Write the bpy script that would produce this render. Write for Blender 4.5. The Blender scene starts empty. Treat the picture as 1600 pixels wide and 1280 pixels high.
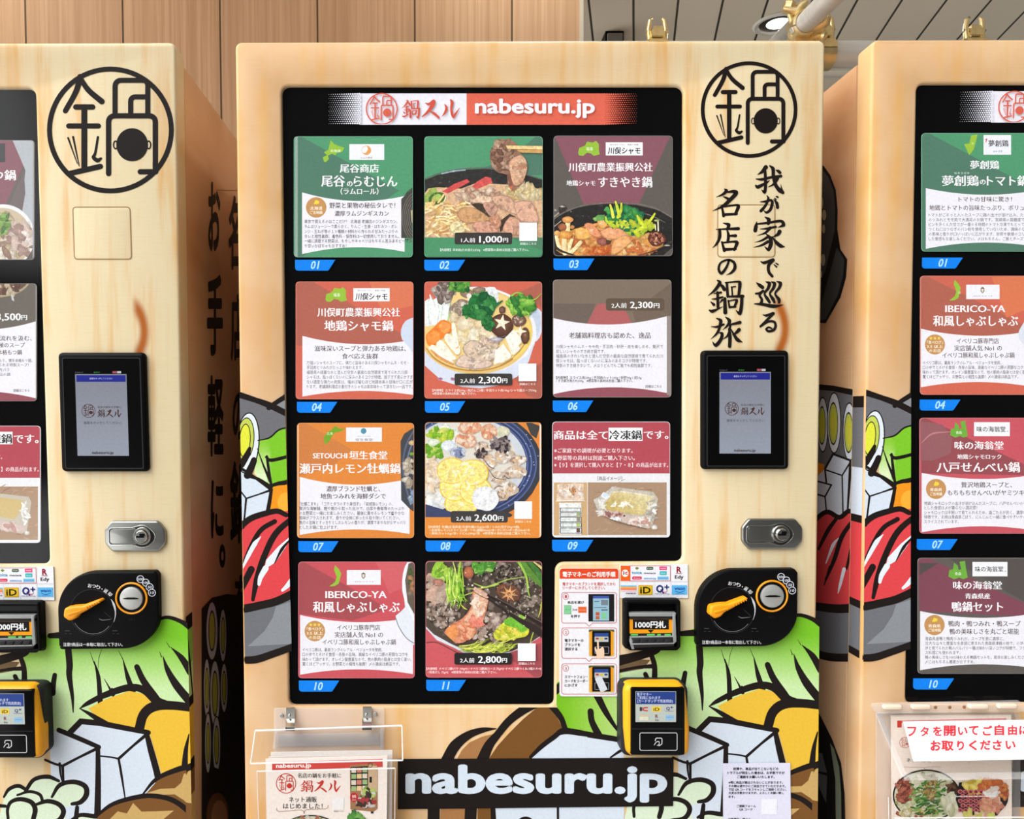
import bpy, bmesh, math, random
from mathutils import Vector, Matrix
from mathutils.geometry import tessellate_polygon
R = math.radians
scene = bpy.context.scene
COL = scene.collection
# ------------------------------------------------------------------ camera, sky, exposure
F_PX, PPX, PPY, DIST, CAMZ = 1231.0, 680.0, 692.0, 1.40, 1.18
cam_data = bpy.data.cameras.new('camera')
cam = bpy.data.objects.new('camera', cam_data)
COL.objects.link(cam)
cam_data.sensor_width = 36.0
cam_data.lens = 36.0 * F_PX / 1600.0
cam_data.shift_x = (800 - PPX) / 1600.0
cam_data.shift_y = (PPY - 640) / 1600.0
cam_data.clip_start = 0.02
CROT = Matrix.Rotation(math.pi/2 + R(-2.2), 4, 'X') @ Matrix.Rotation(R(-0.2), 4, 'Z')
CPOS = Vector((0, -DIST, CAMZ))
cam.matrix_world = Matrix.Translation(CPOS) @ CROT
scene.camera = cam
SKY = 2.5
world = bpy.data.worlds.new('overcast_street_sky')
scene.world = world
world.use_nodes = True
wn = world.node_tree
wn.nodes.clear()
w_out = wn.nodes.new('ShaderNodeOutputWorld')
w_bg = wn.nodes.new('ShaderNodeBackground')
w_tc = wn.nodes.new('ShaderNodeTexCoord')
w_sp = wn.nodes.new('ShaderNodeSeparateXYZ')
w_rp = wn.nodes.new('ShaderNodeValToRGB')
wn.links.new(w_tc.outputs['Generated'], w_sp.inputs[0])
def w_range(src, a, b_, c, d):
    n = wn.nodes.new('ShaderNodeMapRange'); n.interpolation_type = 'SMOOTHSTEP'
    for i_, v_ in enumerate((a, b_, c, d)): n.inputs[i_ + 1].default_value = v_
    wn.links.new(src, n.inputs[0]); return n.outputs[0]
def w_math(op, a, b_):
    n = wn.nodes.new('ShaderNodeMath'); n.operation = op
    for i_, v_ in enumerate((a, b_)):
        if isinstance(v_, (int, float)): n.inputs[i_].default_value = v_
        else: wn.links.new(v_, n.inputs[i_])
    return n.outputs[0]
WX, WZ = w_sp.outputs['X'], w_sp.outputs['Z']
# open sky high up, brightest towards the left; dark house fronts opposite; a gap between them far left
hi = w_math('MULTIPLY', w_range(WZ, 0.36, 0.52, 0, 1), w_range(WX, -0.60, 0.12, 2.1, 0.03))
lowf = w_range(WX, -0.46, -0.37, 1, 0)
lo = w_math('MULTIPLY', w_math('ADD', w_range(WZ, 0.13, 0.20, 0, 1.0), w_range(WZ, -0.06, -0.12, 0, 0.85)), lowf)
wn.links.new(w_math('ADD', w_math('MAXIMUM', hi, lo), 0.028), w_rp.inputs[0])
wn.links.new(w_math('MULTIPLY', w_math('ADD', w_math('MAXIMUM', hi, lo), 0.028), SKY), w_bg.inputs[1])
wn.links.new(w_rp.outputs[0], w_bg.inputs[0]); wn.links.new(w_bg.outputs[0], w_out.inputs[0])
els = w_rp.color_ramp.elements
els[0].position = 0.0; els[0].color = (1.0, 0.98, 0.95, 1)
els[1].position = 1.0; els[1].color = (0.97, 0.985, 1.0, 1)
scene.view_settings.view_transform = 'Standard'
scene.view_settings.look = 'None'
scene.view_settings.gamma = 1.0
scene.view_settings.exposure = 0.81
scene.view_settings.use_curve_mapping = False

# ------------------------------------------------------------------ mapping the real planes of the place
def ray(px, py):
    return CROT.to_3x3() @ Vector(((px - PPX)/F_PX, -(py - PPY)/F_PX, -1.0))
def at(px, py, y=0.0):
    d = ray(px, py); return CPOS + d*((y - CPOS.y)/d.y)
def onx(px, py, X):
    d = ray(px, py); return CPOS + d*((X - CPOS.x)/d.x)
def onz(px, py, Z):
    d = ray(px, py); return CPOS + d*((Z - CPOS.z)/d.z)
def lin1(v):
    v /= 255.0
    return v/12.92 if v <= 0.04045 else ((v + 0.055)/1.055)**2.4
KA = 0.86
def lin(c, k=KA):
    return (lin1(c[0])*k, lin1(c[1])*k, lin1(c[2])*k, 1.0)
def mixc(a, b, t):
    return tuple(a[i] + (b[i] - a[i])*t for i in range(3))
def shade(c, k):
    return tuple(max(0, min(255, v*k)) for v in c)

# ------------------------------------------------------------------ materials
def new_mat(name):
    m = bpy.data.materials.new(name); m.use_nodes = True
    nt = m.node_tree; return m, nt, nt.nodes['Principled BSDF']
def nn(nt, t, **kw):
    n = nt.nodes.new(t)
    for k, v in kw.items(): setattr(n, k, v)
    return n
def math_n(nt, op, a, b=None, clamp=False):
    n = nn(nt, 'ShaderNodeMath', operation=op); n.use_clamp = clamp
    for i, v in enumerate((a, b)):
        if v is None: continue
        if isinstance(v, (int, float)): n.inputs[i].default_value = v
        else: nt.links.new(v, n.inputs[i])
    return n.outputs[0]
def mix_n(nt, f, a, b, mode='MIX'):
    n = nn(nt, 'ShaderNodeMix', data_type='RGBA', blend_type=mode)
    for i, v in ((0, f), (6, a), (7, b)):
        if isinstance(v, (int, float)): n.inputs[i].default_value = v
        elif isinstance(v, tuple): n.inputs[i].default_value = v
        else: nt.links.new(v, n.inputs[i])
    return n.outputs[2]
def noise_n(nt, vec, scale, sc3=(1, 1, 1), detail=3, rough=0.5):
    mp = nn(nt, 'ShaderNodeMapping'); mp.inputs['Scale'].default_value = sc3
    nt.links.new(vec, mp.inputs['Vector'])
    n = nn(nt, 'ShaderNodeTexNoise'); n.inputs['Scale'].default_value = scale
    n.inputs['Detail'].default_value = detail; n.inputs['Roughness'].default_value = rough
    nt.links.new(mp.outputs[0], n.inputs['Vector'])
    return n.outputs['Fac']
def maprange(nt, v, a, b, c=0.0, d=1.0, smooth=True):
    n = nn(nt, 'ShaderNodeMapRange'); n.interpolation_type = 'SMOOTHSTEP' if smooth else 'LINEAR'
    nt.links.new(v, n.inputs[0])
    for i, x in enumerate((a, b, c, d)): n.inputs[i+1].default_value = x
    return n.outputs[0]
def objco(nt):
    return nn(nt, 'ShaderNodeTexCoord').outputs['Object']

def plain(name, c, rough=0.5, metal=0.0, spec=0.3, var=0.06, scale=40, k=KA, sc3=(1, 1, 1), bump=0.0):
    m, nt, b = new_mat(name)
    n = noise_n(nt, objco(nt), scale, sc3)
    col = lin(c, k)
    lo = tuple(v*(1 - var) for v in col[:3]) + (1,); hi = tuple(min(1, v*(1 + var)) for v in col[:3]) + (1,)
    nt.links.new(mix_n(nt, n, lo, hi), b.inputs['Base Color'])
    b.inputs['Roughness'].default_value = rough; b.inputs['Metallic'].default_value = metal
    b.inputs['Specular IOR Level'].default_value = spec
    if bump:
        bp = nn(nt, 'ShaderNodeBump'); bp.inputs['Strength'].default_value = bump; bp.inputs['Distance'].default_value = 0.001
        nt.links.new(n, bp.inputs['Height']); nt.links.new(bp.outputs[0], b.inputs['Normal'])
    return m
def ink_mat(name, rough=0.5, spec=0.07, emit=0.0):
    m, nt, b = new_mat(name)
    a = nn(nt, 'ShaderNodeVertexColor'); a.layer_name = 'Col'
    n = noise_n(nt, objco(nt), 220.0, (1, 1, 1), 2)
    f = maprange(nt, n, 0.3, 0.7, 0.955, 1.045, False)
    cc = nn(nt, 'ShaderNodeVectorMath', operation='SCALE'); nt.links.new(a.outputs[0], cc.inputs[0]); nt.links.new(f, cc.inputs['Scale'])
    nt.links.new(cc.outputs[0], b.inputs['Base Color'])
    b.inputs['Roughness'].default_value = rough; b.inputs['Specular IOR Level'].default_value = spec
    if emit:
        nt.links.new(cc.outputs[0], b.inputs['Emission Color']); b.inputs['Emission Strength'].default_value = emit
    return m
INK = ink_mat('printed_vinyl')
PAPER = ink_mat('printed_paper', 0.65, 0.15)
CARDS = ink_mat('backlit_card', 0.6, 0.1, 0.10)
def photo_mat():
    m, nt, b = new_mat('backlit_food_photo')
    a = nn(nt, 'ShaderNodeVertexColor'); a.layer_name = 'Col'
    co = objco(nt)
    n1 = noise_n(nt, co, 110.0, (1, 1, 1), 6, 0.72); n2 = noise_n(nt, co, 330.0, (1, 1, 1), 3, 0.6)
    f = math_n(nt, 'MULTIPLY', maprange(nt, n1, 0.3, 0.7, 0.68, 1.30, False), maprange(nt, n2, 0.3, 0.7, 0.86, 1.14, False))
    cc = nn(nt, 'ShaderNodeVectorMath', operation='SCALE'); nt.links.new(a.outputs[0], cc.inputs[0]); nt.links.new(f, cc.inputs['Scale'])
    hl = math_n(nt, 'MULTIPLY', maprange(nt, n1, 0.60, 0.72, 0, 0.55), maprange(nt, n2, 0.45, 0.65))
    c = mix_n(nt, hl, cc.outputs[0], lin((250, 236, 220)))
    nt.links.new(c, b.inputs['Base Color']); nt.links.new(c, b.inputs['Emission Color']); b.inputs['Emission Strength'].default_value = 0.13
    b.inputs['Roughness'].default_value = 0.6; b.inputs['Specular IOR Level'].default_value = 0.1
    return m
PHOTO = photo_mat()
SCREEN = ink_mat('lit_screen', 0.3, 0.1, 0.10)
BLACK = plain('black_plastic', (14, 13, 14), 0.4, 0, 0.07, 0.15, 90)
SILVER = plain('satin_silver', (186, 186, 182), 0.42, 0.45, 0.5, 0.06, 60, 0.86, (1, 1, 20))
BLACKG = plain('black_gloss', (7, 7, 8), 0.2, 0, 0.12, 0.1, 20)
BACKING = plain('black_backing', (7, 7, 8), 0.7, 0, 0.02, 0.2, 8)
DKGREY = plain('dark_grey_plastic', (44, 43, 45), 0.45, 0, 0.12, 0.1, 60)
ORANGE = plain('orange_plastic', (250, 158, 20), 0.4, 0, 0.3, 0.04, 60)
YELLOW = plain('yellow_plastic', (252, 172, 24), 0.42, 0, 0.3, 0.04, 60)
STEEL = plain('brushed_steel', (150, 150, 146), 0.33, 1.0, 0.5, 0.12, 60, 1.0, (1, 1, 30))
CHROME = plain('polished_metal', (205, 205, 200), 0.14, 1.0, 0.5, 0.03, 10, 1.0)
PIPE = plain('galvanised_steel', (220, 224, 224), 0.36, 0.2, 0.5, 0.2, 14, 1.0, (0.3, 4, 4), 0.1)
ZINC = plain('yellow_zinc', (240, 212, 158), 0.36, 0.85, 0.5, 0.3, 45, 1.0)
GREYPL = plain('grey_trim_plastic', (150, 152, 150), 0.4, 0, 0.3, 0.05, 30)
def glass_mat(name, tint, refl_lo, refl_hi, rough=0.02):
    m = bpy.data.materials.new(name); m.use_nodes = True
    nt = m.node_tree; nt.nodes.clear()
    out = nn(nt, 'ShaderNodeOutputMaterial'); mx = nn(nt, 'ShaderNodeMixShader')
    tr = nn(nt, 'ShaderNodeBsdfTransparent'); gl = nn(nt, 'ShaderNodeBsdfGlossy'); lw = nn(nt, 'ShaderNodeLayerWeight')
    n = noise_n(nt, objco(nt), 6.0)
    lo = tuple(v*0.985 for v in tint) + (1,)
    nt.links.new(mix_n(nt, n, lo, tuple(tint) + (1,)), tr.inputs[0])
    gl.inputs['Roughness'].default_value = rough
    lw.inputs['Blend'].default_value = 0.35
    f = maprange(nt, lw.outputs['Fresnel'], 0.05, 1.0, refl_lo, refl_hi, False)
    f = math_n(nt, 'MULTIPLY', f, math_n(nt, 'SUBTRACT', 1.0, nn(nt, 'ShaderNodeNewGeometry').outputs['Backfacing']))
    nt.links.new(f, mx.inputs[0]); nt.links.new(tr.outputs[0], mx.inputs[1]); nt.links.new(gl.outputs[0], mx.inputs[2])
    nt.links.new(mx.outputs[0], out.inputs[0])
    return m
GLASS = glass_mat('window_glass', (0.99, 0.99, 0.99), 0.02, 0.5)
ACRYL = glass_mat('clear_acrylic', (0.985, 0.98, 0.98), 0.012, 0.6, 0.05)
def edge_mat():
    m = bpy.data.materials.new('acrylic_edge'); m.use_nodes = True
    nt = m.node_tree; nt.nodes.clear()
    out = nn(nt, 'ShaderNodeOutputMaterial'); mx = nn(nt, 'ShaderNodeMixShader'); mx.inputs[0].default_value = 0.55
    tr = nn(nt, 'ShaderNodeBsdfTransparent'); df = nn(nt, 'ShaderNodeBsdfPrincipled')
    n = noise_n(nt, objco(nt), 30)
    nt.links.new(mix_n(nt, n, (0.86, 0.84, 0.83, 1), (0.98, 0.96, 0.95, 1)), df.inputs['Base Color'])
    df.inputs['Roughness'].default_value = 0.15
    nt.links.new(tr.outputs[0], mx.inputs[1]); nt.links.new(df.outputs[0], mx.inputs[2]); nt.links.new(mx.outputs[0], out.inputs[0])
    return m
EDGE = edge_mat()
FROST = edge_mat(); FROST.name = 'frosted_acrylic'
[n for n in FROST.node_tree.nodes if n.type == 'MIX_SHADER'][0].inputs[0].default_value = 0.16
def emit_mat(name, c, s):
    m, nt, b = new_mat(name)
    n = noise_n(nt, objco(nt), 30)
    nt.links.new(mix_n(nt, n, lin(c, 0.95), lin(c, 1.0)), b.inputs['Emission Color'])
    b.inputs['Emission Strength'].default_value = s; b.inputs['Base Color'].default_value = lin(c, 0.5)
    return m
REFLECTOR = plain('lamp_reflector', (96, 92, 84), 0.25, 0.6, 0.5, 0.05, 20)
RIMCLEAR = edge_mat(); RIMCLEAR.name = 'cream_acrylic_rim'
[n for n in RIMCLEAR.node_tree.nodes if n.type == 'MIX_SHADER'][0].inputs[0].default_value = 0.13
LEDG = emit_mat('green_led', (90, 220, 90), 0.25)
LAMP = emit_mat('lit_lamp', (255, 252, 244), 4.0)

def wood_print(name, left, mid, right, streak, stain=None):
    """printed light timber film: pale boards with vertical amber streaks"""
    m, nt, b = new_mat(name)
    co = objco(nt)
    sp = nn(nt, 'ShaderNodeSeparateXYZ'); nt.links.new(co, sp.inputs[0])
    g1 = maprange(nt, sp.outputs['X'], -0.47, -0.05); g2 = maprange(nt, sp.outputs['X'], -0.05, 0.38)
    c = mix_n(nt, g2, mix_n(nt, g1, lin(left), lin(mid)), lin(right))
    n1 = noise_n(nt, co, 1.0, (24, 1, 2.1), 4, 0.6)
    n2 = noise_n(nt, co, 1.0, (70, 1, 3.0), 3, 0.6)
    n3 = noise_n(nt, co, 9.0, (1, 1, 0.8), 3, 0.5)
    n4 = noise_n(nt, co, 1.0, (30, 1, 400), 2, 0.6)
    s1 = maprange(nt, n1, 0.47, 0.70, 0, 0.92); s2 = maprange(nt, n2, 0.53, 0.75, 0, 0.32)
    c = mix_n(nt, s1, c, lin(streak)); c = mix_n(nt, s2, c, lin(streak))
    c = mix_n(nt, maprange(nt, n3, 0.35, 0.7, 0, 0.30), c, lin(mixc(right, (250, 226, 200), 0.5)))
    c = mix_n(nt, maprange(nt, n4, 0.45, 0.75, 0, 0.10), c, lin(shade(streak, 0.92)))
    if stain:
        cx, cz, ax, az = stain
        vm = nn(nt, 'ShaderNodeVectorMath', operation='SUBTRACT'); nt.links.new(co, vm.inputs[0]); vm.inputs[1].default_value = (cx, 0, cz)
        vs = nn(nt, 'ShaderNodeVectorMath', operation='MULTIPLY'); nt.links.new(vm.outputs[0], vs.inputs[0]); vs.inputs[1].default_value = (1/ax, 0, 1/az)
        ln = nn(nt, 'ShaderNodeVectorMath', operation='LENGTH'); nt.links.new(vs.outputs[0], ln.inputs[0])
        d = math_n(nt, 'ABSOLUTE', math_n(nt, 'SUBTRACT', ln.outputs['Value'], 1.0))
        sx = nn(nt, 'ShaderNodeSeparateXYZ'); nt.links.new(vs.outputs[0], sx.inputs[0])
        mask = math_n(nt, 'MULTIPLY', maprange(nt, d, 0.05, 0.5, 1, 0), maprange(nt, sx.outputs['X'], 0.1, 0.62))
        c = mix_n(nt, math_n(nt, 'MULTIPLY', mask, 0.95), c, lin((176, 88, 2)))
    nt.links.new(c, b.inputs['Base Color'])
    b.inputs['Roughness'].default_value = 0.42; b.inputs['Specular IOR Level'].default_value = 0.2
    return m

# ------------------------------------------------------------------ outlines
def catmull(pts, n=6, closed=False):
    P = [Vector(p[:2]) for p in pts]; out = []
    m = len(P)
    segs = m if closed else m - 1
    for i in range(segs):
        p0 = P[(i-1) % m] if closed or i > 0 else P[0]*2 - P[1]
        p1 = P[i]; p2 = P[(i+1) % m]
        p3 = P[(i+2) % m] if closed or i + 2 < m else P[-1]*2 - P[-2]
        for k in range(n):
            t = k/n
            out.append(0.5*((2*p1) + (p2 - p0)*t + (2*p0 - 5*p1 + 4*p2 - p3)*t*t + (3*p1 - p0 - 3*p2 + p3)*t*t*t))
    if not closed: out.append(P[-1].copy())
    return [(v.x, v.y) for v in out]
def rnd_poly(pts, n=6):
    """pts: (x, y, r): corners rounded by r"""
    out = []; m = len(pts)
    for i in range(m):
        x, y = pts[i][:2]; r = pts[i][2] if len(pts[i]) > 2 else 0
        if r <= 0: out.append((x, y)); continue
        p = Vector((x, y)); a = Vector(pts[i-1][:2]) - p; b = Vector(pts[(i+1) % m][:2]) - p
        a.normalize(); b.normalize()
        ang = a.angle(b); d = min(r/math.tan(ang/2), 0.49*(Vector(pts[i-1][:2]) - p).length, 0.49*(Vector(pts[(i+1) % m][:2]) - p).length)
        s, e_ = p + a*d, p + b*d
        for k in range(n + 1):
            t = k/n
            q = s*(1-t)**2 + p*2*t*(1-t)*0.85 + e_*t*t
            w = (1-t)**2 + 2*t*(1-t)*0.85 + t*t
            out.append((q.x/w, q.y/w))
    return out
def rrect(x0, y0, x1, y1, r=0, n=5):
    return rnd_poly([(x0, y0, r), (x1, y0, r), (x1, y1, r), (x0, y1, r)], n)
def ell(cx, cy, rx, ry=None, n=28, a0=0, a1=360, rot=0):
    ry = rx if ry is None else ry; out = []
    full = abs(a1 - a0) >= 360
    c, s = math.cos(R(rot)), math.sin(R(rot))
    for k in range(n if full else n + 1):
        a = R(a0 + (a1 - a0)*k/n); u, v = rx*math.cos(a), ry*math.sin(a)
        out.append((cx + u*c - v*s, cy + u*s + v*c))
    return out
def area2(p):
    return sum(p[i][0]*p[(i+1) % len(p)][1] - p[(i+1) % len(p)][0]*p[i][1] for i in range(len(p)))
def clip_convex(poly, cols, hull):
    """Sutherland-Hodgman against a convex hull (any winding)"""
    sgn = 1 if area2(hull) > 0 else -1
    for i in range(len(hull)):
        ax, ay = hull[i]; bx, by = hull[(i+1) % len(hull)]
        ex, ey = bx - ax, by - ay
        dist = [sgn*(ex*(p[1]-ay) - ey*(p[0]-ax)) for p in poly]
        if min(dist) >= -1e-9: continue
        np_, nc = [], []
        m = len(poly)
        for k in range(m):
            j = (k+1) % m; d0, d1 = dist[k], dist[j]
            if d0 >= 0: np_.append(poly[k]); nc.append(cols[k])
            if (d0 >= 0) != (d1 >= 0):
                t = d0/(d0 - d1)
                np_.append((poly[k][0] + (poly[j][0]-poly[k][0])*t, poly[k][1] + (poly[j][1]-poly[k][1])*t))
                nc.append(tuple(cols[k][q] + (cols[j][q]-cols[k][q])*t for q in range(4)))
        poly, cols = np_, nc
        if len(poly) < 3: return [], []
    return poly, cols

# ------------------------------------------------------------------ lettering outlines
_tc = {}
def glyphs(s, off=0.0, res=2):
    key = (s, off, res)
    if key not in _tc:
        c = bpy.data.curves.new('t', 'FONT'); c.body = s; c.size = 1; c.resolution_u = res; c.offset = off; c.fill_mode = 'FRONT'
        o = bpy.data.objects.new('t', c); COL.objects.link(o)
        dg = bpy.context.evaluated_depsgraph_get(); dg.update()
        me = o.evaluated_get(dg).to_mesh()
        vs = [(v.co.x, v.co.y) for v in me.vertices]; fs = [tuple(p.vertices) for p in me.polygons]
        o.evaluated_get(dg).to_mesh_clear()
        bpy.data.objects.remove(o); bpy.data.curves.remove(c)
        _tc[key] = (vs, fs)
    return _tc[key]

# ------------------------------------------------------------------ mesh builder
ZOOM = {}
def zreg(k, x0, y0, x1, y1, w): ZOOM[k] = (w/(x1-x0), x0, y0)
class B:
    def __init__(s, mapf=None, base=0.0, step=5e-6, mats=None):
        s.v, s.f, s.fm, s.fc = [], [], [], []
        s.mapf = mapf; s.d = base; s.step = step; s.mats = mats or [INK]
        s.z = (1.0, 0.0, 0.0); s.clip = None; s.m = 0; s.world = False; s.shift = Vector((0, 0, 0))
    # --- solids, world space
    def add(s, verts, faces, m=None, col=None):
        o = len(s.v); s.v += [Vector(p) for p in verts]
        m = s.m if m is None else m
        for f in faces:
            s.f.append(tuple(i + o for i in f)); s.fm.append(m); s.fc.append([lin(col)]*len(f) if col else None)
    def box(s, a, b, m=None, col=None):
        x0, y0, z0 = a; x1, y1, z1 = b
        s.add([(x0,y0,z0),(x1,y0,z0),(x1,y1,z0),(x0,y1,z0),(x0,y0,z1),(x1,y0,z1),(x1,y1,z1),(x0,y1,z1)],
              [(0,3,2,1),(4,5,6,7),(0,1,5,4),(1,2,6,5),(2,3,7,6),(3,0,4,7)], m, col)
    def plate(s, outer, holes, y0, y1, bev=0.0, m=None, col=None, back=True, mapy=None, steps=3):
        """outer/holes: photo-plane outlines measured on the plane y=mapy; a plate from front y0 to back y1 with rounded edges"""
        mapy = y0 if mapy is None else mapy
        loops = []
        for k, lp in enumerate([outer] + list(holes)):
            w = [tuple(p) for p in lp] if s.world else [(q_.x, q_.z) for q_ in (at(*s.zt(p), mapy) for p in lp)]
            if area2(w) < 0: w.reverse()
            loops.append((w, 1 if k == 0 else -1))
        def inset(w, sg, b):
            out = []; n = len(w)
            for i in range(n):
                p, a, c = Vector(w[i]), Vector(w[i-1]), Vector(w[(i+1) % n])
                e1, e2 = (p-a), (c-p)
                if e1.length < 1e-9: e1 = e2
                if e2.length < 1e-9: e2 = e1
                e1.normalize(); e2.normalize()
                n1, n2 = Vector((-e1.y, e1.x)), Vector((-e2.y, e2.x)); q = n1 + n2
                if q.length < 1e-6: q = n1.copy()
                q.normalize(); q /= max(0.35, q.dot(n1))
                out.append(p + q*b*sg)
            return out
        prof = [(bev*(1 - math.sin(math.pi/2*k/steps)), bev*(1 - math.cos(math.pi/2*k/steps))) for k in range(steps + 1)] if bev else [(0, 0)]
        front = []
        for w, sg in loops:
            rings = []
            for ins, dp in prof:
                rings.append([(q[0], y0 + dp, q[1]) for q in inset(w, sg, ins)])
            rings.append([(q[0], y1, q[1]) for q in w])
            n = len(w)
            base = len(s.v)
            vs = [p for r_ in rings for p in r_]; fs = []
            for r_ in range(len(rings) - 1):
                for i in range(n):
                    j = (i+1) % n; a0 = r_*n + i; a1 = r_*n + j; b0 = a0 + n; b1 = a1 + n
                    fs.append((a0, b0, b1, a1) if sg > 0 else (a0, a1, b1, b0))
            s.add(vs, fs, m, col)
            front.append((base, n, rings[0], rings[-1], base + (len(rings)-1)*n))
        for which in (2, 3):
            if which == 3 and not back: continue
            polys = [[Vector((p[0], p[2], 0)) for p in fr[which]] for fr in front]
            idx = []
            for fr in front: idx += [(fr[0] if which == 2 else fr[4]) + i for i in range(fr[1])]
            for t in tessellate_polygon(polys):
                t = [idx[i] for i in t]
                a, b, c = (s.v[i] for i in t)
                nrm = (b-a).cross(c-a)
                if (nrm.y > 0) == (which == 2): t.reverse()
                s.f.append(tuple(t)); s.fm.append(s.m if m is None else m); s.fc.append([lin(col)]*3 if col else None)
    def tube(s, pts, r, n=12, m=None, col=None, cap=True):
        P = [Vector(p) for p in pts]; rr = r if isinstance(r, (list, tuple)) else [r]*len(P)
        ref = Vector((0, 0, 1)); vs = []; fs = []
        for i, p in enumerate(P):
            t = (P[min(i+1, len(P)-1)] - P[max(i-1, 0)]).normalized()
            u = t.cross(ref if abs(t.z) < 0.9 else Vector((1, 0, 0))).normalized(); v = t.cross(u)
            for k in range(n):
                a = 2*math.pi*k/n; vs.append(p + (u*math.cos(a) + v*math.sin(a))*rr[i])
        for i in range(len(P)-1):
            for k in range(n):
                a, b = i*n + k, i*n + (k+1) % n; fs.append((a, b, b + n, a + n))
        if cap: fs += [tuple(range(n-1, -1, -1)), tuple(range((len(P)-1)*n, len(P)*n))]
        s.add(vs, fs, m, col)
    def lathe(s, c, axis, prof, n=24, m=None, col=None):
        """prof: (radius, height along axis)"""
        c = Vector(c); ax = Vector(axis).normalized()
        u = ax.cross(Vector((0, 0, 1)) if abs(ax.z) < 0.9 else Vector((1, 0, 0))).normalized(); v = ax.cross(u)
        vs, fs = [], []
        for r_, h in prof:
            for k in range(n):
                a = 2*math.pi*k/n; vs.append(c + ax*h + (u*math.cos(a) + v*math.sin(a))*r_)
        for i in range(len(prof)-1):
            for k in range(n):
                a, b = i*n + k, i*n + (k+1) % n; fs.append((a, b, b + n, a + n))
        fs.append(tuple(range((len(prof)-1)*n, len(prof)*n))); fs.append(tuple(range(n-1, -1, -1)))
        s.add(vs, fs, m, col)
    # --- flat printing, photo-plane coordinates
    def zoom(s, k):
        s.z = ZOOM[k] if k else (1.0, 0.0, 0.0); return s
    def zt(s, p):
        sc, ox, oy = s.z; return (ox + p[0]/sc, oy + p[1]/sc)
    def raw(s, poly, cols, layer):
        if s.clip is not None:
            poly, cols = clip_convex(poly, cols, s.clip)
            if len(poly) < 3: return
        o = len(s.v)
        for p in poly: s.v.append(s.mapf(p[0], p[1], layer) + s.shift)
        s.f.append(tuple(range(o, o + len(poly)))); s.fm.append(s.m); s.fc.append(list(cols))
    def up(s):
        s.d += s.step; return s.d
    def poly(s, pts, col, smooth=0, colf=None, cell=None):
        if smooth: pts = catmull(pts, smooth, True)
        p = [s.zt(q) for q in pts]
        L = s.up(); c = lin(col) if col else None
        tris = tessellate_polygon([[Vector((q[0], q[1], 0)) for q in p]])
        for t in tris:
            tri = [p[i] for i in t]
            if abs(area2(tri)) < 1e-7: continue
            if colf is None: s.raw(tri, [c]*3, L)
            else:
                xs = [q[0] for q in tri]; ys = [q[1] for q in tri]
                x = math.floor(min(xs)/cell)*cell
                while x < max(xs):
                    y = math.floor(min(ys)/cell)*cell
                    while y < max(ys):
                        sub, _ = clip_convex(tri, [c or (0,0,0,1)]*3, [(x, y), (x+cell, y), (x+cell, y+cell), (x, y+cell)])
                        if len(sub) >= 3: s.raw(sub, [lin(colf(*q)) for q in sub], L)
                        y += cell
                    x += cell
    def rect(s, x0, y0, x1, y1, col, r=0):
        s.poly(rrect(x0, y0, x1, y1, r) if r else [(x0, y0), (x1, y0), (x1, y1), (x0, y1)], col)
    def ring(s, pts, w, col):
        s.stroke(pts, [w]*len(pts), col, closed=True, smooth=0)
    def frame(s, x0, y0, x1, y1, w, col, r=0):
        s.ring(rrect(x0, y0, x1, y1, r, 4) if r else [(x0, y0), (x1, y0), (x1, y1), (x0, y1)], w, col)
    def stroke(s, pts, w, col, closed=False, smooth=5, cap=True):
        if isinstance(w, (int, float)): w = [w]*len(pts)
        n0 = len(pts)
        if smooth and n0 > 2:
            P = catmull(pts, smooth, closed); W = []
            tot = len(P)
            for i in range(tot):
                u = i/smooth; a = int(u); t = u - a
                W.append(w[a % n0]*(1-t) + w[min(a+1, n0-1) if not closed else (a+1) % n0]*t)
        else: P, W = list(pts), list(w)
        sc = s.z[0]
        P = [Vector(s.zt(p)) for p in P]; W = [q/sc for q in W]
        L = s.up(); c = lin(col); n = len(P)
        lft, rgt = [], []
        for i in range(n):
            a = P[(i-1) % n] if closed or i > 0 else P[i]; b = P[(i+1) % n] if closed or i < n-1 else P[i]
            e1, e2 = P[i]-a, b-P[i]
            if e1.length < 1e-6: e1 = e2.copy()
            if e2.length < 1e-6: e2 = e1.copy()
            if e1.length < 1e-9: e1 = e2 = Vector((1, 0))
            e1.normalize(); e2.normalize()
            q = Vector((-e1.y - e2.y, e1.x + e2.x))
            if q.length < 1e-4: q = Vector((-e1.y, e1.x))
            q.normalize(); h = W[i]/2/max(0.5, q.dot(Vector((-e1.y, e1.x))))
            lft.append(P[i] + q*h); rgt.append(P[i] - q*h)
        for i in range(n if closed else n-1):
            j = (i+1) % n
            qd = [tuple(lft[i]), tuple(lft[j]), tuple(rgt[j]), tuple(rgt[i])]
            s.raw(qd, [c]*4, L)
        if cap and not closed:
            for i, sg in ((0, -1), (n-1, 1)):
                if W[i] < 0.5: continue
                t = (P[1]-P[0]) if i == 0 else (P[-1]-P[-2])
                if t.length < 1e-6: continue
                a0 = math.atan2(t.y, t.x)*1.0 + (math.pi/2 if sg < 0 else -math.pi/2)
                s.raw([(P[i].x + W[i]/2*math.cos(a0 + math.pi*k/6), P[i].y + W[i]/2*math.sin(a0 + math.pi*k/6)) for k in range(7)], [c]*7, L)
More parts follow.
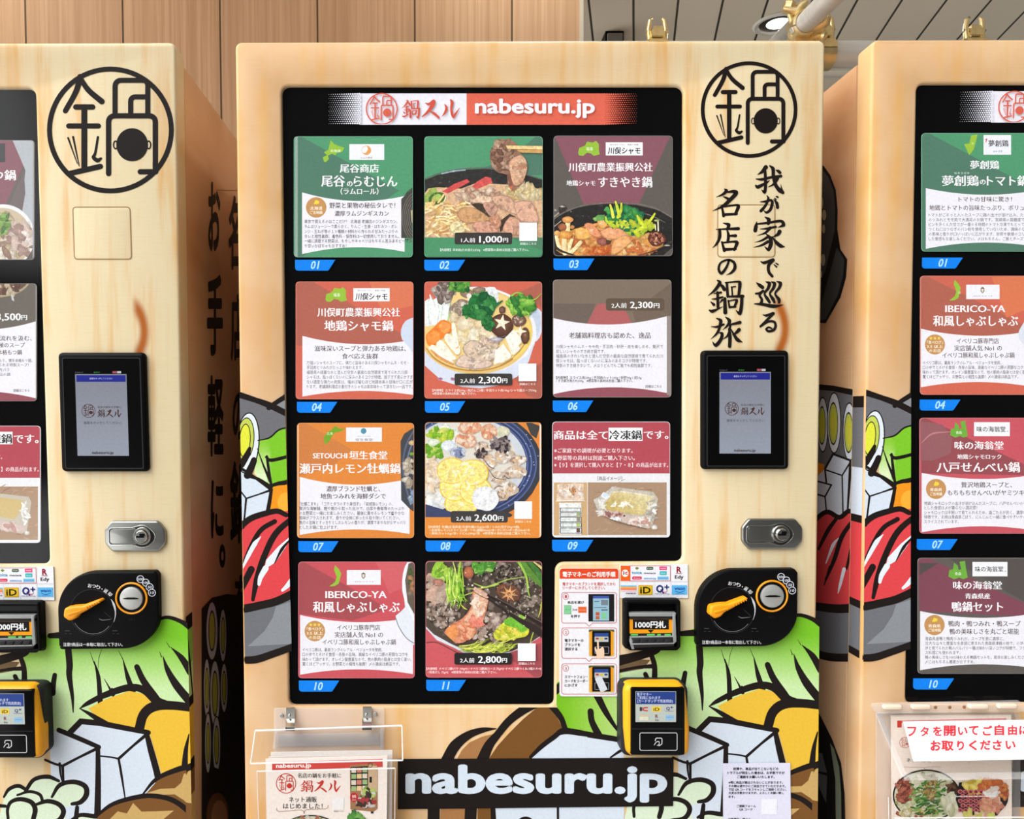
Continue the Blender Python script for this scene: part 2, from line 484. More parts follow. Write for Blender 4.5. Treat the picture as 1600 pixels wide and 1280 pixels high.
    def blob(s, x, y, rx, ry, c, edge=None, n=12, jit=0.12, rot=0, rng=random):
        """irregular printed spot, middle colour to edge colour"""
        pts = ell(0, 0, rx, ry, n)
        cs, sn = math.cos(R(rot)), math.sin(R(rot)); P = []
        for p in pts:
            k = 1 + rng.uniform(-jit, jit); P.append(s.zt((x + (p[0]*cs - p[1]*sn)*k, y + (p[0]*sn + p[1]*cs)*k)))
        ctr = s.zt((x - rx*0.15, y - ry*0.2)); L = s.up()
        c1, c2 = lin(c), lin(edge or shade(c, 0.8))
        for i in range(n):
            s.raw([ctr, P[i], P[(i+1) % n]], [c1, c2, c2], L)
    def scatter(s, n, x, y, rx, ry, size, cols, seed=0, elong=1.6, ek=0.72, jit=0.25):
        rng = random.Random(seed)
        for _ in range(n):
            a, q = rng.uniform(0, 6.283), math.sqrt(rng.random()); k = rng.uniform(0.6, 1.3)*size
            c = rng.choice(cols)
            s.blob(x + rx*q*math.cos(a), y + ry*q*math.sin(a), k*elong, k, c, shade(c, ek), 8, jit, rng.uniform(0, 180), rng)
    def text(s, t, x0, y, x1, h, col, off=0.0, style='', anchor=0.38, skew=0.0, rot=0.0, box=None, res=2):
        """fit the ink to x0..x1; h is the em height, y the middle line. box=(x0,y0,x1,y1) fits the ink exactly"""
        if style == 'min': sh_ = [(-0.026, 0), (0, 0), (0.026, 0)]      # thin bars, thick stems
        elif style == 'mins': sh_ = [(-0.012, 0), (0.012, 0)]
        else: sh_ = [(0, 0)]
        if off >= 0.03: sh_ = [(off*math.cos(R(45*k)), off*math.sin(R(45*k))) for k in range(8)] + [(0, 0)]
        elif off >= 0.01 and style == '': sh_ = [(-off, -off*0.6), (off, -off*0.6), (-off, off*0.6), (off, off*0.6)]
        vs, fs = glyphs(t, 0.0, res)
        if not vs: return
        a, b = min(v[0] for v in vs), max(v[0] for v in vs)
        if box:
            x0, yt, x1, yb = box
            dm = max(q[1] for q in sh_); c, d = min(v[1] for v in vs) - dm, max(v[1] for v in vs) + dm
            sy = (yb - yt)/(d - c); oy = yb + c*sy
        else: sy = h; oy = y + anchor*h
        if x1 is None: x1 = x0 + (b - a)*h
        sx = (x1 - x0)/(b - a)
        cl = lin(col); cr, sr = math.cos(R(rot)), math.sin(R(rot)); mx, my = (x0+x1)/2, (y if not box else (yt+yb)/2)
        a -= 0 if not box else max(q[0] for q in sh_); b += 0 if not box else max(q[0] for q in sh_); sx = (x1 - x0)/(b - a)
        for dx, dy in sh_:
            L = s.up(); P = []
            for v in vs:
                X = x0 + (v[0] - a + dx)*sx + v[1]*skew*sy; Y = oy - (v[1] + dy)*sy
                if rot: X, Y = mx + (X-mx)*cr - (Y-my)*sr, my + (X-mx)*sr + (Y-my)*cr
                P.append(s.zt((X, Y)))
            if s.clip is None:
                o = len(s.v); s.v += [s.mapf(p[0], p[1], L) + s.shift for p in P]
                for f in fs:
                    s.f.append(tuple(i + o for i in f)); s.fm.append(s.m); s.fc.append([cl]*len(f))
            else:
                for f in fs: s.raw([P[i] for i in f], [cl]*len(f), L)
    # --- make the object
    def build(s, name, parent=None, origin=None, shift=(0, 0, 0), smooth=True):
        sh = Vector(shift)
        if origin is None:
            lo = [min(v[i] for v in s.v) for i in range(3)]; hi = [max(v[i] for v in s.v) for i in range(3)]
            origin = Vector(((lo[0]+hi[0])/2, (lo[1]+hi[1])/2, lo[2]))
        origin = Vector(origin)
        me = bpy.data.meshes.new(name)
        me.from_pydata([v - origin for v in s.v], [], s.f)
        for m in s.mats: me.materials.append(m)
        me.polygons.foreach_set('material_index', s.fm)
        if any(c is not None for c in s.fc):
            ca = me.color_attributes.new('Col', 'FLOAT_COLOR', 'CORNER')
            buf = []
            for f, c in zip(s.f, s.fc):
                for q in (c or [(0.5, 0.5, 0.5, 1)]*len(f)): buf += q
            ca.data.foreach_set('color', buf)
        me.update()
        if smooth:
            me.shade_smooth(); me.set_sharp_from_angle(angle=R(38))
        o = bpy.data.objects.new(name, me); COL.objects.link(o)
        o['_org'] = list(origin + sh)
        place(o, parent)
        return o
def place(o, parent):
    org = Vector(o['_org'])
    if parent is not None:
        o.parent = parent; o.location = org - Vector(parent['_org'])
    else: o.location = org
def empty(name, org, parent=None):
    o = bpy.data.objects.new(name, None); COL.objects.link(o); o.empty_display_size = 0.05
    o['_org'] = list(org); place(o, parent); return o
def tag(o, label=None, cat=None, group=None, kind=None):
    if label: o['label'] = label
    if cat: o['category'] = cat
    if group: o['group'] = group
    if kind: o['kind'] = kind
    return o
def front(y):
    return lambda px, py, d: at(px, py, y) + Vector((0, -d, 0))
def sideplane(X, sg):
    return lambda px, py, d: onx(px, py, X) + Vector((sg*d, 0, 0))
for k_, a_ in dict(Z1=(440,130,860,430,1600), Z2=(840,130,1280,430,1600), Z3=(440,425,860,650,1600), Z4=(840,425,1280,750,1600), Z5=(440,645,860,870,1600),
    Z6=(840,645,1280,890,1600), Z7=(440,865,860,1110,1600), Z8=(840,865,1280,1110,1600), A1=(0,0,460,340,1600), A2=(0,330,460,660,1600), A3=(0,640,460,960,1600),
    A4=(0,940,460,1280,1600), A5=(380,1080,800,1280,1600), A6=(780,1040,1300,1280,1600), A7=(1260,880,1600,1280,1088), A8=(1260,540,1600,900,1209),
    B1=(1260,0,1600,260,1600), B2=(1260,190,1600,560,1176), B3=(900,0,1300,120,1600), B4=(1060,80,1280,560,587), B5=(960,540,1290,1040,845), B6=(860,860,1100,1200,904),
    B7=(280,60,420,640,309), B8=(280,600,460,1280,339), G1=(1100,255,1240,400,1236), G2=(1100,400,1240,545,1236), LG=(600,140,740,200,1600),
    F02=(660,210,852,404,1267), F03=(862,300,1054,404,1600), F05=(660,437,852,627,1293), F08=(660,657,852,847,1293), F11=(660,874,852,1064,1293), F09=(860,740,1052,845,1600),
    C1=(1200,0,1360,130,1575), H2=(0,130,80,420,353), H3=(0,420,80,660,427), H4=(0,650,100,1010,356), P5=(1360,1080,1600,1280,1536), P6=(620,1090,900,1280,1600), P7=(1080,1170,1300,1280,1600)).items():
    zreg(k_, *a_)
# ------------------------------------------------------------------ the place: wall, ceiling, floor
ML, MR = at(373, 500).x, at(1283, 500).x           # main machine, left and right faces
MC = (ML + MR)/2
L_OFF = at(101, 980).x - at(1088, 980).x           # neighbours stand one pitch away
R_OFF = at(1425, 600).x - at(446, 600).x
ZTOP = at(800, 64).z
def planks_mat(name, base, dark, pitch, ang=0.0, grain=(60, 60, 1.2), groove=0.02, gk=0.25, off=0.0):
    m, nt, b = new_mat(name)
    co = objco(nt)
    mp = nn(nt, 'ShaderNodeMapping'); mp.inputs['Rotation'].default_value = (0, 0, ang); nt.links.new(co, mp.inputs['Vector'])
    sp = nn(nt, 'ShaderNodeSeparateXYZ'); nt.links.new(mp.outputs[0], sp.inputs[0])
    u = math_n(nt, 'ADD', math_n(nt, 'DIVIDE', sp.outputs['X'], pitch), off)
    fr = math_n(nt, 'FRACT', u); fl = math_n(nt, 'FLOOR', u)
    dist = math_n(nt, 'ABSOLUTE', math_n(nt, 'SUBTRACT', fr, 0.5))
    line = maprange(nt, dist, 0.5 - groove, 0.5 - groove*0.45)
    vary = nn(nt, 'ShaderNodeTexWhiteNoise', noise_dimensions='1D'); nt.links.new(fl, vary.inputs['W'])
    cb = nn(nt, 'ShaderNodeCombineXYZ'); nt.links.new(math_n(nt, 'MULTIPLY', vary.outputs['Value'], 9.0), cb.inputs['Z'])
    av = nn(nt, 'ShaderNodeVectorMath', operation='ADD'); nt.links.new(mp.outputs[0], av.inputs[0]); nt.links.new(cb.outputs[0], av.inputs[1])
    g1 = noise_n(nt, av.outputs[0], 1.0, grain, 4, 0.65)
    g2 = noise_n(nt, av.outputs[0], 1.0, tuple(v*0.22 for v in grain), 3, 0.5)
    c = mix_n(nt, maprange(nt, g1, 0.35, 0.7), lin(base), lin(dark))
    c = mix_n(nt, maprange(nt, g2, 0.4, 0.7, 0, 0.5), c, lin(mixc(base, dark, 1.2)))
    c = mix_n(nt, math_n(nt, 'MULTIPLY', vary.outputs['Value'], 0.28), c, lin(shade(base, 0.86)))
    c = mix_n(nt, line, c, lin(shade(dark, gk)))
    nt.links.new(c, b.inputs['Base Color'])
    b.inputs['Roughness'].default_value = 0.6; b.inputs['Specular IOR Level'].default_value = 0.15
    bp = nn(nt, 'ShaderNodeBump'); bp.inputs['Strength'].default_value = 0.6; bp.inputs['Distance'].default_value = 0.004
    nt.links.new(math_n(nt, 'SUBTRACT', 1.0, line), bp.inputs['Height']); nt.links.new(bp.outputs[0], b.inputs['Normal'])
    return m
WALL_Y = 0.95
WALLM = planks_mat('timber_board_wall', (200, 166, 132), (176, 140, 106), 1.0, 0, (95, 1, 1.4), 0.012, 0.5)
wx1 = at(905, 30, WALL_Y).x
pl = [at(p, 30, WALL_Y).x for p in (48, 192, 352)]
pitch = (pl[2] - pl[0])/2
def set_planks(mat, pitch, off):
    for n in mat.node_tree.nodes:
        if n.type == 'MATH' and n.operation == 'DIVIDE': n.inputs[1].default_value = pitch
        if n.type == 'MATH' and n.operation == 'ADD': n.inputs[1].default_value = off
b = B(mats=[WALLM]); b.box((-2.6, WALL_Y, 0), (wx1, WALL_Y + 0.12, 2.75)); w = b.build('wall_back', origin=(0, WALL_Y, 0))
tag(w, kind='structure')
set_planks(WALLM, pitch, -pl[1]/pitch + 20)
CEIL_Z = CAMZ + 1.5
p0, p1 = onz(1200, 0, CEIL_Z), onz(1180, 62, CEIL_Z)
cang = math.atan2(p1.x - p0.x, p1.y - p0.y)
CEILM = planks_mat('soffit_panels', (250, 240, 222), (244, 234, 214), 0.163, 0, (2, 2, 2), 0.035, 0.30)
b = B(mats=[CEILM])
b.box((-2.6, -4.4, 0), (3.5, 3.6, 0.05))
ce = b.build('ceiling', origin=(0, 0, 0)); ce['_org'] = [0.6, 4.2, CEIL_Z]; ce.location = (0.6, 4.2, CEIL_Z); ce.rotation_euler = (0, 0, -cang)
tag(ce, kind='structure')
q0 = Matrix.Rotation(cang, 4, 'Z') @ (p0 - Vector((0.6, 4.2, CEIL_Z)))
q1 = Matrix.Rotation(cang, 4, 'Z') @ (onz(1060, 0, CEIL_Z) - Vector((0.6, 4.2, CEIL_Z)))
cp = (q0.x - q1.x)/2
set_planks(CEILM, cp, -q0.x/cp + 20)
FLOORM = plain('concrete_paving', (176, 172, 166), 0.8, 0, 0.2, 0.12, 6)
b = B(mats=[FLOORM]); b.box((-6, -1.65, -0.1), (7, 6.5, 0.0)); tag(b.build('floor', origin=(0, 0, 0)), kind='structure')
REAR = plain('grey_render', (150, 144, 134), 0.8, 0, 0.1, 0.08, 5)
b = B(mats=[REAR]); b.box((-3, 5.6, 0), (6, 5.75, 3.0)); tag(b.build('wall_far', origin=(1.5, 5.6, 0)), kind='structure')
# trim closing the end of the board wall
TRIM = plain('pale_trim', (190, 182, 164), 0.6, 0, 0.2, 0.05, 20)
b = B(mats=[TRIM]); b.box((wx1, WALL_Y - 0.004, 0), (wx1 + 0.012, WALL_Y + 0.124, 2.75)); tag(b.build('trim_1'), kind='structure')
q = onz(916, 2, CEIL_Z)
b = B(mats=[BLACK]); b.box((wx1 + 0.012, q.y - 0.22, CEIL_Z - 0.04), (wx1 + 0.05, q.y + 0.02, CEIL_Z)); tag(b.build('trim_2'), kind='structure')
b = B(mats=[TRIM]); b.box((wx1 + 0.012, q.y + 0.02, CEIL_Z - 0.012), (wx1 + 0.05, q.y + 1.2, CEIL_Z)); tag(b.build('trim_3'), kind='structure')

# recessed ceiling lamp
lp = onz(1216, 36, CEIL_Z)
t = tag(empty('ceiling_light', lp), 'round recessed white lamp lit in the grey ceiling behind the steel pipes', 'ceiling light')
RIM = plain('lamp_rim_white', (235, 232, 224), 0.35, 0, 0.4, 0.03, 30)
b = B(mats=[RIM]); b.lathe(lp, (0, 0, -1), [(0.070, -0.001), (0.088, -0.001), (0.094, 0.004), (0.086, 0.010), (0.074, 0.008), (0.070, -0.001)], 40); b.build('rim', t)
b = B(mats=[LAMP]); b.lathe(lp, (0, 0, -1), [(0.044, 0.002), (0.040, 0.005), (0.02, 0.006)], 32); b.build('bulb', t)
b = B(mats=[REFLECTOR]); b.lathe(lp, (0, 0, -1), [(0.070, 0.0005), (0.066, 0.002), (0.04, 0.0025)], 32); b.build('reflector', t)
ld = bpy.data.lights.new('ceiling_light', 'SPOT'); ld.energy = 8; ld.spot_size = R(172); ld.shadow_soft_size = 0.06; ld.color = (1, 0.97, 0.9)
lo = bpy.data.objects.new('lamp_beam', ld); COL.objects.link(lo); lo.parent = t; lo.location = (0, 0, -0.03)
for lx, ly in ((-1.35, 0.52), (0.28, 0.55)):        # unseen extra lamps, added to brighten the board wall
    t2 = t.copy(); COL.objects.link(t2); t2.location = (lx, ly, CEIL_Z); t2['label'] = 'added unseen lamp above the %s machine, brightening the board wall' % ('left' if lx < -1 else 'middle')
    for ch in [k for k in COL.objects if k.parent == t]:
        c2 = ch.copy(); COL.objects.link(c2); c2.parent = t2
# small square fitting on the ceiling
fp = onz(956, 58, CEIL_Z)
t = tag(empty('ceiling_sensor', fp), 'small dark square fitting with a grey cover on the ceiling panels', 'ceiling fitting')
b = B(mats=[BLACK]); b.box((fp.x - 0.036, fp.y - 0.05, CEIL_Z - 0.038), (fp.x + 0.036, fp.y + 0.10, CEIL_Z)); b.build('housing', t)
b = B(mats=[GREYPL]); b.box((fp.x - 0.030, fp.y - 0.064, CEIL_Z - 0.052), (fp.x + 0.029, fp.y + 0.09, CEIL_Z - 0.014)); b.build('cover', t)

# ------------------------------------------------------------------ scaffold pipes and clamps
PY = 0.84
pr = (at(1320, 65, PY).z - at(1320, 105, PY).z)/2
pz = (at(1320, 65, PY).z + at(1320, 105, PY).z)/2
b = B(mats=[PIPE]); b.tube([(-0.15, PY, pz), (2.6, PY, pz)], pr, 28)
tag(b.build('scaffold_pipe'), 'horizontal galvanised steel pipe running behind the machines at their top', 'pipe')
A_, B_ = at(1247, 47, 0.80), at(1345, -50, 0.42)
b = B(mats=[PIPE]); b.tube([A_, B_], 0.027, 24); tag(b.build('scaffold_pipe'), 'dark shiny steel pipe slanting up from the brass coloured clamp', 'pipe')
b = B(mats=[PIPE]); b.tube([at(1256, 20, 1.45), at(1196, 82, 1.25)], 0.020, 18); tag(b.build('scaffold_pipe'), 'thin grey pipe slanting down in front of the ceiling lamp', 'pipe')
b = B(mats=[PIPE]); zz = at(1320, 116, 1.2).z; b.tube([(0.2, 1.2, zz), (2.6, 1.2, zz)], 0.012, 14); tag(b.build('scaffold_pipe'), 'thin grey rail just below the thick horizontal pipe in the right gap', 'pipe')

def jaw(b, c, ax, r, w, a0, a1, th=0.006, n=16):
    """open band of flat steel bent round a pipe"""
    c = Vector(c); ax = Vector(ax).normalized()
    u = ax.cross(Vector((0, 0, 1)) if abs(ax.z) < 0.8 else Vector((0, 1, 0))).normalized(); v = ax.cross(u)
    vs, fs = [], []
    for i in range(n + 1):
        a = R(a0 + (a1 - a0)*i/n); d = u*math.cos(a) + v*math.sin(a)
        for rr, ww in ((r, -w), (r, w), (r + th, w*0.92), (r + th, -w*0.92)): vs.append(c + d*rr + ax*ww)
    for i in range(n):
        for k in range(4): fs.append((i*4 + k, i*4 + (k+1) % 4, i*4 + 4 + (k+1) % 4, i*4 + 4 + k))
    fs += [(3, 2, 1, 0), tuple(n*4 + k for k in range(4))]
    b.add(vs, fs)
def clamp(px, label, up=0.0, grp=None):
    x = at(px, 60, PY).x
    c = Vector((x, PY, pz))
    t = tag(empty('pipe_clamp', c), label, 'pipe clamp')
    b = B(mats=[ZINC]); jaw(b, c, (1, 0, 0), pr + 0.001, 0.026, 0, 178); b.build('upper_jaw', t)
    b = B(mats=[ZINC]); jaw(b, c, (1, 0, 0), pr + 0.001, 0.026, 184, 356); b.build('lower_jaw', t)
    # hinge and clamp ears standing up over the pipe
    zt_ = pz + pr + 0.006
    b = B(mats=[ZINC]); b.box((x - 0.012, PY - 0.018, zt_), (x + 0.014, PY + 0.012, zt_ + 0.030 + up)); b.box((x - 0.016, PY - 0.022, zt_ + 0.002), (x + 0.018, PY - 0.016, zt_ + 0.020 + up)); b.build('hinge_block', t)
    for sg, nm in ((-1, 'ear'), (1, 'ear')):
        b = B(mats=[ZINC]); b.tube([(x + sg*0.020, PY - 0.01, zt_ - 0.004), (x + sg*0.024, PY - 0.01, zt_ + 0.022 + up), (x + sg*0.020, PY - 0.01, zt_ + 0.048 + up), (x + sg*0.014, PY - 0.01, zt_ + 0.054 + up)], [0.008, 0.007, 0.006, 0.004], 10); b.build(nm, t)
    b = B(mats=[CHROME]); b.tube([(x - 0.03, PY - 0.01, zt_ + 0.018 + up), (x + 0.03, PY - 0.01, zt_ + 0.018 + up)], 0.006, 6); b.build('bolt', t)
    return t
clamp(1025, 'brass coloured pipe clamp standing above the middle machine, left of its round emblem')
clamp(1518, 'brass coloured pipe clamp standing above the top edge of the right machine')
clamp(1284, 'brass coloured pipe clamp gripping the horizontal pipe in the right gap', 0.004)
# swivel coupler that carries the slanting pipe
c = at(1248, 46, 0.78)
t = tag(empty('swivel_clamp', c), 'large brass coloured swivel clamp holding the slanting steel pipe', 'pipe clamp')
dax = (B_ - A_).normalized()
b = B(mats=[ZINC]); jaw(b, A_ + dax*0.035, dax, 0.0285, 0.028, 20, 190); b.build('upper_jaw', t)
b = B(mats=[ZINC]); jaw(b, A_ + dax*0.035, dax, 0.0285, 0.028, 196, 372); b.build('lower_jaw', t)
b = B(mats=[ZINC]); b.tube([at(1228, 3, 0.77), at(1236, 30, 0.77), at(1240, 56, 0.78)], [0.007, 0.007, 0.009], 12); b.build('eye_bolt', t)
b = B(mats=[ZINC]); b.tube([at(1224, 13, 0.77), at(1245, 17, 0.76), at(1253, 8, 0.75), at(1262, 1, 0.74)], [0.012, 0.014, 0.011, 0.006], 12); b.build('flap', t)
b = B(mats=[ZINC]); b.lathe(at(1233, 9, 0.76), (0.2, -0.15, 1), [(0.013, -0.006), (0.016, 0), (0.016, 0.008), (0.012, 0.012)], 6); b.build('nut', t)
b = B(mats=[CHROME]); b.lathe(at(1243, 44, 0.755), (0, -1, 0), [(0.014, -0.01), (0.014, 0.004), (0.010, 0.008)], 6); b.build('nut', t)
b = B(mats=[ZINC]); g0, g1 = at(1237, 60, 0.79), at(1269, 40, 0.79); b.box((g0.x, 0.765, g0.z - 0.03), (g1.x, 0.815, g1.z)); b.build('swivel_plate', t)
b = B(mats=[ZINC]); b.tube([at(1256, 44, 0.75), at(1280, 40, 0.74), at(1291, 32, 0.72), at(1296, 24, 0.71)], [0.016, 0.018, 0.014, 0.005], 12); b.build('saddle', t)
b = B(mats=[ZINC]); b.tube([at(1268, 57, 0.76), at(1289, 54, 0.76)], [0.012, 0.015], 10); b.lathe(at(1282, 56, 0.75), (1, 0, 0), [(0.017, -0.006), (0.021, 0), (0.017, 0.006)], 16); b.build('pivot', t)
# ------------------------------------------------------------------ brush lettering and the round emblem
INKD = (32, 26, 24)
GL = {}
GL['我'] = ('G1', [([(850,58),(800,120),(735,160)],[62,45,6]), ([(715,220),(800,225),(930,195),(1060,180)],[12,40,35,40]), ([(840,110),(845,220),(845,340),(830,400),(790,368)],[38,44,44,48,5]),
  ([(712,310),(745,328),(860,270),(905,238)],[25,52,32,6]), ([(905,38),(950,80),(955,180),(985,300),(1040,375),(1085,405)],[20,52,46,50,58,44]), ([(1085,408),(1070,360),(1055,290)],[44,24,3]),
  ([(1012,212),(960,290),(880,332)],[46,36,5]), ([(992,98),(1020,110),(1046,132)],[14,45,42])])
GL['が'] = ('G1', [([(775,535),(850,530),(915,512),(940,545),(915,640),(860,682),(815,648)],[10,36,34,42,44,36,5]), ([(865,448),(885,490),(850,580),(785,660)],[10,34,38,46]), ([(958,500),(1000,550),(1012,612)],[10,44,46]), ([(972,485),(992,502)],[16,20]), ([(995,460),(1015,470)],[18,28])])
GL['家'] = ('G1', [([(840,745),(890,780),(885,835)],[15,58,46]), ([(725,812),(715,870),(705,930)],[12,52,56]), ([(735,840),(880,825),(1055,800),(1092,855),(1015,888)],[25,36,38,54,5]), ([(770,910),(860,905),(988,880)],[8,32,34]),
  ([(912,895),(840,965),(728,1002)],[46,32,4]), ([(850,975),(910,1035),(920,1120),(885,1192),(830,1148)],[12,52,58,50,4]), ([(870,1025),(790,1070),(690,1096)],[40,28,3]), ([(880,1085),(790,1135),(675,1166)],[44,32,3]),
  ([(1040,945),(1015,985),(925,1032)],[58,46,4]), ([(935,1015),(1000,1100),(1060,1145),(1110,1155)],[15,52,52,10])])
GL['で'] = ('G2', [([(780,78),(830,95),(950,52)],[12,42,42]), ([(955,58),(890,130),(892,220),(938,280)],[42,44,42,38]), ([(962,118),(998,152)],[12,24]), ([(985,98),(1018,120)],[12,22])])
GL['巡'] = ('G2', [([(722,370),(765,405),(805,435)],[12,50,50]), ([(712,520),(760,515),(815,485)],[26,34,36]), ([(805,485),(765,545),(795,600),(785,660)],[36,32,36,44]), ([(692,662),(800,668),(960,695),(1092,675)],[14,42,54,5]),
  ([(850,358),(898,380),(880,450),(832,520),(870,590),(902,640)],[12,50,42,26,48,36]), ([(925,358),(970,382),(952,450),(905,520),(948,595),(968,640)],[12,48,42,26,48,36]), ([(1000,352),(1050,378),(1035,440),(978,520),(1030,600),(1032,640)],[12,50,42,26,48,38])])
GL['る'] = ('G2', [([(808,812),(860,822),(950,790)],[10,36,36]), ([(955,795),(860,890),(775,972)],[42,34,28]), ([(775,975),(880,908),(960,908),(985,960),(960,1020),(890,1040),(855,1010),(890,985),(930,1000)],[28,32,34,38,40,36,30,26,22])])
GL['名'] = ('G1', [([(278,356),(305,382),(260,430),(162,472)],[12,52,36,4]), ([(325,402),(400,392),(440,415),(350,515),(250,600),(112,662)],[24,46,58,52,44,4]), ([(262,462),(300,478),(338,498)],[12,30,40]),
  ([(245,610),(258,670),(268,728)],[28,36,44]), ([(270,603),(440,580),(470,605),(430,705)],[25,30,52,40]), ([(270,712),(450,702)],[42,34])])
GL['店'] = ('G1', [([(262,828),(335,850),(330,892)],[12,52,46]), ([(162,915),(300,910),(472,905)],[8,30,46]), ([(215,920),(215,1020),(175,1110),(112,1172)],[40,44,36,3]), ([(318,928),(335,1000),(325,1088)],[22,44,40]), ([(350,1005),(432,1003)],[28,46]),
  ([(245,1090),(262,1150),(278,1208)],[28,36,44]), ([(250,1100),(400,1085),(452,1102),(415,1195)],[25,30,52,38]), ([(280,1192),(435,1186)],[44,32])])
GL['の'] = ('G2', [([(342,60),(310,150),(240,240),(200,185),(228,95),(330,55),(410,92),(422,170),(370,235),(305,263)],[28,36,40,36,28,30,40,46,32,4])])
GL['鍋'] = ('G2', [([(182,338),(215,372),(150,470),(50,552)],[18,52,42,4]), ([(200,378),(250,420),(278,462)],[18,46,52]), ([(132,520),(230,505)],[10,34]), ([(102,595),(170,592),(255,568)],[8,32,26]), ([(185,505),(190,705)],[38,42]), ([(88,632),(132,672)],[10,42]), ([(250,608),(212,652)],[36,6]),
  ([(72,750),(120,762),(258,700)],[22,48,6]), ([(312,375),(325,560)],[36,38]), ([(290,370),(468,356),(492,392),(475,545)],[16,30,50,38]), ([(372,430),(432,424)],[18,18]), ([(380,430),(388,540)],[22,22]), ([(325,562),(535,556)],[26,42]),
  ([(285,590),(290,782)],[44,56]), ([(520,556),(512,700),(488,792),(435,748)],[46,48,54,5]), ([(332,615),(350,712)],[22,30]), ([(340,622),(435,606),(448,625),(415,705)],[18,24,40,32]), ([(348,708),(432,702)],[30,28])])
GL['旅'] = ('G2', [([(165,860),(225,890),(220,962)],[10,48,44]), ([(95,975),(180,978),(270,945)],[8,34,28]), ([(218,968),(180,1062),(88,1152)],[38,36,3]), ([(200,1060),(245,1072),(230,1150),(160,1232),(110,1180)],[10,42,48,50,4]), ([(292,842),(345,890),(330,950),(255,1022)],[10,52,40,4]),
  ([(330,952),(400,940),(492,918)],[12,32,48]), ([(362,950),(330,1090),(255,1152)],[30,36,4]), ([(345,1005),(355,1130),(350,1248)],[34,50,48]), ([(480,1018),(440,1060),(385,1092)],[52,40,5]), ([(365,1005),(430,1120),(470,1165),(528,1190)],[12,46,54,6])])
GL['ス'] = ('LG', [([(740,248),(800,272),(885,212)],[12,45,52]), ([(885,228),(860,300),(770,420),(685,492)],[72,66,46,22]), ([(808,388),(900,440),(978,512)],[14,46,38])])
GL['ル'] = ('LG', [([(1085,278),(1115,330),(1090,420),(1032,492)],[18,46,42,6]), ([(1192,198),(1215,240),(1200,350),(1215,450),(1238,500)],[32,58,40,46,46]), ([(1238,500),(1285,430),(1350,335)],[44,34,8])])
def brush(a, ch, col, dst=None, src=None):
    """dst: bbox in the art's own coordinates; without it the glyph stands where the photo shows it"""
    zk, st = GL[ch]; old = a.z
    if dst is None:
        a.zoom(zk)
        for p, w in st: a.stroke(p, w, col, smooth=4)
    else:
        x0, y0, x1, y1 = src; kx, ky = (dst[2]-dst[0])/(x1-x0), (dst[3]-dst[1])/(y1-y0)
        for p, w in st: a.stroke([(dst[0] + (q[0]-x0)*kx, dst[1] + (q[1]-y0)*ky) for q in p], [v*(kx+ky)/2 for v in w], col, smooth=3)
    a.z = old
def brush_logo(a, x0, y0, x1, y1, col):
    """the three brush characters of the shop sign in one row"""
    f = lambda u: x0 + (u - 315)/(1352 - 315)*(x1 - x0)
    brush(a, '鍋', col, (f(315), y0, f(640), y1), (50, 335, 540, 805))
    g = lambda v: y0 + (v - 195)/(520 - 195)*(y1 - y0)
    brush(a, 'ス', col, (f(685), y0, f(980), g(515)), (685, 195, 980, 515))
    brush(a, 'ル', col, (f(1032), y0, f(1350), g(518)), (1032, 195, 1350, 518))
def emblem(a, cx, cy, rad, col, fine=True):
    k = rad/345.0; T = lambda pts: [(cx + (p[0]-600)*k, cy + (p[1]-707)*k) for p in pts]
    S = lambda pts, w, sm=4: a.stroke(T(pts), [q*k for q in w] if isinstance(w, list) else w*k, col, smooth=sm)
    a.ring(T(ell(600, 707, 331, 331, 72)), 27*k, col)
    S([(437,418),(412,500),(355,603)], [34,30,28]); S([(437,425),(480,490),(553,552)], [26,30,32])
    S([(412,582),(503,582)], 30, 0); S([(458,582),(458,910)], 32, 0); S([(373,685),(535,685)], 28, 0); S([(372,945),(545,905)], 30, 0)
    S([(370,750),(420,890)], [10,4], 0); S([(397,744),(430,902)], [11,5], 0)
    S([(532,745),(518,830),(508,855),(530,872),(548,862)], [12,14,20,24,14])
    S(rnd_poly([(625,618),(625,437,34),(760,437)], 5), 28, 0)
    S(rnd_poly([(745,437),(803,437,30),(803,618)], 5), 28, 0)
    S(rnd_poly([(710,618),(710,527,26),(800,527)], 5), 28, 0)
    S(rnd_poly([(590,944),(590,630,34),(844,630,34),(844,930)], 5), 29, 0); S([(762,934),(846,934)], 29, 0)
    a.poly(T(ell(718,787,86,90,36)), col)
    a.ring(T(ell(628,788,11,21,16)), 7*k, col); a.ring(T(ell(808,788,11,21,16)), 7*k, col)

# ------------------------------------------------------------------ vending machine
DOORW = wood_print('timber_print_door', (218, 172, 124), (228, 190, 142), (230, 212, 172), (222, 168, 94),
    (at(1203, 514).x - MC, at(1203, 514).z, 0.027, 0.046))
SIDEW = wood_print('timber_print_side', (226, 182, 138), (222, 178, 134), (226, 186, 144), (200, 140, 88))
M0 = Vector((MC, 0.36, 0))
vm = empty('vending_machine', M0)
ZD = 0.10
b = B(mats=[SIDEW]); b.world = True
b.box((ML + 0.003, 0.056, ZD), (MR - 0.003, 0.72, ZTOP - 0.020)); cab = b.build('cabinet', vm, origin=(MC, 0.36, 0))
b = B(mats=[BLACK]); b.box((ML + 0.014, 0.044, ZD + 0.01), (MR - 0.014, 0.057, ZTOP - 0.030)); b.build('door_seal', vm)
for sx in (ML + 0.08, MR - 0.08):
    for sy in (0.12, 0.64):
        b = B(mats=[STEEL]); b.lathe((sx, sy, 0), (0, 0, 1), [(0.035, 0), (0.035, 0.02), (0.016, 0.025), (0.016, ZD + 0.01)], 16); b.build('leg', vm)
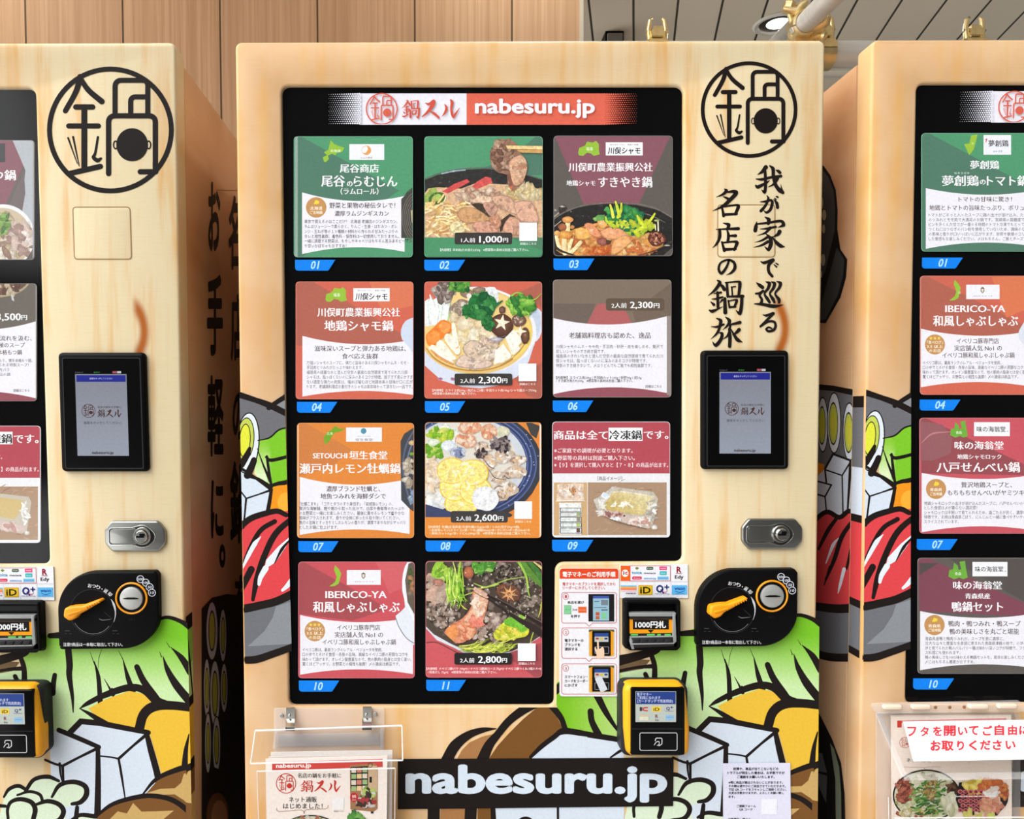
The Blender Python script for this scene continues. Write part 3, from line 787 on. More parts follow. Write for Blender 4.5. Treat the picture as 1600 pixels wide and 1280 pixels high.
WIN = rnd_poly([(440,134,13),(1068,134,13),(1067,878,11),(868,879,15),(866,1103,10),(452,1103,11)], 6)
winw = [(p.x, p.z) for p in (at(*q, 0.0) for q in WIN)]
doorw = rrect(ML, ZD - 0.02, MR, ZTOP, 0.012, 6)
b = B(mats=[DOORW]); b.world = True
b.plate(doorw, [winw], 0.0, 0.045, 0.005)
door = b.build('door', vm, origin=(MC, 0, 0))

# printed artwork on the door film
GREY = (128, 129, 132); BLK = (34, 28, 26); TOFU = (214, 224, 236); BRN = (124, 84, 44); TAN = (203, 168, 104); REDM = (222, 72, 76)
ZA = [(378, 560), (444.2, 560), (450.4, 1104), (384, 1104)]
ZB = [(380, 1105.5), (1279, 1105.5), (1277, 1340), (380, 1340)]
ZC = [(869.5, 881), (1281, 881), (1279, 1105.5), (869.5, 1105.5)]
a = B(front(0.0), 0.00025, 4e-6)
def zoned(zones, fn):
    d0 = a.d; top = d0
    for zc in zones:
        a.clip = zc; a.d = d0; fn(); top = max(top, a.d)
    a.d = top
def green(px, py):
    t = max(0, min(1, (py - 965)/125.0)); s_ = max(0, min(1, abs(px - 1125)/150.0))
    return mixc((124, 196, 44), (205, 233, 172), max(0, min(1, t*1.15 - 0.45*s_*(1 - t) + 0.05)))
def green2(px, py):
    t = max(0, min(1, (px - 880)/95.0)); return mixc((122, 190, 36), (196, 224, 140), t)
def art_bc():
    # cabbage
    a.zoom(None)
    a.poly([(1022,985),(1065,990),(1100,976),(1160,961),(1247,962),(1290,978),(1290,1120),(1225,1140),(1100,1170),(1022,1150)], (160,210,90), colf=green, cell=16)
    a.zoom('Z8'); a.poly([(462,680),(560,655),(655,640),(665,760),(465,760)], (200,226,176))
    a.poly([(462,590),(560,600),(640,605),(600,655),(462,680)], (112,92,66))
    a.zoom(None)
    a.poly([(862,1072),(884,1058),(975,1055),(980,1160),(880,1142)], (150,205,70), colf=green2, cell=12)
    a.zoom('Z8')
    a.stroke([(455,610),(560,585),(660,555),(690,530)], [60,50,44,40], BLK); a.stroke([(462,668),(560,648),(655,640)], [18,16,26], BLK)
    a.stroke([(640,560),(664,640),(662,760)], [26,30,34], BLK)
    a.stroke([(818,455),(870,452),(930,450)], [30,36,40], BLK); a.stroke([(1400,380),(1480,350),(1560,372),(1620,412)], [14,20,24,34], BLK)
    for p, w in [([(918,520),(924,620),(920,680),(934,800),(936,890)],[38,38,34,20,6]), ([(1064,600),(1085,690),(1092,840)],[4,24,30]), ([(1042,545),(1066,620)],[2,5]), ([(1228,590),(1252,690),(1278,770)],[4,26,34]), ([(1205,540),(1232,600)],[2,5]),
                 ([(1306,632),(1340,710),(1400,800),(1432,850)],[32,38,44,46]), ([(1455,570),(1480,650),(1530,740),(1610,840)],[3,30,46,50]), ([(1437,545),(1447,575)],[2,6]), ([(1502,520),(1560,580),(1610,660)],[3,34,46]), ([(1478,490),(1495,520)],[2,4]),
                 ([(1118,700),(1140,740),(1165,790)],[3,8,20]), ([(1160,755),(1165,790)],[10,22]), ([(612,685),(634,740),(640,780)],[26,30,34]), ([(838,678),(826,740),(822,780)],[26,32,36]), ([(1085,640),(1092,580),(1110,530)],[2,3,2])]:
        a.stroke(p, w, BLK)
    a.zoom('B6')
    a.stroke([(270,845),(330,960),(412,1085)], [44,34,12], BLK); a.stroke([(236,948),(245,1010),(290,1100)], [36,36,44], BLK); a.stroke([(20,835),(60,800),(75,780)], [46,46,40], BLK)
    # yellow pepper
    a.zoom('A6')
    YEL = (236, 190, 62)
    a.poly([(1050,196),(1140,150),(1250,112),(1330,128),(1380,172),(1320,200),(1290,300),(1120,268)], YEL)
    a.poly([(1300,300),(1330,226),(1400,200),(1580,205),(1580,500),(1400,540),(1345,330)], YEL)
    a.stroke([(1008,197),(1050,170),(1140,128),(1250,95),(1320,108),(1380,160),(1425,178)], [4,22,30,34,36,44,40], BLK)
    a.stroke([(1008,196),(1060,225),(1135,275)], [4,20,34], BLK); a.stroke([(1290,300),(1315,225),(1370,185),(1460,182),(1570,196)], [46,46,48,42,40], BLK)
    a.stroke([(1530,320),(1512,400),(1502,500)], [6,22,34], BLK)
    # shiitake behind the tofu
    a.poly([(1395,540),(1440,505),(1580,455),(1580,760),(1395,760)], BRN)
    a.poly([(1400,590),(1470,560),(1510,520),(1530,480),(1580,480),(1580,660),(1460,640),(1440,600)], TAN)
    a.stroke([(1395,536),(1440,505),(1500,490),(1580,452)], [10,24,30,34], BLK)
    # tofu blocks
    a.poly([(150,438),(235,365),(310,322),(600,362),(600,760),(150,760)], TOFU)
    a.poly([(860,310),(905,300),(975,312),(1015,262),(1335,312),(1365,500),(1370,760),(860,760)], TOFU)
    a.stroke([(150,436),(235,360),(310,316),(450,336),(600,360)], [10,26,30,28,26], BLK); a.stroke([(150,428),(152,444)], [8,10], BLK)
    a.stroke([(535,442),(575,415),(610,395)], [8,14,12], BLK)
    a.stroke([(905,300),(1000,340),(1095,382)], [24,24,22], BLK); a.stroke([(1095,384),(1000,430),(918,472)], [16,12,14], BLK); a.stroke([(835,443),(880,462),(918,472)], [12,12,12], BLK)
    a.stroke([(918,472),(919,540),(922,600)], [14,12,10], BLK); a.stroke([(1090,385),(1086,550),(1075,760)], [22,28,34], BLK)
    a.stroke([(955,315),(1012,258),(1100,266),(1335,312)], [28,28,28,24], BLK, smooth=0); a.stroke([(1335,314),(1260,375),(1190,436)], [18,12,14], BLK); a.stroke([(1095,424),(1150,430),(1190,438)], [8,8,10], BLK)
    a.stroke([(1188,438),(1200,520),(1215,640)], [12,12,6], BLK); a.stroke([(1325,312),(1345,400),(1375,530),(1385,640)], [22,30,32,34], BLK)
    # front shiitake and cauliflower, seen whole on the left machine
    a.shift = Vector((-L_OFF, 0, 0)); oc = a.clip; dx = at(1088, 980).x - at(101, 980).x
    a.clip = [(p[0] - 987, p[1]) for p in oc]
    a.zoom('A4')
    a.poly([(780,1060),(860,968),(960,925),(1060,890),(1130,860),(1130,1330),(700,1330)], BRN)
    a.poly([(800,1040),(870,1018),(950,1015),(985,985),(1000,935),(1040,935),(1080,985),(1140,980),(1140,1150),(1060,1140),(1000,1080),(950,1048),(880,1050),(820,1060)], TAN)
    a.stroke([(770,1055),(850,965),(960,915),(1050,890),(1130,858)], [8,22,30,32,34], BLK)
    a.poly([(505,1185),(600,1115),(720,1075),(830,1064),(950,1092),(1060,1180),(1100,1340),(400,1340)], BRN)
    a.poly([(590,1190),(640,1140),(690,1152),(724,1095),(770,1142),(850,1140),(945,1136),(880,1190),(900,1260),(700,1280)], TAN)
    a.stroke([(500,1190),(600,1108),(720,1068),(830,1056),(950,1085),(1060,1175),(1090,1240)], [10,22,26,26,28,32,34], BLK)
    CAU = (219, 234, 206)
    a.poly([(15,1240),(28,1060),(60,1015),(140,1010),(195,965),(265,950),(330,985),(400,980),(465,1010),(472,1055),(440,1095),(395,1108),(345,1130),(350,1240)], CAU, smooth=3)
    a.poly([(330,1240),(380,1190),(440,1160),(520,1170),(560,1240)], CAU)
    for p, w in [([(22,1062),(50,1020),(100,1002),(142,1022)],[12,20,22,18]), ([(140,1030),(185,968),(260,952),(320,975)],[20,22,24,16]), ([(283,1062),(325,998),(400,980),(462,1003),(470,1050),(438,1090),(392,1100)],[14,24,26,28,30,26,18]),
                 ([(95,1052),(160,1033),(215,1048),(232,1082)],[12,16,18,18]), ([(45,1180),(42,1130),(60,1090),(110,1074),(170,1090),(192,1130),(182,1182)],[16,18,20,24,26,28,26]), ([(0,1110),(30,1112)],[20,18]), ([(200,1102),(260,1085),(320,1102),(346,1142),(318,1190),(250,1200)],[16,24,26,28,26,18]),
                 ([(420,1118),(416,1160),(412,1200)],[22,26,26]), ([(392,1185),(440,1160),(520,1168)],[16,22,26]), ([(325,880),(330,940),(345,1000)],[14,10,6])]:
        a.stroke(p, w, BLK)
    a.shift = Vector((0, 0, 0)); a.clip = oc
zoned([ZB, ZC], art_bc)
def art_b():
    a.zoom('P6')
    a.poly([(820,550),(900,430),(1000,320),(1130,190),(1280,65),(1345,60),(1420,150),(1480,280),(1230,490),(1190,560),(1190,1250),(720,1250),(720,700)], (122,82,40))
    a.poly([(530,560),(580,470),(650,400),(760,350),(890,318),(800,410),(730,560),(620,1250),(380,1250),(390,985)], (172,122,76))
    a.stroke([(440,570),(520,430),(640,335),(770,290),(890,278)], [100,98,72,48,6], BLK); a.stroke([(760,570),(820,430),(900,330),(1000,210),(1130,110),(1260,40)], [105,86,66,70,80,86], BLK)
    a.stroke([(1340,40),(1420,120),(1470,190),(1505,290)], [50,56,50,46], BLK)
    a.stroke([(1195,530),(1300,430),(1400,355),(1490,292),(1620,318)], [30,44,46,48,44], BLK)
    a.poly([(1290,545),(1330,500),(1470,360),(1520,330),(1700,350),(1700,560)], TOFU)
    a.poly([(880,980),(1700,980),(1700,1250),(900,1250)], TOFU)
    a.stroke([(330,980),(325,1250)], 108, BLK, smooth=0); a.stroke([(662,980),(650,1250)], 106, BLK, smooth=0); a.stroke([(858,980),(868,1250)], 44, BLK, smooth=0); a.stroke([(1438,980),(1440,1250)], 22, BLK, smooth=0)
    a.poly(ell(1150,1160,80,85,20), (219,234,206)); a.stroke(ell(1150,1160,80,85,14,180,360), 26, BLK, smooth=0)
zoned([ZB], art_b)
# left pillar, seen whole on the right machine: black pot, eggs, tofu, carrot, red meat
def art_a():
    oc = [(378,560),(447,560),(452,1104),(384,1104)]
    a.shift = Vector((-R_OFF, 0, 0)); a.clip = [(1353.5,560),(1423.6,560),(1422,1100),(1348,1100)]
    a.zoom('A8')
    a.poly([(250,240),(400,290),(500,320),(620,390),(620,620),(250,700)], (112,112,116)); a.poly([(520,322),(620,262),(620,390)], (138,140,144))
    a.poly([(410,600),(430,515),(490,500),(540,458),(620,436),(620,780),(470,780),(400,700)], (150,205,70), colf=lambda x, y: mixc((140,200,60), (222,238,190), max(0, min(1, (y - 690)/50))) if x < 1395 else (126,196,46), cell=10)
    a.poly([(300,660),(490,792),(470,930),(340,1000),(250,1000),(250,640)], TOFU)
    a.poly([(480,790),(530,760),(565,758),(620,735),(620,940),(500,915),(460,925)], (240,150,34)); a.poly(ell(575,862,52,58,22), (250,176,58))
    a.poly([(250,1100),(300,1020),(360,965),(450,930),(520,915),(620,900),(620,1500),(250,1500)], REDM)
    a.stroke([(250,232),(330,262),(420,292),(500,322),(620,382)], [34,34,30,36,34], BLK); a.stroke([(490,335),(540,300),(620,252)], [26,26,30], BLK)
    a.poly(ell(366,530,68,172,28,0,360,6), BLK); a.poly(ell(366,530,61,165,28,0,360,6), (226,232,240))
    a.poly(ell(356,508,50,122,24,0,360,6), BLK); a.poly(ell(356,508,45,116,24,0,360,6), (196,208,92)); a.poly(ell(352,515,33,94,22,0,360,6), BLK); a.poly(ell(352,515,28,88,22,0,360,6), (226,228,66))
    a.stroke([(378,560),(360,600),(330,650)], [20,34,36], BLK); a.stroke([(400,625),(390,650),(360,710)], [34,36,40], BLK)
    a.stroke([(425,516),(490,500),(545,456),(620,438)], [6,9,9,9], BLK); a.stroke([(468,608),(500,625),(620,596)], [14,20,18], BLK); a.stroke([(472,604),(480,680),(492,770)], [14,16,14], BLK); a.stroke([(420,560),(450,650),(486,740)], [3,10,18], BLK); a.stroke([(350,710),(420,730),(490,775)], [18,18,20], BLK)
    a.stroke([(250,645),(300,655),(400,720),(492,790)], [14,16,16,18], BLK); a.stroke([(492,790),(420,815),(350,838),(260,715)], [14,8,9,6], BLK, smooth=0); a.stroke([(350,838),(340,920),(330,1000)], [12,10,12], BLK); a.stroke([(490,795),(478,860),(465,920)], [18,22,22], BLK)
    a.stroke([(480,770),(530,755),(565,750),(620,735)], [16,22,26,24], BLK)
    a.stroke([(250,1070),(310,1000),(370,950),(450,922),(520,908),(570,930)], [36,34,34,32,30,26], BLK)
    a.stroke([(505,965),(430,1010),(375,1090),(325,1200)], [26,26,24,20], BLK); a.stroke([(620,935),(510,1030),(440,1160),(395,1290),(370,1400)], [30,34,34,34,20], BLK)
    a.stroke([(425,1050),(390,1090),(350,1160),(310,1240)], [4,26,22,8], (230,236,244)); a.stroke([(300,1040),(285,1100),(262,1200)], [6,20,14], (230,236,244))
    a.poly([(592,1045),(520,1105),(450,1180),(440,1230),(500,1195),(560,1110)], (230,236,244)); a.stroke([(592,1060),(540,1120),(495,1200)], [6,18,4], BLK)
    a.zoom('A7')
    a.stroke([(402,15),(375,60),(366,95)], [30,24,16], (230,236,244)); a.stroke([(530,75),(505,105),(482,125)], [26,22,14], (230,236,244)); a.stroke([(330,20),(280,110),(225,200)], [34,32,20], BLK)
    a.poly([(230,215),(350,205),(450,180),(560,140),(560,420),(420,450),(330,480),(230,480)], (112,114,119)); a.poly([(300,405),(385,330),(430,260),(448,205),(560,170),(560,390)], (140,143,148))
    a.stroke([(230,222),(300,215),(370,200),(450,180),(560,130)], [40,42,40,40,42], BLK); a.stroke([(230,472),(330,472),(420,445),(560,395)], [34,38,36,34], BLK)
    a.shift = Vector((0, 0, 0)); a.clip = None
art_a()
a.zoom(None); a.clip = None
wrap = a.build('wrap_print', door, origin=(MC, -0.0003, 0), smooth=False)

# the film turns round the right edge of the door
a = B(sideplane(MR, 1), 0.0003)
def sidep(y, h): return None
a.mapf = lambda u, v, d: Vector((MR + d, u/1000.0, at(1277, v).z))
for v0, v1, c in ((962, 985, BLK), (985, 1040, (150, 205, 80)), (1040, 1092, (196, 226, 150)), (1092, 1108, BLK), (1108, 1192, (222, 178, 60)), (1192, 1210, BLK), (1210, 1248, BRN), (1248, 1340, TAN)):
    a.rect(6, v0, 43, v1, c)
a.stroke([(10, 985), (25, 1040), (38, 1092)], [6, 10, 6], BLK)
a.build('edge_print', door, smooth=False)
a = B(front(0.0), 0.0003)
a.mapf = lambda u, v, d: Vector((ML - d, u/1000.0, at(380, v).z))
for v0, v1, c in ((622, 640, BLK), (640, 735, (112, 112, 116)), (735, 810, TOFU), (810, 822, BLK), (822, 944, REDM), (944, 956, BLK), (956, 1022, (118, 120, 124)), (1022, 1034, BLK)):
    a.rect(6, v0, 43, v1, c)
a.build('edge_print', door, smooth=False)

# display window
b = B(mats=[BACKING]); b.world = True
b.plate([(p.x, p.z) for p in (at(*q, 0.0) for q in rnd_poly([(432,126,8),(1076,126,8),(1075,886,8),(876,887,8),(874,1111,8),(444,1111,8)], 3))], [], 0.0080, 0.016)
win = b.build('display_window', vm, origin=(MC, 0.016, 0.6))
b = B(mats=[GLASS]); b.world = True
b.plate([(p.x, p.z) for p in (at(*q, 0.0) for q in rnd_poly([(438.5,132.5,12),(1069.5,132.5,12),(1068.5,879.5,10),(869.5,880.5,14),(867.5,1104.5,9),(450.5,1104.5,10)], 4))], [], 0.0022, 0.0028)
b.build('glass_pane', win)
a = B(front(0.0078), 0.0001, mats=[CARDS])
a.rect(562, 146, 729, 195, (236, 235, 244)); a.rect(729, 146, 945, 195, (222, 104, 82))
for i in range(15):
    for j in range(15):
        t = i/15.0; x = 514 + i*3.4 + (1.7 if j % 2 else 0); y = 147.6 + j*3.27
        r_ = 0.35 + 1.55*t
        a.poly(ell(x, y, min(r_, 1.95), min(r_, 1.95), 7), (236, 235, 244)); t2 = 1 - t
        a.poly(ell(945 + i*3.4 + (1.7 if j % 2 else 0), y, min(0.3 + 1.7*t2, 1.95), min(0.3 + 1.7*t2, 1.95), 7), (222, 104, 82))
a.clip = [(560, 146), (729, 146), (729, 195), (560, 195)]
emblem(a, 596.5, 171, 25, (214, 98, 78))
a.clip = None
a.zoom('LG'); brush_logo(a, 315, 195, 1352, 520, (206, 84, 66)); a.zoom(None)
a.text('nabesuru.jp', 0, 0, 0, 0, (238, 238, 246), 0.030, box=(742, 155, 929, 185.5), res=4)
a.build('header_sign', win, smooth=False)
TAGS = [(461,406,524,423),(663,406,727,423),(865,404,929,422),(464,628,527,645),(664,627,727,645),(864,626,927,644),(466,846,529,863),(665,845,728,862),(863,844,927,862),(467,1064,530,1081),(666,1063,728,1080)]
for i, (x0, y0, x1, y1) in enumerate(TAGS):
    a = B(front(0.0060), 0.0003, mats=[CARDS])
    o_ = rnd_poly([(x0, y0), (x1, y0), (x1 - 11, y1, 3), (x0, y1, 5)], 4)
    a.plate(o_, [], 0.0060, 0.0078, 0.0003, col=(16, 130, 238))
    n_ = '%02d' % (i + 1); xm = (x0 + x1)/2
    gv = glyphs(n_)[0]; gw = (max(v[0] for v in gv) - min(v[0] for v in gv))*15.5
    a.text(n_, xm - gw/2 - 1.5, (y0 + y1)/2 - 0.3, xm + gw/2 - 1.5, 17.5, (176, 226, 252), 0.022, skew=0.2, anchor=0.345)
    tg = a.build('number_tag', win, smooth=False)

# touch screen
b = B(mats=[BLACK]); b.zoom('Z4')
b.plate(rrect(932, 445, 1428, 1122, 26), [], -0.010, 0.002, 0.006, mapy=-0.008); ts = b.build('touch_screen', vm)
b = B(mats=[DKGREY]); b.zoom('Z4'); b.plate(rrect(958, 474, 1404, 1106, 10), [rrect(964, 480, 1398, 1100, 8)], -0.0108, -0.009, 0, mapy=-0.008); b.build('inner_bezel', ts)
b = B(mats=[BLACKG]); b.zoom('Z4'); b.plate(rrect(964, 480, 1398, 1100, 8), [], -0.0104, -0.009, 0, mapy=-0.008); b.build('screen_glass', ts)
a = B(front(-0.0104), 0.0002, mats=[SCREEN]); a.zoom('Z4')
a.poly([(1033,568),(1325,568),(1325,1032),(1033,1032)], (128,132,142), colf=lambda x, y: mixc((120,122,132), (136,142,154), (y - 580)/130), cell=20)
a.rect(1040, 574, 1320, 612, (36, 40, 128)); a.text('画面をタッチしてください', 1115, 593, 1245, 12, (190,194,214))
a.text('にほんご', 1034, 558, 1080, 9, (110,110,116)); a.text('販売中', 1140, 558, 1174, 9, (60,140,60)); a.rect(1246, 551, 1270, 563, (150,70,80)); a.rect(1272, 551, 1295, 563, (170,170,176))
emblem(a, 1103, 777, 39, (72, 40, 36))
a.text('名店の鍋をお手軽に', 1155, 756, 1290, 15, (84, 70, 68)); brush_logo(a, 1152, 770, 1290, 812, (70, 42, 36))
a.text('画面をタッチしてください', 1074, 844, 1288, 17, (92, 90, 96)); a.text('nabesuru.jp', 0, 0, 0, 0, (64, 52, 52), 0.02, box=(1116, 1006, 1238, 1026))
a.build('display', ts, smooth=False)

# blind push cover above it: a shallow square plate in the same film
b = B(mats=[DOORW]); b.plate(rrect(1122, 321, 1210, 401, 5), [], -0.0005, 0.001, 0.0004); pc = b.build('push_cover', vm, origin=(MC, 0, 0))
a = B(front(0.0), 0.00055); a.frame(1121.4, 320.4, 1210.6, 401.6, 1.5, (160, 124, 82), 5); a.build('groove', pc, smooth=False)

# lock
b = B(mats=[STEEL]); b.zoom('Z6'); b.plate(rnd_poly([(1198,602,26),(1462,602,26),(1503,650,40),(1503,730,40),(1462,776,26),(1198,776,26),(1158,730,40),(1158,650,40)], 5), [], -0.007, 0.002, 0.003, mapy=-0.004); lk = b.build('lock_plate', vm)
b = B(mats=[DKGREY]); b.zoom('Z6'); kh = rnd_poly([(1186,645,20),(1316,643,10),(1390,622,60),(1466,690,70),(1390,756,60),(1316,735,10),(1186,735,20)], 6); b.plate(kh, [], -0.0076, -0.006, 0, mapy=-0.004); b.build('recess', lk)
b = B(mats=[CHROME]); b.zoom('Z6')
kh2 = rnd_poly([(1182,640,20),(1316,638,10),(1390,616,64),(1472,690,74),(1390,762,64),(1316,740,10),(1182,740,20)], 6); b.plate(kh2, [kh], -0.0082, -0.006, 0.0003, mapy=-0.004); b.build('trim_ring', lk)
b = B(mats=[STEEL]); b.zoom('Z6'); b.plate(rnd_poly([(1190,649,18),(1316,647,10),(1340,640,10),(1340,738,10),(1316,731,10),(1190,731,18)], 5), [], -0.0080, -0.006, 0.0004, mapy=-0.004); b.build('slide', lk)
kc = at(840 + 1378/3.636, 645 + 688/3.636, -0.006)
b = B(mats=[CHROME]); b.lathe(kc, (0, -1, 0), [(0.0165, 0), (0.0165, 0.004), (0.0150, 0.0065), (0.0125, 0.0065), (0.0112, 0.004), (0.0108, 0.009), (0.0095, 0.0105)], 36); cy = b.build('key_cylinder', lk)
b = B(mats=[BLACK]); b.box((kc.x - 0.008, kc.y - 0.0112, kc.z - 0.0016), (kc.x + 0.006, kc.y - 0.0100, kc.z + 0.0016)); b.box((kc.x - 0.002, kc.y - 0.0112, kc.z + 0.0016), (kc.x + 0.007, kc.y - 0.0100, kc.z + 0.006)); b.build('keyhole', cy)

# coin panel
CPY = -0.016
b = B(mats=[BLACK]); b.zoom('Z8')
cpo = [(905, 515), (905, 330)] + ell(1125, 318, 220, 226, 14, 183, 272) + rnd_poly([(1150,91),(1465,88,18),(1482,110,12),(1480,330)], 5)[1:] + ell(1262, 335, 218, 196, 14, 0, 86) + rnd_poly([(1270,533),(915,535,14),(905,515,10)], 4)[1:]
b.plate(cpo, [], CPY, 0.002, 0.004, mapy=CPY); cpn = b.build('coin_panel', vm)
a = B(front(CPY), 0.00025); a.zoom('Z8'); a.poly(ell(1105, 322, 126, 128, 40), (12, 12, 13)); a.build('dial_disc', cpn, smooth=False)
a = B(front(CPY), 0.0003); a.zoom('Z8')
a.ring(ell(1105, 322, 128, 130, 48), 3, (52, 52, 54)); a.stroke(ell(1105, 322, 130, 132, 24, -35, 25), [1,3,5,7,9,11,12,12,12,11,10,9,8,7,6,6,5,5,4,4,3,3,2,2,1], (205, 208, 212), smooth=0); a.stroke(ell(1105, 322, 118, 122, 24, 40, 150), 3, (120, 122, 126), smooth=0)  # pale arcs on the dial are painted highlights
a.stroke([(1142,358),(1160,366),(1205,362)], [3,5,2], (120,122,126)); a.stroke([(1172,320),(1215,360)], 2, (70,70,74))
for ch, x, y, r_ in (('お', 1094, 170, 6), ('つ', 1118, 172, 12), ('り', 1142, 179, 20), ('・', 1163, 189, 28), ('返', 1184, 200, 36), ('却', 1207, 218, 44)):
    a.text(ch, x - (11 if ch != '・' else 3), y, x + (11 if ch != '・' else 3), 25, (226, 226, 228), 0.015, rot=r_)
for n_, x, y in (('500', 1383, 133), ('100', 1413, 153), ('50', 1434, 178), ('10', 1446, 210)):
    a.poly(ell(x, y, 21, 21, 20), (19, 18, 19)); a.ring(ell(x, y, 20, 20, 24), 3.4, (220, 224, 234)); a.text(n_, x - len(n_)*5.6, y, x + len(n_)*5.2, 20, (220, 224, 234), 0.01, anchor=0.36, skew=0.2)
a.text('注意!!商品は一本毎に取出して下さい。', 934, 504, 1270, 23, (228, 228, 230), 0.012)
for x0 in (945, 1215):
    a.rect(x0, 424, x0 + 28, 428, (70, 70, 72)); a.rect(x0, 441, x0 + 10, 444, (66, 66, 68)); a.rect(x0 + 24, 441, x0 + 38, 444, (66, 66, 68))
a.text('コイン', 1308, 362, 1350, 14, (48, 48, 50))
a.build('panel_lettering_glints', cpn, smooth=False)
b = B(mats=[ORANGE]); b.zoom('Z8')
hd = rnd_poly([(975,348,20),(982,298,22),(1030,288,10),(1085,284,8),(1185,248,8),(1198,258,8),(1100,316,10),(1062,336,10),(1040,360,20),(1008,372,22)], 5)
b.plate(hd, [], CPY - 0.016, CPY, 0.004, mapy=CPY - 0.014); rl = b.build('return_lever', cpn)
rp = []; nrm = []
b = B(mats=[ORANGE]); b.zoom('Z8'); b.plate(rnd_poly([(1000,330,6),(1080,308,6),(1088,315,4),(1010,342,6)], 4), [], CPY - 0.0172, CPY - 0.015, 0.0008, mapy=CPY - 0.016)
for k in range(6):
    x, y = 1112 + k*14, 296 - k*6.6; b.plate([(x, y - 6), (x + 4, y - 7), (x + 7, y + 5), (x + 3, y + 7)], [], CPY - 0.0168, CPY - 0.015, 0.0003, mapy=CPY - 0.016)
b.build('grip_ridges', rl)
cs = at(840 + 1330/3.636, 865 + 241/3.636, CPY)
b = B(mats=[ORANGE]); b.lathe(cs, (0, -1, 0), [(0.0285, 0), (0.0285, 0.002), (0.0270, 0.0028), (0.0255, 0.002), (0.0255, 0)], 48); b.build('slot_ring', cpn)
b = B(mats=[BLACK]); b.lathe(cs, (0, -1, 0), [(0.0255, 0), (0.0250, 0.0016), (0.0215, 0.0004)], 40); b.build('slot_collar', cpn)
b = B(mats=[SILVER]); b.lathe(cs, (0, -1, 0), [(0.0205, 0), (0.0200, 0.0035), (0.0185, 0.0042), (0.006, 0.0046), (0.0, 0.0046)], 40); sd = b.build('coin_slot', cpn)
b = B(mats=[BLACK]); b.tube([(cs.x - 0.0135, cs.y - 0.0046, cs.z), (cs.x - 0.006, cs.y - 0.0046, cs.z + 0.0006), (cs.x + 0.006, cs.y - 0.0046, cs.z + 0.0006), (cs.x + 0.0135, cs.y - 0.0046, cs.z)], [0.0006, 0.0018, 0.0018, 0.0006], 8); b.build('slit', sd)

# banknote acceptor
BY = -0.020
b = B(mats=[BLACK]); b.zoom('Z8')
b.plate(rrect(495, 264, 816, 546, 18), [rrect(522, 290, 792, 535, 10)], BY, 0.002, 0.005, mapy=BY); ba = b.build('bill_acceptor', vm)
b = B(mats=[BLACKG]); b.zoom('Z8'); b.plate(rrect(515, 283, 798, 540, 6), [], -0.006, 0.001, 0, mapy=-0.006); b.build('recess', ba)
b = B(mats=[GREYPL, DKGREY]); b.zoom('Z8'); b.plate([(520,338),(786,338),(784,358),(522,358)], [], -0.021, -0.008, 0.001, mapy=-0.02); b.plate([(522,358),(784,358),(782,374),(524,374)], [], -0.019, -0.008, 0.001, mapy=-0.018, m=1); b.build('roller_cover', ba)
a = B(front(-0.017), 0.0003); a.zoom('Z8'); a.plate([(524,372),(770,372),(770,452),(524,456)], [], -0.017, -0.008, 0.0005, col=(244, 158, 30), mapy=-0.017)
a.rect(541, 375, 745, 431, (30, 29, 29)); a.text('1000円札', 556, 404, 728, 42, (238, 238, 238), 0.032, anchor=0.37); a.poly([(625,434),(660,434),(642,452)], (40, 32, 24)); a.build('denomination_plate', ba, smooth=False)
b = B(mats=[DKGREY]); b.zoom('Z8'); b.plate([(524,456),(764,452),(764,470),(524,472)], [], -0.016, -0.008, 0.0005, mapy=-0.016); b.build('light_bar', ba)
for x0, w_ in ((530, 40), (622, 44), (680, 20), (722, 34)):
    b = B(mats=[LEDG]); b.zoom('Z8'); b.plate([(x0,459),(x0 + w_,458),(x0 + w_,466),(x0,467)], [], -0.0166, -0.0158, 0, mapy=-0.0166); b.build('green_lamp', ba)
b = B(mats=[DKGREY, GREYPL]); b.zoom('Z8'); b.plate([(532,480),(772,478),(780,530),(545,540)], [], -0.022, -0.008, 0.003, mapy=-0.022)
for k in range(5): b.plate([(545 + k*46, 488), (580 + k*46, 487), (572 + k*46, 508), (540 + k*46, 510)], [], -0.0235, -0.021, 0.0008, mapy=-0.0235)
b.plate([(528,512),(775,508),(777,515),(532,520)], [], -0.0236, -0.021, 0.0006, mapy=-0.0236, m=1); b.plate([(526,474),(770,470),(772,476),(530,480)], [], -0.0205, -0.012, 0.0005, mapy=-0.0205, m=1); b.build('note_tray', ba)
b = B(mats=[GREYPL]); b.zoom('Z8'); b.plate([(768,340),(783,340),(790,500),(770,520)], [], -0.0215, -0.012, 0.001, mapy=-0.021); b.build('side_guide', ba)
b = B(mats=[GREYPL]); b.zoom('Z8'); b.plate([(528,474),(545,500),(550,545),(536,545),(524,500)], [], -0.0215, -0.012, 0.001, mapy=-0.021); b.build('side_guide', ba)

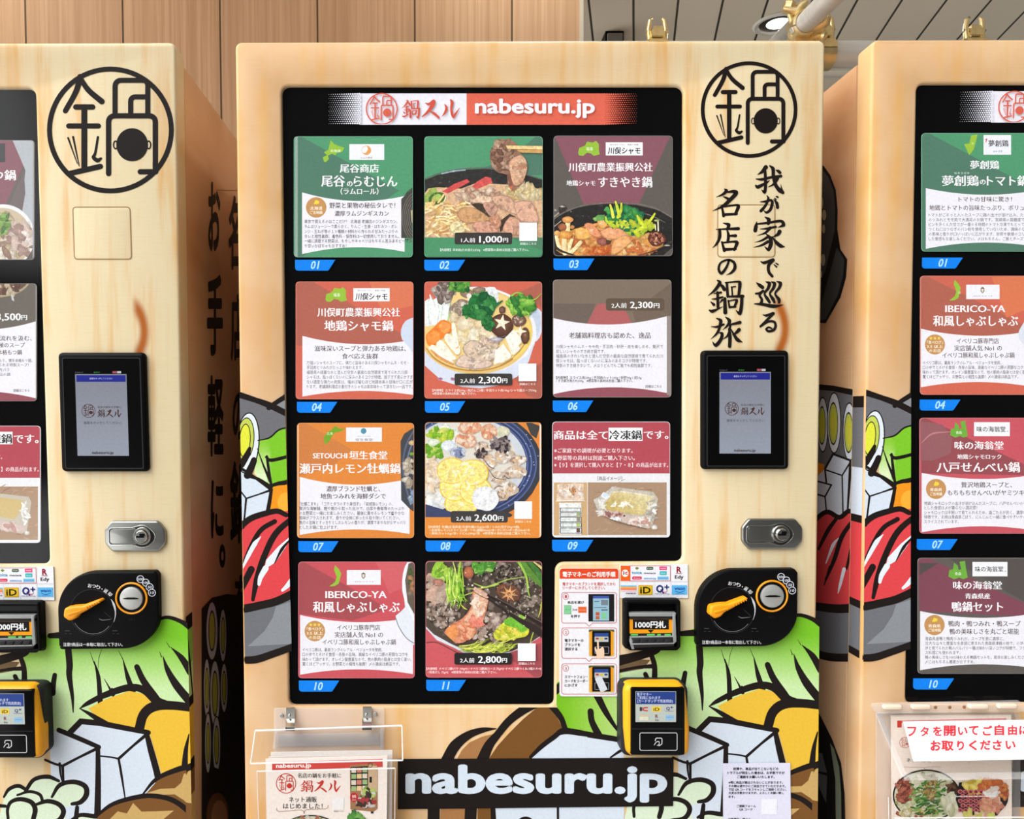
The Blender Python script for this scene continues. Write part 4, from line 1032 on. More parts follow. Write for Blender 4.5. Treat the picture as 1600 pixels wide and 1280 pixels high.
# contactless card reader
RY = -0.046
b = B(mats=[DKGREY]); b.zoom('A6'); b.plate(rrect(584, 84, 905, 432, 40), [], -0.034, 0.002, 0.004, mapy=-0.030); cr = b.build('card_reader', vm)
b = B(mats=[YELLOW]); b.zoom('A6'); b.plate(rnd_poly([(597,86,46),(893,85,46),(916,300,160),(914,434,34),(612,436,40),(599,300,160)], 7), [], RY, -0.020, 0.012, mapy=-0.040, steps=5); b.build('yellow_shell', cr)
b = B(mats=[BLACKG]); b.zoom('A6'); b.plate(rrect(632, 106, 892, 431, 10), [], RY - 0.002, RY + 0.010, 0.002, mapy=RY - 0.001); b.build('front_panel', cr)
a = B(front(RY - 0.002), 0.0003, mats=[SCREEN]); a.zoom('A6')
a.rect(655, 124, 850, 272, (176, 182, 174)); a.rect(657, 126, 848, 186, (40, 62, 128))
a.text('電子マネー', 662, 138, 732, 17, (196, 204, 226), 0.01); a.text('ご利用になれます', 662, 155, 775, 17, (196, 204, 226), 0.01); a.text('(カードタッチで残高照会)', 665, 171, 834, 17, (196, 204, 226), 0.01)
a.rect(675, 200, 688, 219, (60, 60, 64), 3); a.stroke([(712,202),(696,204),(692,210),(697,216),(712,217)], 6, (190, 60, 50)); a.rect(735, 197, 777, 222, (226, 190, 60)); a.text('iD', 742, 210, 770, 22, (50, 44, 30), 0.02, anchor=0.36)
a.text('Q', 803, 206, 820, 20, (44, 52, 110), 0.03, anchor=0.36); a.text('+', 822, 201, 836, 18, (44, 52, 110), 0.03, anchor=0.36); a.rect(798, 218, 838, 221, (120, 130, 150))
a.rect(674, 237, 716, 264, (206, 204, 184)); a.rect(674, 237, 716, 246, (190, 180, 140)); a.text('R', 750, 243, 763, 22, (120, 44, 48), 0.02, anchor=0.36); a.text('Edy', 750, 262, 768, 11, (50, 50, 54), 0.01, anchor=0.36)
a.rect(799, 238, 839, 262, (136, 178, 210)); a.text('waon', 803, 248, 835, 9, (60, 100, 150), 0.0, anchor=0.3)
a.build('display', cr, smooth=False)
a = B(front(RY - 0.002), 0.0003); a.zoom('A6'); a.rect(638, 303, 884, 307, (44, 44, 46))
a.frame(676, 324, 855, 408, 3.4, (204, 206, 208), 8); a.stroke([(745,382),(755,368),(768,366),(768,380),(760,384)], 3.4, (210,212,214), smooth=3); a.stroke(rnd_poly([(750,362),(752,349,8),(783,349,8),(782,378,9),(768,386)], 4), 4, (210,212,214), smooth=0)
a.build('touch_pad_print', cr, smooth=False)

# stickers: payment marks and the how-to-pay sheet
a = B(front(0.0), 0.0022); a.zoom('Z8')
a.plate([(469,66),(851,62),(852,252),(469,252)], [], -0.0021, 0.0, 0.0, col=(238, 238, 242), mapy=0)
a.rect(470, 68, 524, 155, (240, 100, 34)); a.poly(ell(496, 111, 19, 21, 24), (244,240,238)); a.rect(485, 105, 491, 119, (60,50,50)); a.poly(ell(488, 101, 3.4, 3.4, 8), (60,50,50)); a.stroke([(508,105),(499,107),(498,114),(508,117)], 5, (214,60,40))
a.frame(524, 69, 752, 154, 3.5, (206, 88, 84))
a.poly([(562,74),(575,82),(562,92),(551,82)], (118,146,40)); a.text('toica', 534, 108, 590, 24, (74,150,200), 0.03, anchor=0.3); a.rect(535, 129, 590, 147, (214,50,90), 8); a.text('Kitaca', 545, 138, 582, 12, (250,210,220), 0, anchor=0.36)
a.rect(616, 74, 655, 92, (58,92,60), 7); a.text('PiTaPa', 621, 83, 650, 10, (220,230,214), 0, anchor=0.36); a.text('manaca', 603, 110, 669, 17, (70,74,84), 0.02, anchor=0.3); a.text('nimoca', 603, 140, 670, 19, (40,150,210), 0.02, anchor=0.32)
a.rect(690, 73, 732, 93, (226,60,120)); a.text('PASMO', 696, 83, 727, 11, (252,226,236), 0.01, anchor=0.36); a.rect(691, 99, 731, 121, (60,184,190), 5); a.text('Suica', 698, 110, 724, 12, (230,246,246), 0, anchor=0.36); a.rect(679, 129, 742, 148, (130,200,236)); a.text('SUGOCA', 684, 139, 738, 12, (40,96,160), 0.01, anchor=0.36)
a.text('R', 787, 0, 813, 0, (150, 30, 52), 0.04, box=(787, 73, 814, 108)); a.rect(783, 111, 818, 114, (150,30,52)); a.text('Edy', 0, 0, 0, 0, (40,38,42), 0.022, box=(777, 122, 826, 148))
a.rect(469, 157, 852, 159.5, (214,214,220)); a.rect(754, 64, 756, 157, (214,214,220)); a.rect(659, 159, 661, 252, (214,214,220)); a.rect(754, 159, 756, 252, (214,214,220)); a.rect(563, 159, 565, 252, (226,226,230))
for k, c_ in enumerate(((120,190,220), (250,170,60), (244,120,90), (240,200,210))): a.rect(470, 180 + k*8.5, 560, 188.5 + k*8.5, c_)
a.text('nanaco', 500, 224, 557, 15, (110,64,64), 0.02, anchor=0.3)
a.rect(570, 179, 651, 234, (232, 188, 44)); a.frame(573, 182, 648, 231, 2, (168,128,30)); a.text('iD', 0, 0, 0, 0, (52, 44, 22), 0.03, box=(580, 188, 641, 226), style='mins')
a.ring(ell(692, 199, 16, 17, 24), 9, (34, 44, 112)); a.stroke([(700,206),(712,222)], 9, (34,44,112)); a.rect(718, 186, 745, 193, (34,44,112)); a.rect(728, 176, 735, 203, (34,44,112)); a.stroke([(705,214),(725,218),(735,208)], [3,5,2], (214,80,120)); a.text('QUICPay', 666, 227, 748, 10, (60,66,120), 0, anchor=0.36)
a.rect(760, 179, 846, 232, (98, 182, 232)); a.text('waon', 775, 197, 834, 26, (28, 82, 164), 0.04, anchor=0.3); a.stroke([(780,212),(805,219),(832,210)], [3,5,3], (28,82,164)); a.rect(782, 224, 830, 226, (40,96,170))
a.build('payment_sticker', vm, smooth=False)
a = B(front(0.0), 0.0022); a.zoom('Z8')
a.plate(rrect(124, 84, 462, 810, 18), [], -0.0021, 0.0, 0.0, col=(238, 236, 240), mapy=0)
a.poly(rnd_poly([(124,142),(124,84,18),(458,84,18),(458,142)], 5), (226, 74, 38)); a.text('電子マネーのご利用手順', 142, 117, 440, 32, (250, 244, 240), 0.03)
a.text('電子マネーのブランドを選択してから', 141, 172, 440, 21, (206, 66, 48), 0.018); a.text('リーダーにかざしてください。', 141, 194, 382, 21, (206, 66, 48), 0.018)
RED = (196, 70, 72)
for y0, y1 in ((220, 394), (421, 594), (625, 797)):
    a.frame(136, y0, 447, y1, 3.2, RED, 14)
for yb in (394, 594):
    a.poly([(272, yb - 3), (310, yb - 3), (291, yb + 18)], (238, 236, 240)); a.stroke([(272, yb), (291, yb + 18), (310, yb)], 3.2, RED, smooth=0)
for n_, y in (('1', 243), ('2', 446), ('3', 650)):
    a.ring(ell(159, y, 16, 17, 24), 2.6, RED); a.text(n_, 155, y, 164, 24, RED, 0.015, anchor=0.36)
D_ = (48, 42, 44)
a.text('商品を選び', 169, 276, 262, 18, D_, 0.02); a.rect(150, 293, 189, 342, (134, 204, 150)); a.frame(150, 293, 189, 342, 1.5, (90,160,110)); a.text('かう', 158, 317, 182, 13, (60,110,70)); a.text('又は', 196, 318, 224, 13, D_, 0.02); a.rect(229, 301, 276, 335, (226, 100, 46)); a.text('キャンセル', 235, 319, 270, 9, (250,220,200)); a.text('を押す', 187, 355, 241, 18, D_, 0.02)
for i, t_ in enumerate(('電子マネーの', 'ブランドを', '選択する')): a.text(t_, 153, 492 + i*24.5, 153 + (106, 88, 72)[i], 19, D_, 0.02)
for i, t_ in enumerate(('スマートフォン・', 'カードをリーダー', 'にかざす')): a.text(t_, 153, 698 + i*24, 153 + (128, 131, 72)[i], 19, D_, 0.02)
a.rect(287, 229, 433, 384, (34, 32, 34)); a.rect(313, 240, 404, 380, (150, 190, 206)); a.rect(313, 240, 404, 254, (70,90,170)); a.rect(359, 262, 398, 292, (120,130,140)); a.rect(328, 331, 350, 350, (190,90,60)); a.rect(328, 354, 350, 372, (190,100,60)); a.rect(362, 334, 391, 370, (130,200,150)); a.rect(320, 268, 348, 273, (70,90,120)); a.rect(320, 303, 390, 307, (90,110,130)); a.rect(360, 316, 396, 322, (70,90,110))
for y0 in (430, 634):
    a.rect(289, y0, 433, y0 + 150, (216, 190, 130)); a.rect(289, y0, 433, y0 + 14, (90, 96, 60)); a.poly(rrect(296, y0 + 8, 428, y0 + 152, 14), (238,158,34)); a.rect(308, y0 + 8, 414, y0 + 150, (24,23,24), 6); a.rect(322, y0 + 20, 400, y0 + 70, (190,196,188)); a.rect(322, y0 + 20, 400, y0 + 40, (52,76,144)); a.frame(324, y0 + 98, 402, y0 + 136, 2, (170,170,174), 4)
    for q in range(3): a.rect(328 + q*25, y0 + 46, 346 + q*25, y0 + 57, ((180,70,60), (220,184,60), (60,70,120))[q])
a.poly([(336,500),(345,498),(348,540),(366,528),(376,545),(372,592),(330,592),(334,575),(322,540),(326,528),(337,545)], (244, 206, 176), smooth=3)
a.poly(rnd_poly([(322,706,8),(360,694,8),(396,770,8),(358,788,8)], 4), (216, 220, 226)); a.rect(289, y0 + 148, 433, y0 + 152, (216,190,130))
a.build('instruction_sticker', vm, smooth=False)
# long address strip
a = B(front(0.0), 0.0022)
a.plate([(621.5,1186),(1052,1184),(1051,1259),(621.5,1264)], [], -0.0021, 0.0, 0.0, col=(32, 27, 25), mapy=0)
a.text('nabesuru.jp', 0, 0, 0, 0, (214, 226, 238), 0.038, box=(633.6, 1194, 1042, 1253.5), res=5)
strip = a.build('address_strip', vm, smooth=False)

def copy_tree(o, parent=None, dx=0.0, skip=()):
    c = o.copy(); COL.objects.link(c)
    c['_org'] = [o['_org'][0] + dx, o['_org'][1], o['_org'][2]]
    c.parent = parent; c.location = Vector(c['_org']) - (Vector(parent['_org']) if parent else Vector((0, 0, 0)))
    for ch in [k for k in COL.objects if k.parent == o]:
        if ch not in skip: copy_tree(ch, c, dx, skip)
    return c
vml = copy_tree(vm, None, L_OFF, (strip,)); vmr = copy_tree(vm, None, R_OFF)
tag(vm, 'middle vending machine with eleven numbered menu cards and a black vertical slogan', 'vending machine', 'vending machines in a row')
tag(vml, 'left vending machine, plain below its very large round pot emblem', 'vending machine', 'vending machines in a row')
tag(vmr, 'right vending machine, cut off by the picture edge, with red meat artwork on its side', 'vending machine', 'vending machines in a row')
for root, cx, cy, rad in ((vm, 1170.3, 171.5, 75.6), (vml, 172.6, 203.3, 99.2), (vmr, 1170.3, 171.5, 75.6)):
    a = B(front(0.0), 0.0005 if root is not vml else 0.0004); emblem(a, cx, cy, rad, INKD if root is vm else (34, 30, 28))
    a.build('emblem_print', root, smooth=False, shift=(R_OFF, 0, 0) if root is vmr else (0, 0, 0), origin=(at(cx, cy).x, -0.0004, at(cx, cy).z))
a = B(front(0.0), 0.0006)
for ch in '我が家で巡る名店の鍋旅': brush(a, ch, INKD)
a.build('slogan_print', vm, smooth=False)
# ------------------------------------------------------------------ menu cards behind the window
W_ = (236, 234, 240); TXT = (70, 46, 44); DTX = (44, 38, 40); MAROON = (120, 66, 72)
GREEN = (84, 152, 112); GREEN_D = (84, 124, 104); SALM = (208, 104, 84); SALM_D = (176, 100, 84); ORG = (222, 136, 62); ROSE = (188, 92, 98); ROSE_D = (150, 82, 84)
PLUM = (138, 88, 98); SOOT = (98, 92, 86)
CY = 0.0058
def card(rc, zk, bg, label, draw, r=6, bgd=None, grp='menu cards in the vending machine windows'):
    x0, y0, x1, y1 = rc
    t = B(front(CY), 0.0, mats=[CARDS])
    o_ = rrect(x0, y0, x1, y1, r, 4)
    t.plate(o_, [], CY, CY + 0.0014, 0.0, col=mixc(bg, (240, 240, 240), 0.25), mapy=CY)
    a = B(front(CY), 0.0001, 3e-6, mats=[CARDS, PHOTO]); a.clip = rrect(x0 + 0.7, y0 + 0.7, x1 - 0.7, y1 - 0.7, r, 4)
    a.zoom(None)
    a.poly(rrect(x0 + 0.7, y0 + 0.7, x1 - 0.7, y1 - 0.7, r, 4), bg)
    if bgd: a.poly([(x0, y0), (x0 + 24, y0), (x1, y0 + 0.56*(x1-x0)), (x1, y0 + 0.66*(x1-x0)), (x1 - 40, y1), (x0, y1)], bgd)
    a.zoom(zk)
    c = tag(t.build('menu_card', origin=at((x0+x1)/2, y1, CY), smooth=False), label, 'menu card', grp)
    parts = draw(a) or {}
    a.build('printed_face', c, smooth=False)
    return c
def panel(a, x0, x1, yt, yb, st, sb, yt2=None, yb2=None, col=W_, bulge=None):
    yt2 = yt if yt2 is None else yt2; yb2 = yb if yb2 is None else yb2
    top = [(x0 + (x1-x0)*k/10, yt + (yt2-yt)*k/10 + st*4*(k/10)*(1-k/10)) for k in range(11)]
    bot = [(x1 + (x0-x1)*k/10, yb2 + (yb-yb2)*k/10 - sb*4*(k/10)*(1-k/10)) for k in range(11)]
    a.poly(top + bot, col)
def title(a, t, x0, y, x1, h, col=(246, 244, 246), off=0.006): a.text(t, x0, y, x1, h, col, off, 'min')
def lines(a, rows, h, col=DTX, off=0.004):
    for t, x0, y, x1 in rows: a.text(t, x0, y, x1, h, col, off, '', res=1)
def price(a, x0, y0, x1, y1, who, tx, amt, ax, yen, yx, yc, hw, hn, col=(62, 58, 56), txt=(244, 244, 244), r=20):
    a.poly(rrect(x0, y0, x1, y1, r), col)
    a.text(who, tx[0], yc + hn*0.1, tx[1], hw, txt, 0.02, 'mins')
    cap = hn*0.70
    a.text(amt, 0, 0, 0, 0, txt, 0.016, 'min', box=(ax[0], yc - cap/2, ax[1], yc + cap/2 + cap*0.18))
    a.text(yen, yx[0], yc + hn*0.08, yx[1], hw*0.98, txt, 0.02)
def qrsquare(a, x0, y0, x1, y1, cap, capx, capy, h, col):
    a.rect(x0, y0, x1, y1, (240, 240, 242)); a.text(cap, capx[0], capy, capx[1], h, col, 0.012, res=1)
def badge(a, x, y, r_, l1, l2, stars=False, island=True):
    a.poly(ell(x, y, r_, r_, 32), (196, 146, 92)); L = (248, 236, 214)
    if island: a.poly([(x - r_*0.25, y - r_*0.35), (x - r_*0.05, y - r_*0.75), (x + r_*0.3, y - r_*0.6), (x + r_*0.28, y - r_*0.4), (x, y - r_*0.3)], (236, 208, 70))
    if stars:
        for k in (-1, 0, 1):
            cx, cy = x + k*r_*0.4, y - r_*0.62; a.poly([(cx + r_*(0.2 if q % 2 == 0 else 0.09)*math.sin(R(36*q)), cy - r_*(0.2 if q % 2 == 0 else 0.09)*math.cos(R(36*q))) for q in range(10)], (240, 206, 90))
    rows = l1 if isinstance(l1, list) else [l1, l2]
    y0 = y + r_*0.08 if len(rows) == 2 else y - r_*0.22
    for k, t in enumerate(rows): a.text(t, x - r_*(0.6 if len(t) < 5 else 0.78), y0 + k*r_*0.42, x + r_*(0.6 if len(t) < 5 else 0.78), r_*0.36, L, 0.016, res=1)
LIME = (150, 190, 64)
def fukushima(a, x, y, w):
    P = [(-0.55,0.25),(-0.5,-0.05),(-0.2,-0.2),(-0.1,-0.45),(0.2,-0.4),(0.35,-0.5),(0.5,-0.3),(0.5,0.1),(0.55,0.35),(0.25,0.45),(0.1,0.3),(-0.1,0.25),(-0.3,0.45),(-0.5,0.42)]
    a.poly([(x + p[0]*w, y + p[1]*w*0.8) for p in P], LIME); a.text('福島', x - 0.14*w, y, x + 0.2*w, 0.2*w, (230,240,200), 0.01, res=1)
def shamo_logo(a, x0, y0, x1, y1):
    a.rect(x0, y0, x1, y1, (242, 242, 244)); w, h = x1-x0, y1-y0
    a.text('味なおもてなし、福島の地鶏', x0 + w*0.12, y0 + h*0.18, x1 - w*0.12, h*0.14, (70,66,66), 0, res=1)
    a.text('川俣シャモ', x0 + w*0.06, y0 + h*0.63, x1 - w*0.07, h*0.55, (40,38,40), 0.024, skew=0.08)
def white_box(a, x0, y0, x1, y1): a.rect(x0, y0, x1, y1, (236, 236, 242))
MEAT = [(222,184,158),(206,164,138),(236,204,178),(190,146,120),(240,214,190)]
NOOD = [(236,214,150),(244,226,170),(226,196,126)]
LEAF = [(70,140,60),(96,168,70),(130,190,80),(52,110,56)]

def d01(a):
    a.poly([(80,318),(118,318),(700,640),(120,1036),(80,1036)], GREEN_D); a.rect(80,318,96,1036,(150,168,156))
    a.poly([(252,468),(246,440),(270,430),(252,412),(278,396),(292,338),(312,362),(345,376),(374,384),(362,408),(332,414),(318,430),(300,420),(276,432),(282,452),(264,470)], LIME); a.text('北海道', 290, 403, 352, 18, (226,240,200), 0.02, res=1)
    white_box(a, 403, 363, 611, 457); a.poly(ell(505, 400, 28, 28, 24), (226,160,96)); a.poly(ell(496,396,16,22,16,0,360,30), (240,236,236)); a.text('ラムの尾谷', 470, 444, 540, 13, (150,120,90), 0.01, res=1)
    a.stroke([(800,610),(740,660),(715,760),(716,920),(800,920)], 4, (60,60,60)); a.poly([(800,610),(745,655),(712,760),(712,920),(800,920)], (72,70,66))
    for k in range(5): a.stroke(ell(830, 800, 110 - k*12, 170 - k*18, 14, 110, 260), 3, (120,112,100), smooth=0)
    panel(a, 122, 732, 650, 1018, 40, 34, 672, 1004)
    a.poly([(712,690),(735,668),(800,606),(800,922),(712,922)], (74,72,68))
    for k in range(6): a.stroke(ell(840, 800, 122 - k*11, 168 - k*16, 14, 115, 250), 3, (128,120,106), smooth=0)
    a.poly([(770,760),(800,740),(800,850),(775,830)], (210,190,150))
    title(a, '尾谷商店', 348, 507, 578, 56); title(a, '尾谷', 238, 582, 376, 74); title(a, 'の', 390, 598, 422, 42); title(a, 'らむじん', 430, 584, 688, 74); title(a, '（ラムロール）', 352, 644, 576, 42, off=0.004)
    badge(a, 206, 740, 61, '北海道', 'ご当地鍋')
    a.text('野菜と果物の秘伝タレで！', 285, 728, 676, 37, TXT, 0.006, 'mins'); a.text('濃厚ラムジンギスカン', 316, 776, 638, 35, TXT, 0.006, 'mins')
    lines(a, [('東京で買えるのはここだけ！ 北海道 老舗店のジンギスカン。', 136, 824, 690), ('ラムはジューシーで柔らかく、りんご・生姜・はちみつ・オレ', 136, 853, 688), ('ンジ・玉ねぎ等の１９種類の材料から作られる甘みたっぷりの', 136, 883, 692), ('タレと相性抜群。着色料・保存料は一切使用しておりません。', 136, 912, 700), ('一緒に調理する野菜は、もやしやキャベツはもちろん苦みあるピーマン', 136, 940, 774), ('や甘いかぼちゃもおすすめ！', 136, 969, 386)], 25)
card((459,213,645,402), 'Z1', GREEN, 'green lamb card numbered 01 with a white logo, top left of the middle window', d01)

def d02(a):
    a.poly([(620,350),(760,290),(1030,140),(1170,20),(1260,20),(1260,420),(620,420)], GREEN_D)
    a.m = 1
    a.poly([(0,480),(150,420),(380,365),(640,355),(900,375),(1100,430),(1267,480),(1267,1070),(0,1070)], (52,50,48)); a.stroke([(0,474),(150,412),(380,360),(640,348),(900,370),(1100,424),(1267,474)], 12, (96,98,96)); a.stroke([(200,405),(330,378),(440,368)], 14, (150,170,180))
    a.poly([(0,640),(60,560),(160,545),(400,560),(560,500),(900,520),(1100,545),(1267,610),(1267,1066),(0,1066)], (216,176,140))
    a.poly([(200,590),(330,510),(460,462),(490,490),(360,560),(260,610)], (206,84,80)); a.poly([(490,560),(560,490),(650,436),(710,450),(720,500),(600,550),(510,590)], (208,88,84))
    a.poly([(20,640),(80,560),(140,545),(160,600),(60,700),(20,720)], (150,170,84)); a.poly(ell(150,660,90,62,20,0,360,-20),(70,110,56)); a.poly(ell(145,655,55,34,16,0,360,-30),(170,190,96))
    a.scatter(60, 1050, 600, 190, 70, 26, [(240,216,160),(232,200,140),(246,226,180)], 3, 2.2)
    a.scatter(70, 560, 640, 200, 70, 30, MEAT, 5, 1.7, 0.74)
    rng = random.Random(11)
    for _ in range(130):
        x, y = rng.uniform(10, 430), rng.uniform(700, 1050); ang = rng.uniform(-1.2, 0.6); L = rng.uniform(40, 110)
        a.stroke([(x, y), (x + L*0.5*math.cos(ang) + 8, y + L*0.5*math.sin(ang)), (x + L*math.cos(ang), y + L*math.sin(ang) + 10)], rng.uniform(9, 20), rng.choice([(244,220,160),(236,204,136),(250,232,186),(214,176,108),(198,150,96)]), smooth=2)
    a.poly([(500,720),(620,700),(680,760),(720,850),(640,850),(560,770)], (70,58,50)); a.poly([(790,900),(900,820),(960,850),(840,980),(800,1010)], (74,60,50))
    for P, c in (([(360,800),(440,750),(560,770),(690,860),(700,890),(560,920),(420,910),(370,860)], (206,158,112)), ([(620,700),(760,720),(770,790),(720,860),(660,800)], (200,152,132)), ([(500,690),(600,640),(720,650),(720,695),(560,710)], (232,198,168)),
                 ([(720,640),(900,640),(1010,800),(980,840),(840,780),(730,700)], (214,170,142)), ([(950,700),(1120,690),(1200,860),(1180,920),(1010,900),(960,800)], (220,172,146)), ([(540,910),(700,900),(790,1010),(620,1030),(520,980)], (214,160,136)), ([(830,960),(900,850),(1000,880),(1040,980),(1000,1050),(850,1020)], (214,164,138)), ([(700,860),(780,830),(815,930),(760,985),(710,920)], (206,150,120)), ([(280,940),(370,890),(420,960),(440,1010),(320,1030)], (238,222,170))):
        a.poly(P, shade(c, 0.82), smooth=2); cx = sum(p[0] for p in P)/len(P); cy = sum(p[1] for p in P)/len(P); a.poly([(cx + (p[0]-cx)*0.9 - 3, cy + (p[1]-cy)*0.88 - 4) for p in P], c, smooth=2)
        rx = (max(p[0] for p in P) - min(p[0] for p in P))*0.36; ry = (max(p[1] for p in P) - min(p[1] for p in P))*0.34
        a.scatter(16, cx, cy, rx, ry, 13, [shade(c, 1.1), shade(c, 0.86), shade(c, 1.04), shade(c, 0.94)], int(cx), 2.0, 0.9)
    P = [(770,70),(830,50),(930,70),(980,110),(1000,190),(1060,250),(1085,360),(1040,480),(1000,530),(930,580),(880,520),(870,420),(790,400),(720,340),(700,200)]
    a.poly(P, (150,112,92), smooth=2); a.scatter(90, 830, 220, 110, 160, 24, [(168,128,106),(190,150,126),(146,106,86),(204,166,140),(128,92,76)], 21, 1.8, 0.75); a.poly([(900,280),(1000,220),(1060,260),(1078,360),(1030,480),(990,525),(940,520),(910,420)], (214,166,134), smooth=2); a.scatter(34, 985, 370, 70, 120, 20, [(228,186,152),(200,148,116),(236,200,168)], 22, 1.8, 0.85); a.poly([(870,420),(905,400),(930,560),(900,540)], (130,90,76)); a.poly([(895,540),(930,530),(925,585)], (200,104,70))
    a.poly([(860,118),(1267,124),(1267,162),(880,156)], (238,206,142)); a.poly([(970,162),(1267,164),(1267,198),(1000,190)], (206,160,98)); a.stroke([(865,154),(1267,162)], 4, (150,112,70), smooth=0)
    a.m = 0
    a.rect(0,1066,1267,1270,(78,146,104)); a.poly([(900,1066),(1267,1066),(1267,1210),(1130,1160)], (84,128,100))
    a.m = 0; qrsquare(a, 998, 912, 1180, 1102, '詳細はこちら', (1006, 1174), 1130, 28, (226,236,228))
    price(a, 332, 1016, 924, 1138, '1人前', (400, 544), '1,000', (584, 824), '円', (832, 882), 1084, 52, 96)
    lines(a, [('【内容物】羊本肉(たれ含む):320g　※野菜等の具材は別途ご購入下さい。', 184, 1193, 1092)], 32, (232,240,232), 0.012)
card((663,213,848,402), 'F02', GREEN, 'green photo card numbered 02 with chopsticks lifting cooked meat, price 1,000', d02)

def pot03(a):
    a.poly([(0,420),(40,340),(160,250),(420,180),(760,150),(1100,170),(1400,240),(1560,330),(1620,500),(1600,700),(1400,870),(0,870)], (46,44,42)); a.stroke([(0,410),(60,330),(220,240),(420,178),(760,140),(1100,155),(1350,215),(1560,330)], [10,12,16,16,14,16,18,12], (118,112,104)); a.stroke([(1100,255),(1300,310),(1480,400)], [4,10,6], (130,126,120))
    a.poly([(90,210),(130,165),(190,175),(205,220),(150,260),(100,290)], (60,54,50)); a.blob(140,190,40,14,(210,206,196),(110,106,100),10); a.stroke([(20,330),(90,275)], 16, (170,160,146)); a.stroke([(20,460),(120,380)], 12, (160,152,140)); a.blob(50,240,30,22,(190,184,174),(90,86,80),10)
    a.poly([(60,760),(100,560),(300,480),(600,400),(900,470),(1250,560),(1480,600),(1440,720),(1280,800),(1080,850),(300,850),(120,800)], (222,156,84))
    a.scatter(150, 720, 640, 520, 180, 34, [(240,186,112),(226,150,84),(246,204,140),(214,128,72),(232,170,100),(200,112,66)], 31, 1.8, 0.8)
    a.scatter(60, 600, 780, 180, 60, 22, [(222,116,60),(206,98,50),(236,146,84)], 33, 2.0, 0.8); a.scatter(50, 1200, 760, 200, 50, 20, [(226,128,74),(240,176,110)], 34, 2.2, 0.8)
    for P, c in (([(620,520),(760,460),(940,500),(1000,560),(840,620),(690,600)], (232,164,118)), ([(800,640),(960,560),(1040,640),(960,720),(860,800),(770,820)], (232,170,112)), ([(420,430),(520,410),(640,560),(600,600),(500,560)], (230,152,110)), ([(300,480),(460,480),(500,600),(340,620)], (240,180,100)), ([(590,380),(700,370),(720,450),(640,480)], (238,178,104))):
        a.poly(P, shade(c, 0.84), smooth=2); cx = sum(p[0] for p in P)/len(P); cy = sum(p[1] for p in P)/len(P); a.poly([(cx + (p[0]-cx)*0.9, cy + (p[1]-cy)*0.88 - 4) for p in P], c, smooth=2); a.blob(cx - 20, cy - 10, 40, 24, (248,206,170), c, 10, 0.3)
    a.blob(660,650,70,55,(176,112,100),(132,76,66),14); a.poly([(705,620),(780,640),(760,680),(712,690)], (90,64,50))
    GR = [(60,150,84),(40,120,84),(84,170,84),(36,104,76)]; YG = [(206,216,60),(180,206,64),(222,226,84)]
    a.poly([(540,350),(600,300),(690,300),(680,370),(560,385)], (104,160,84)); a.blob(560,352,26,20,(168,196,120),(120,160,84))
    a.scatter(90, 930, 340, 230, 150, 34, GR, 41, 1.8, 0.72); a.scatter(50, 1130, 460, 190, 90, 30, YG + GR[:2], 42, 1.9, 0.8)
    for p in ([(830,130),(850,200),(880,320)], [(905,155),(900,240),(860,330)], [(1340,285),(1290,360),(1200,450),(1080,520)], [(1110,310),(1150,390),(1220,460)], [(700,330),(720,390),(820,460)], [(760,170),(780,240),(800,330)]): a.stroke(p, [22,34,40,42][:len(p)], random.choice(YG))
    a.stroke([(690,240),(720,215),(740,270)], [24,40,30], GR[2]); a.scatter(40, 900, 420, 180, 40, 16, YG, 44, 1.7, 0.85)
    a.stroke([(1380,370),(1385,510)], 16, (240,236,196)); a.stroke([(1345,430),(1350,500)], 12, (236,230,180)); a.blob(1365,375,34,14,(190,200,120),(150,160,90))
    a.blob(1360,610,120,95,(130,74,56),(92,50,40),16,0.1); a.scatter(26,1360,610,90,70,14,[(170,104,80),(200,130,104),(90,46,38),(226,180,156)],45,2.4,0.9)
    ST = (236,206,140)
    for p, w in (([(165,560),(160,700),(170,800)], 62), ([(60,580),(80,680),(120,760)], 46), ([(260,630),(230,720),(220,790)], 40), ([(370,660),(300,740),(240,800)], 48), ([(210,400),(205,480),(215,560)], 62)): a.stroke(p, w, (246,226,178)); a.stroke([(q[0] + w*0.3, q[1]) for q in p], w*0.25, ST)
    a.blob(205,365,74,44,(240,186,116),(204,136,76),16,0.05); a.blob(140,460,55,55,(190,120,80),(140,84,60),14); a.blob(170,560,95,52,(238,180,96),(206,136,64),16,0.05); a.blob(65,540,46,34,(240,190,120),(210,150,90)); a.blob(265,460,30,26,(210,150,90),(170,110,66))
    a.stroke([(20,700),(120,770),(300,830)], [40,30,16], (60,56,50)); a.stroke([(1120,830),(1350,760),(1560,650)], [6,16,22], (70,66,62)); a.blob(1500,700,44,12,(214,208,198),(120,114,108),10,0.1)
def d03(a):
    a.rect(90,298,768,985,SOOT); a.poly([(98,303),(752,303),(574,690),(262,690)], PLUM)
    fukushima(a, 292, 373, 112); shamo_logo(a, 387, 336, 597, 411)
    title(a, '川俣町農業振興公社', 177, 477, 652, 54); title(a, '地鶏シャモ', 164, 568, 328, 34); title(a, 'すきやき鍋', 345, 562, 650, 66)
    a.zoom('F03'); a.m = 1; pot03(a); a.m = 0
card((865,212,1051,400), 'Z2', SOOT, 'dark card numbered 03 with a plum wedge above a black pot of mushrooms and greens', d03)

